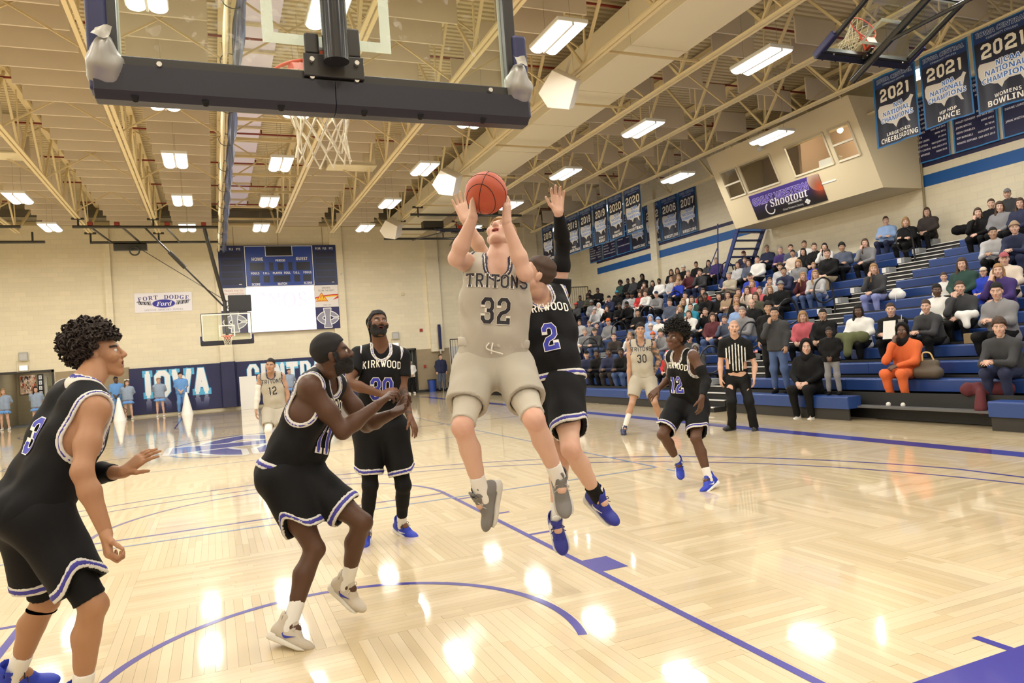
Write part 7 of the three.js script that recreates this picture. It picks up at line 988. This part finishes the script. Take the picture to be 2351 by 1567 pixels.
function poseSet(p, { h = 0.028, stand = false, bare = false, short = false } = {}) {
  const J = { pel: V(0, 0.10, 0), hipL: V(0.09, 0.09, 0.01), hipR: V(-0.09, 0.09, 0.01), kneL: V(0.13, 0.10, 0.44), kneR: V(-0.13, 0.10, 0.44), ankL: V(0.13, -0.325, 0.36), ankR: V(-0.12, -0.325, 0.33) };
  if (stand) Object.assign(J, { pel: V(0, 0.93, 0), hipL: V(0.09, 0.9, 0), hipR: V(-0.09, 0.9, 0), kneL: V(0.11, 0.5, 0.03), kneR: V(-0.11, 0.5, 0.03), ankL: V(0.13, 0.09, -0.02), ankR: V(-0.13, 0.09, -0.02) });
  const o = stand ? J.pel.clone().sub(V(0, 0.10, 0)) : V(0, 0, 0), at = (a) => V(...a).add(o); J.neck = at(p.nk); J.head = add(J.neck, V(0, 0.175, 0.035)); J.shL = add(J.neck, V(0.185, -0.075, 0)); J.shR = add(J.neck, V(-0.185, -0.075, 0)); J.elL = at(p.el); J.wrL = at(p.wr); J.elR = at(p.elR || [-p.el[0], p.el[1], p.el[2]]); J.wrR = at(p.wrR || [-p.wr[0], p.wr[1], p.wr[2]]);
  J.toeL = J.toeR = V(0, 0, 1); const T = frameOf(J), s = 0.92, set = {}, f = V(Math.sin(HEADTURN), p.hd ? -p.hd[1] * 0.3 : 0, Math.cos(HEADTURN)).normalize(), u = nrm(sub(V(0, 1, 0), mul(f, f.y))); set.HM = basis(u.clone().cross(f), u, f, J.head);
  const B = bodyField(J, T, s * 0.97, 0.9), bodies = {}; const hg = ['L', 'R'].map((q) => { const H = new Field(0.012), wr = J['wr' + q], el = J['el' + q]; const dir = p.up && q === 'R' ? V(0.1, 0.9, -0.1) : nrm(add(nrm(sub(wr, el)), V(0, stand ? -0.5 : -0.1, 0))); H.cap(mix(el, wr, 0.75), wr, 0.03, 0.027, 0.02); hand(H, wr, dir, p.up && q === 'R' ? V(0.3, 0, -0.9) : V(q === 'L' ? -0.5 : 0.5, -0.6, -0.3), q === 'L' ? 1 : -1, { s: 0.92, curl: p.up && q === 'R' ? 1.0 : 0.55 }); return H; });
  const core = surf(B, bare ? 0.024 : h * 1.35), hands = hg.map((H) => surf(H, 0.0095, { pad: 0.012 }));
  for (const k of ['F', 'O', 'K']) { const c = SKC[k], paint = (g) => tint(g.clone(), c); bodies[k] = mergeGeometries([paint(core), ...hands.map(paint), headGeo(0.0115, { brow: k === 'K' ? [0.02, 0.012, 0.01] : [0.09, 0.05, 0.03] }, c, set.HM)]); }
  set.body = bodies; set.J = J; set.T = T;
  const e = 0.024, TF = new Field(0.05); torsoBones(TF, J, T, s, e, 1.1); for (const q of ['L', 'R']) { const a = J['sh' + q], b = J['el' + q], c = J['wr' + q]; TF.ball(a, 0.075); TF.cap(a, b, 0.07, 0.058); if (!short) TF.cap(b, mix(b, c, 0.93), 0.058, 0.042); } TF.cap(add(J.neck, V(0, -0.02, 0)), add(J.neck, V(0, 0.035, 0.005)), 0.085, 0.07);
  const nh = V(J.neck.x, J.neck.y + 0.075, J.neck.z + 0.02), hemY = J.pel.y - 0.09; set.top = surf(TF, h, { post: (d, x, y, z) => Math.max(d + 0.004 * Math.sin(26 * y + 12 * x) * Math.sin(17 * z + 9 * x), 0.062 - Math.hypot(x - nh.x, (y - nh.y) * 0.8, z - nh.z), stand ? hemY - y : -0.005 - y) });
  if (short) { set.sleeveless = true; }
  const LF = new Field(0.05); LF.cap(add(J.hipL, V(0, 0.05, 0)), add(J.hipR, V(0, 0.05, 0)), 0.125); for (const q of ['L', 'R']) { LF.cap(J['hip' + q], J['kne' + q], 0.098, 0.074); LF.cap(J['kne' + q], add(J['ank' + q], V(0, 0.02, 0)), 0.074, 0.056); } const wy = J.pel.y + 0.08; set.trousers = surf(LF, h * 1.05, { post: (d, x, y, z) => Math.max(d + 0.004 * Math.sin(30 * z + 20 * y), y - wy, stand ? -1 : (y < 0.0 && z < 0.2 ? -y : -1)) });
  if (bare) { const K = new Field(0.05).cap(V(0.06, J.pel.y + 0.06, 0), V(-0.06, J.pel.y + 0.06, 0), 0.12).cap(V(0.085, J.pel.y - 0.26, 0.01), V(-0.085, J.pel.y - 0.26, 0.01), 0.165); set.skirt = surf(K, 0.022, { post: (d, x, y, z) => Math.max(d + 0.006 * Math.sin(Math.atan2(z, x) * 14), y - wy, (J.pel.y - 0.24 - 0.03 * x) - y, -(d + 0.02) - (y < J.pel.y - 0.2 ? 0 : 9)) }); }
  return set;
}
const crowdShoe = surf(new Field(0.03).cap(V(0, -0.05, -0.05), V(0, -0.06, 0.10), 0.045, 0.04).cap(V(0, -0.03, -0.03), V(0, 0.02, -0.03), 0.045, 0.045), 0.018, { post: (d, x, y, z) => Math.max(d, -0.092 - y) });
const HAIR = (() => {
  const I = new THREE.Matrix4(), tmp = new THREE.Group(), G = (o) => o.geometry, r = {}, wrap = (F, h, post) => surf(F, h, { post, pad: 0.02 }), cran = (a, b = a) => new Field(0.03).ell(V(0, 0.036, -0.018), [0.078 + a, 0.094 + b, 0.1 + a]);
  const line = (x, y, z) => (z > 0.0 ? 0.058 - Math.max(0, 0.05 - z) * 0.9 * (Math.abs(x) > 0.045 ? 1 : 0.2) : z > -0.02 ? 0.0 : -0.06) - y;
  r.short = wrap(cran(0.004, 0.012), 0.014, (d, x, y, z) => Math.max(d, line(x, y, z))); r.curly = wrap(cran(0.02, 0.034), 0.014, (d, x, y, z) => Math.max(d + 0.012 * Math.sin(75 * x) * Math.sin(70 * y) * Math.sin(72 * z), line(x, y, z))); r.afro = wrap(cran(0.045, 0.055), 0.017, (d, x, y, z) => Math.max(d + 0.012 * Math.sin(60 * x) * Math.sin(56 * y) * Math.sin(52 * z), line(x, y, z)));
  const lg = cran(0.008, 0.012); for (const s of [-1, 1]) lg.cap(V(s * 0.072, 0.0, -0.02), V(s * 0.088, -0.2, -0.01), 0.028, 0.03).cap(V(s * 0.085, -0.17, 0.0), V(s * 0.075, -0.30, 0.055), 0.03, 0.016); lg.cap(V(0, 0, -0.07), V(0, -0.25, -0.09), 0.06, 0.05); r.long = wrap(lg, 0.016, (d, x, y, z) => Math.max(d + 0.003 * Math.sin(160 * x + 20 * y), z > 0.02 && Math.abs(x) < 0.066 && y > -0.14 ? line(x, y, z) : -1));
  const bb = cran(0.014, 0.016); for (const s of [-1, 1]) bb.cap(V(s * 0.078, 0.0, -0.015), V(s * 0.082, -0.1, 0.0), 0.03, 0.032); bb.cap(V(0, 0, -0.08), V(0, -0.1, -0.075), 0.06, 0.05); r.bob = wrap(bb, 0.016, (d, x, y, z) => Math.max(d, z > 0.03 && Math.abs(x) < 0.07 ? line(x, y, z) : -1)); const bn = cran(0.003, 0.008).ball(V(0, 0.09, -0.115), 0.04, 0.02); r.bun = wrap(bn, 0.014, (d, x, y, z) => Math.max(d, line(x, y, z)));
  const bal = cran(0.002, 0.003); r.bald = wrap(bal, 0.014, (d, x, y, z) => Math.max(d, line(x, y, z), y - 0.05 + (z < -0.05 ? -0.02 : 0)));
  r.beanie = merge([wrap(cran(0.011, 0.026), 0.014, (d, x, y, z) => Math.max(d, 0.048 + z * 0.25 - y)), (() => { const g = new THREE.TorusGeometry(0.088, 0.014, 8, 24); g.scale(1, 1.24, 1.5); g.rotateX(Math.PI / 2 - 0.2); g.translate(0, 0.05, -0.018); g.deleteAttribute('uv'); return g; })()]);
  r.cap = merge([wrap(cran(0.008, 0.014), 0.014, (d, x, y, z) => Math.max(d, 0.05 + z * 0.1 - y)), (() => { const s = new THREE.Shape(); s.absellipse(0, 0, 0.078, 0.085, 0, Math.PI); const g = new THREE.ExtrudeGeometry(s, { depth: 0.008, bevelEnabled: false, curveSegments: 8 }); g.rotateX(Math.PI / 2 + 0.15); g.translate(0, 0.066, 0.06); g.deleteAttribute('uv'); return g; })()]);
  const hd = cran(0.022, 0.022); hd.cap(V(0, -0.02, -0.06), V(0, -0.15, -0.07), 0.09, 0.085).cap(V(0, -0.13, -0.02), V(0, -0.17, 0.0), 0.095, 0.1); r.hood = wrap(hd, 0.017, (d, x, y, z) => Math.max(d, -(Math.hypot(x / 0.07, (y + 0.01) / 0.1) - 1) * 0.06 - (z > 0.0 ? 0 : 1), z - 0.075 - (y < -0.13 ? 1 : 0)));
  return r;
})();
const HATS = { beanie: 1, cap: 1, hood: 1 };
function dress(P, set, top, bot, hair, hcol, skin, o = {}) {
  part('body', set.body[skin], skinOf(skin), P); part('top', set.top, cloth(top), P); if (o.skirt) part('skirt', set.skirt, cloth(bot), P); else part('trousers', set.trousers, cloth(bot), P);
  for (const q of ['L', 'R']) { const m = part('shoe', crowdShoe, o.shoe || cloth(hash(P.id, 3) < 0.4 ? 'white' : 'black'), P); m.position.copy(set.J['ank' + q]); }
  const h = part(hair === 'beanie' || hair === 'cap' || hair === 'hood' ? hair : 'hair', HAIR[hair], HATS[hair] ? cloth(hcol === 'blond' ? 'cream' : hcol) : hairC(hcol), P); h.applyMatrix4(set.HM);
  if (hair === 'beanie' || hair === 'cap') { const g = part('hair', HAIR.bald, hairC(skin === 'F' ? 'brown' : 'black'), P); g.applyMatrix4(set.HM); }
}
const SETS = POSE.map((p) => poseSet(p));
CROWD.forEach(([row, z, pose, top, bot, hair, hcol, skin, sc, lift, label], i) => {
  const R = ROW(row), x = R.x + 0.17, P = thing('person', label, 'person', 'spectators seated in the bleachers', [x, R.y + 0.002, z]);
  const toBall = Math.atan2(1 - x, -1.5 - z); P.rotation.y = THREE.MathUtils.lerp(-Math.PI / 2, toBall, 0.55) - HEADTURN * 0.2 + (hash(i, 11) - 0.5) * 0.3; const k = sc * (1 + lift * 0.35); P.scale.set(sc, k, sc); if (k < 0.97) P.position.y += 0;
  dress(P, SETS[pose], top, bot, hair, hcol, skin);
});
// standing people
{
  const down = { nk: [0, 0.60, 0.0], el: [0.25, 0.33, -0.03], wr: [0.24, 0.08, 0.06] }, behind = { nk: [0, 0.60, 0], el: [0.25, 0.34, -0.1], wr: [0.08, 0.16, -0.14] }, front = { nk: [0, 0.6, 0], el: [0.23, 0.33, 0.03], wr: [0.05, 0.14, 0.16] }, chin = { nk: [0, 0.6, 0], el: [0.24, 0.33, 0.02], wr: [0.22, 0.1, 0.1], elR: [-0.2, 0.33, 0.16], wrR: [-0.04, 0.58, 0.2], up: 1 };
  const st = (p, o = {}) => poseSet(p, { stand: true, ...o }), S = { down: st(down), front: st(front), chin: st(chin), polo: st(front, { short: true, bare: false }), cheer: st(behind, { short: true, bare: true }) };
  const put = (set, x, y, z, ry, h, label, top, bot, hair, hcol, skin, o = {}, grp) => { const P = thing('person', label, 'person', grp, [x, y, z]); P.rotation.y = ry - HEADTURN * (o.turn ?? 0.5); P.scale.setScalar(h / 1.74); dress(P, set, top, bot, hair, hcol, skin, o); return P; };
  put(S.chin, 9.66, 0.41, -8.76, -1.0, 1.70, 'person standing on the front bench in dark denim jacket, printed shirt and jeans', 'charcoal', 'jeans', 'bun', 'black', 'O'); put(S.down, 10.42, 0.5, -9.75, -0.9, 1.78, 'person standing in a black puffer jacket and glasses by the steps', 'black', 'black', 'curly', 'black', 'O'); put(S.front, 9.62, 0.41, -7.42, -0.9, 1.22, 'small person standing on front bench in fur hooded coat and grey sweatpants', 'black', 'grey', 'short', 'black', 'K');
  put(S.down, 9.9, 0, -32.3, 0.2, 1.86, 'person in navy suit and open white shirt holding a phone by the tan wall', 'navy', 'slate', 'short', 'brown', 'F'); put(S.front, 10.75, 0, -31.7, 0.1, 1.80, 'person in white sweater and khaki trousers before the pale door', 'white', 'khaki', 'bald', 'black', 'K'); put(S.front, 11.2, 0, -31.9, -0.2, 1.76, 'person in pale blue shirt and jeans behind the white sweater', 'ltblue', 'jeans', 'short', 'grey', 'F'); put(S.front, 8.32, 0, -32.2, 0.25, 1.68, 'person in white coat with folded arms at the right doorway', 'white', 'black', 'long', 'black', 'O');
  const G = 'cheer squad before the end wall', ch = (x, z, l, hair, hc, sk = 'F') => put(S.cheer, x, 0, z, 0.15, 1.66, l, 'cheer', 'sky', hair, hc, sk, { skirt: 1, shoe: cloth('white') }, G);
  ch(-8.35, -32.0, 'cheerleader in grey and sky blue skirt, leftmost before the corridor opening', 'long', 'blond'); ch(-7.25, -32.0, 'cheerleader in grey and sky blue skirt, second from left before the corridor', 'long', 'black'); ch(-3.95, -31.7, 'cheerleader in sky blue skirt beside the tall white megaphone', 'long', 'brown'); ch(-2.75, -31.6, 'cheerleader in sky blue skirt before the O of IOWA', 'bun', 'blond'); ch(2.55, -31.6, 'cheerleader in sky blue skirt before the word CENTRAL', 'bun', 'brown');
  put(S.polo, -4.4, 0, -32.2, 0.15, 1.84, 'cheer squad member in sky blue polo and trousers, partly behind the left player', 'sky', 'sky', 'short', 'black', 'K', { shoe: cloth('white') }, G); put(S.polo, -1.92, 0, -32.0, 0.15, 1.84, 'cheer squad member in sky blue polo holding a megaphone before the W', 'sky', 'sky', 'short', 'black', 'F', { shoe: cloth('white') }, G); put(S.polo, 1.75, 0, -32.0, 0.15, 1.84, 'cheer squad member in sky blue polo behind grey number 12', 'sky', 'sky', 'short', 'black', 'O', { shoe: cloth('white') }, G);
  for (const P of scene.children.filter((o) => o.name.startsWith('person') && /cheerleader in sky/.test(o.userData.label || ''))) { const b = new THREE.SphereGeometry(0.06, 10, 8); b.scale(1, 0.55, 0.5); const l = b.clone(); l.translate(-0.055, 0.13, 0.0); b.translate(0.055, 0.13, 0.0); const m = part('hair_bow', [b, l], cloth('white'), P); m.applyMatrix4(S.cheer.HM); }
  // megaphones
  const mt = canvas(64, 256, (x, w, h) => { x.fillStyle = '#f4f2ee'; x.fillRect(0, 0, w, h); [...'TRITONS'].forEach((c, i) => text(x, c, w * 0.5, h * (0.2 + i * 0.1), 24, '#23264a')); });
  for (const [x, z, l] of [[-4.25, -31.3, 'tall white megaphone standing beside the left player'], [-1.72, -31.55, 'white megaphone held down before the W of IOWA']]) { const T = thing('megaphone', l, 'megaphone', null, [x, 0, z]); part('cone', new THREE.LatheGeometry([[0.24, 0], [0.235, 0.03], [0.06, 0.86], [0.045, 0.92], [0.05, 0.95]].map((p) => new THREE.Vector2(...p)), 24), mat('megaphone', 0xffffff, { map: mt, roughness: 0.4, side: THREE.DoubleSide }), T); part('handle', tube([V(0.2, 0.28, 0.0), V(0.28, 0.4, 0), V(0.14, 0.55, 0)], 0.012, 6, 12), mat('shoe_black'), T); }
  { const T = thing('sign_board', 'plain white sign board leaning behind grey number 12', 'sign', null, [0.78, 0, -31.3]); T.rotation.x = -0.1; part('board', rbox(-0.35, 0.35, 0.0, 1.45, -0.015, 0.015, 0.004, 1), cloth('white'), T); part('stand', bar(V(0, 1.2, -0.02), V(0, 0.02, -0.28), 0.04, 0.03), cloth('charcoal'), T); }
}
// things on the bleachers
{
  const seatAt = (i, z, dx = 0.15) => { const R = ROW(i); return [R.x + dx, R.y + 0.002, z]; };
  { const T = thing('handbag', 'brown monogram handbag with tan handles beside the person in orange', 'handbag', null, [10.18, 0.66, -5.95]); const F = new Field(0.05).cap(V(-0.06, 0.1, -0.16), V(-0.06, 0.1, 0.16), 0.1).cap(V(0.0, 0.24, -0.1), V(0.0, 0.24, 0.1), 0.07); part('bag_body', surf(F, 0.014, { post: (d, x, y, z) => Math.max(d, -y) }), mat('bag_brown', [0.075, 0.055, 0.035], { roughness: 0.6 }), T); part('bag_handle', tube([V(-0.03, 0.3, -0.1), V(-0.06, 0.42, -0.06), V(-0.06, 0.42, 0.06), V(-0.03, 0.3, 0.1)], 0.012, 8, 20), mat('bag_tan', [0.6, 0.42, 0.2], { roughness: 0.5 }), T); }
  { const T = thing('tote_bag', 'white drawstring bag on the bench beside lilac leggings', 'bag', null, seatAt(7, -9.42)); const F = new Field(0.05).cap(V(0, 0.1, -0.1), V(0, 0.1, 0.1), 0.1).cap(V(0, 0.2, -0.05), V(0, 0.2, 0.05), 0.06); part('bag_body', surf(F, 0.016, { post: (d, x, y, z) => Math.max(d, -y) }), cloth('white'), T); part('cord', tube([V(0, 0.25, 0), V(-0.1, 0.12, 0.05), V(-0.16, -0.05, 0.08)], 0.006, 5, 10), cloth('white'), T); }
  const heap = (label, pos, m, sx, sy, sz) => { const F = new Field(0.08).cap(V(-sx * 0.3, sy * 0.3, -sz * 0.5), V(sx * 0.2, sy * 0.3, sz * 0.4), sy * 0.5).cap(V(-sx * 0.5, 0.02, 0), V(-sx * 0.75, -sy * 0.9, 0.05), sy * 0.35); return one('jacket', (() => { const g = surf(F, 0.02, { post: (d, x, y, z) => d + 0.012 * Math.sin(30 * x + 10 * z) * Math.sin(25 * z) }); g.translate(...pos); return g; })(), m, label, 'jacket'); };
  heap('dark red plaid jacket draped over the front bench at the right', [9.95, 0.46, -4.85], mat('plaid_red', [0.09, 0.015, 0.02], { roughness: 0.9 }), 0.4, 0.22, 0.5); heap('grey puffer jacket on the bench behind the mirrored sunglasses', [11.75, 1.2, -7.55], cloth('slate'), 0.3, 0.3, 0.35); heap('black coat heaped on the top bench near the wall', [18.1, 3.93, -10.35], cloth('black'), 0.4, 0.25, 0.9); heap('green fur trimmed coat in the lap of the white jacket', [11.1, 1.32, -8.25], mat('coat_green', [0.09, 0.10, 0.04], { roughness: 0.9 }), 0.3, 0.24, 0.45); heap('white bundle on the lap beside the charcoal hoodie', [11.75, 1.62, -6.35], cloth('white'), 0.15, 0.16, 0.25);
  const drink = (pos, c, label) => { const T = thing('drink_cup', label, 'cup', null, pos); part('cup', new THREE.LatheGeometry([[0.0, 0], [0.033, 0], [0.045, 0.14], [0.043, 0.14], [0.031, 0.004], [0, 0.004]].map((p) => new THREE.Vector2(...p)), 18), mat('cup_clear', [0.9, 0.9, 0.9], { transmission: 0.9, roughness: 0.1, thickness: 0 }), T); part('drink', new THREE.CylinderGeometry(0.038, 0.031, 0.085, 16).translate(0, 0.048, 0), c, T); part('lid', new THREE.CylinderGeometry(0.047, 0.047, 0.008, 18).translate(0, 0.144, 0), cloth('ltgrey'), T); part('straw', cyl(V(0.0, 0.06, 0), V(0.015, 0.23, 0.01), 0.005, 0.005, 6), cloth('white'), T); };
  drink([11.42, 1.17, -5.75], cloth('orange'), 'clear cup of orange drink standing on the bench'); drink([10.88, 1.52, -6.98], cloth('brownblk'), 'clear cup of dark drink held by the charcoal sweatshirt'); one('paper_bag', rbox(11.38, 11.52, 1.162, 1.34, -6.2, -5.98, 0.01, 1), mat('kraft', [0.25, 0.18, 0.09], { roughness: 0.9 }), 'small brown paper bag beside the orange drink', 'paper bag'); one('paper_sheet', sheet([10.75, 1.33, -7.28], [10.75, 1.33, -7.02], [10.8, 1.66, -7.02], [10.8, 1.66, -7.28], 3, 3, (u, v) => 0.01 * Math.sin(u * 3)), mat('paper', [0.75, 0.76, 0.72], { roughness: 0.8, side: THREE.DoubleSide }), 'white paper sheet held beside the dark drink', 'paper');
}
scene.traverse((o) => { if (o.isMesh) { o.castShadow = true; o.receiveShadow = true; } });
renderer.render(scene, camera);
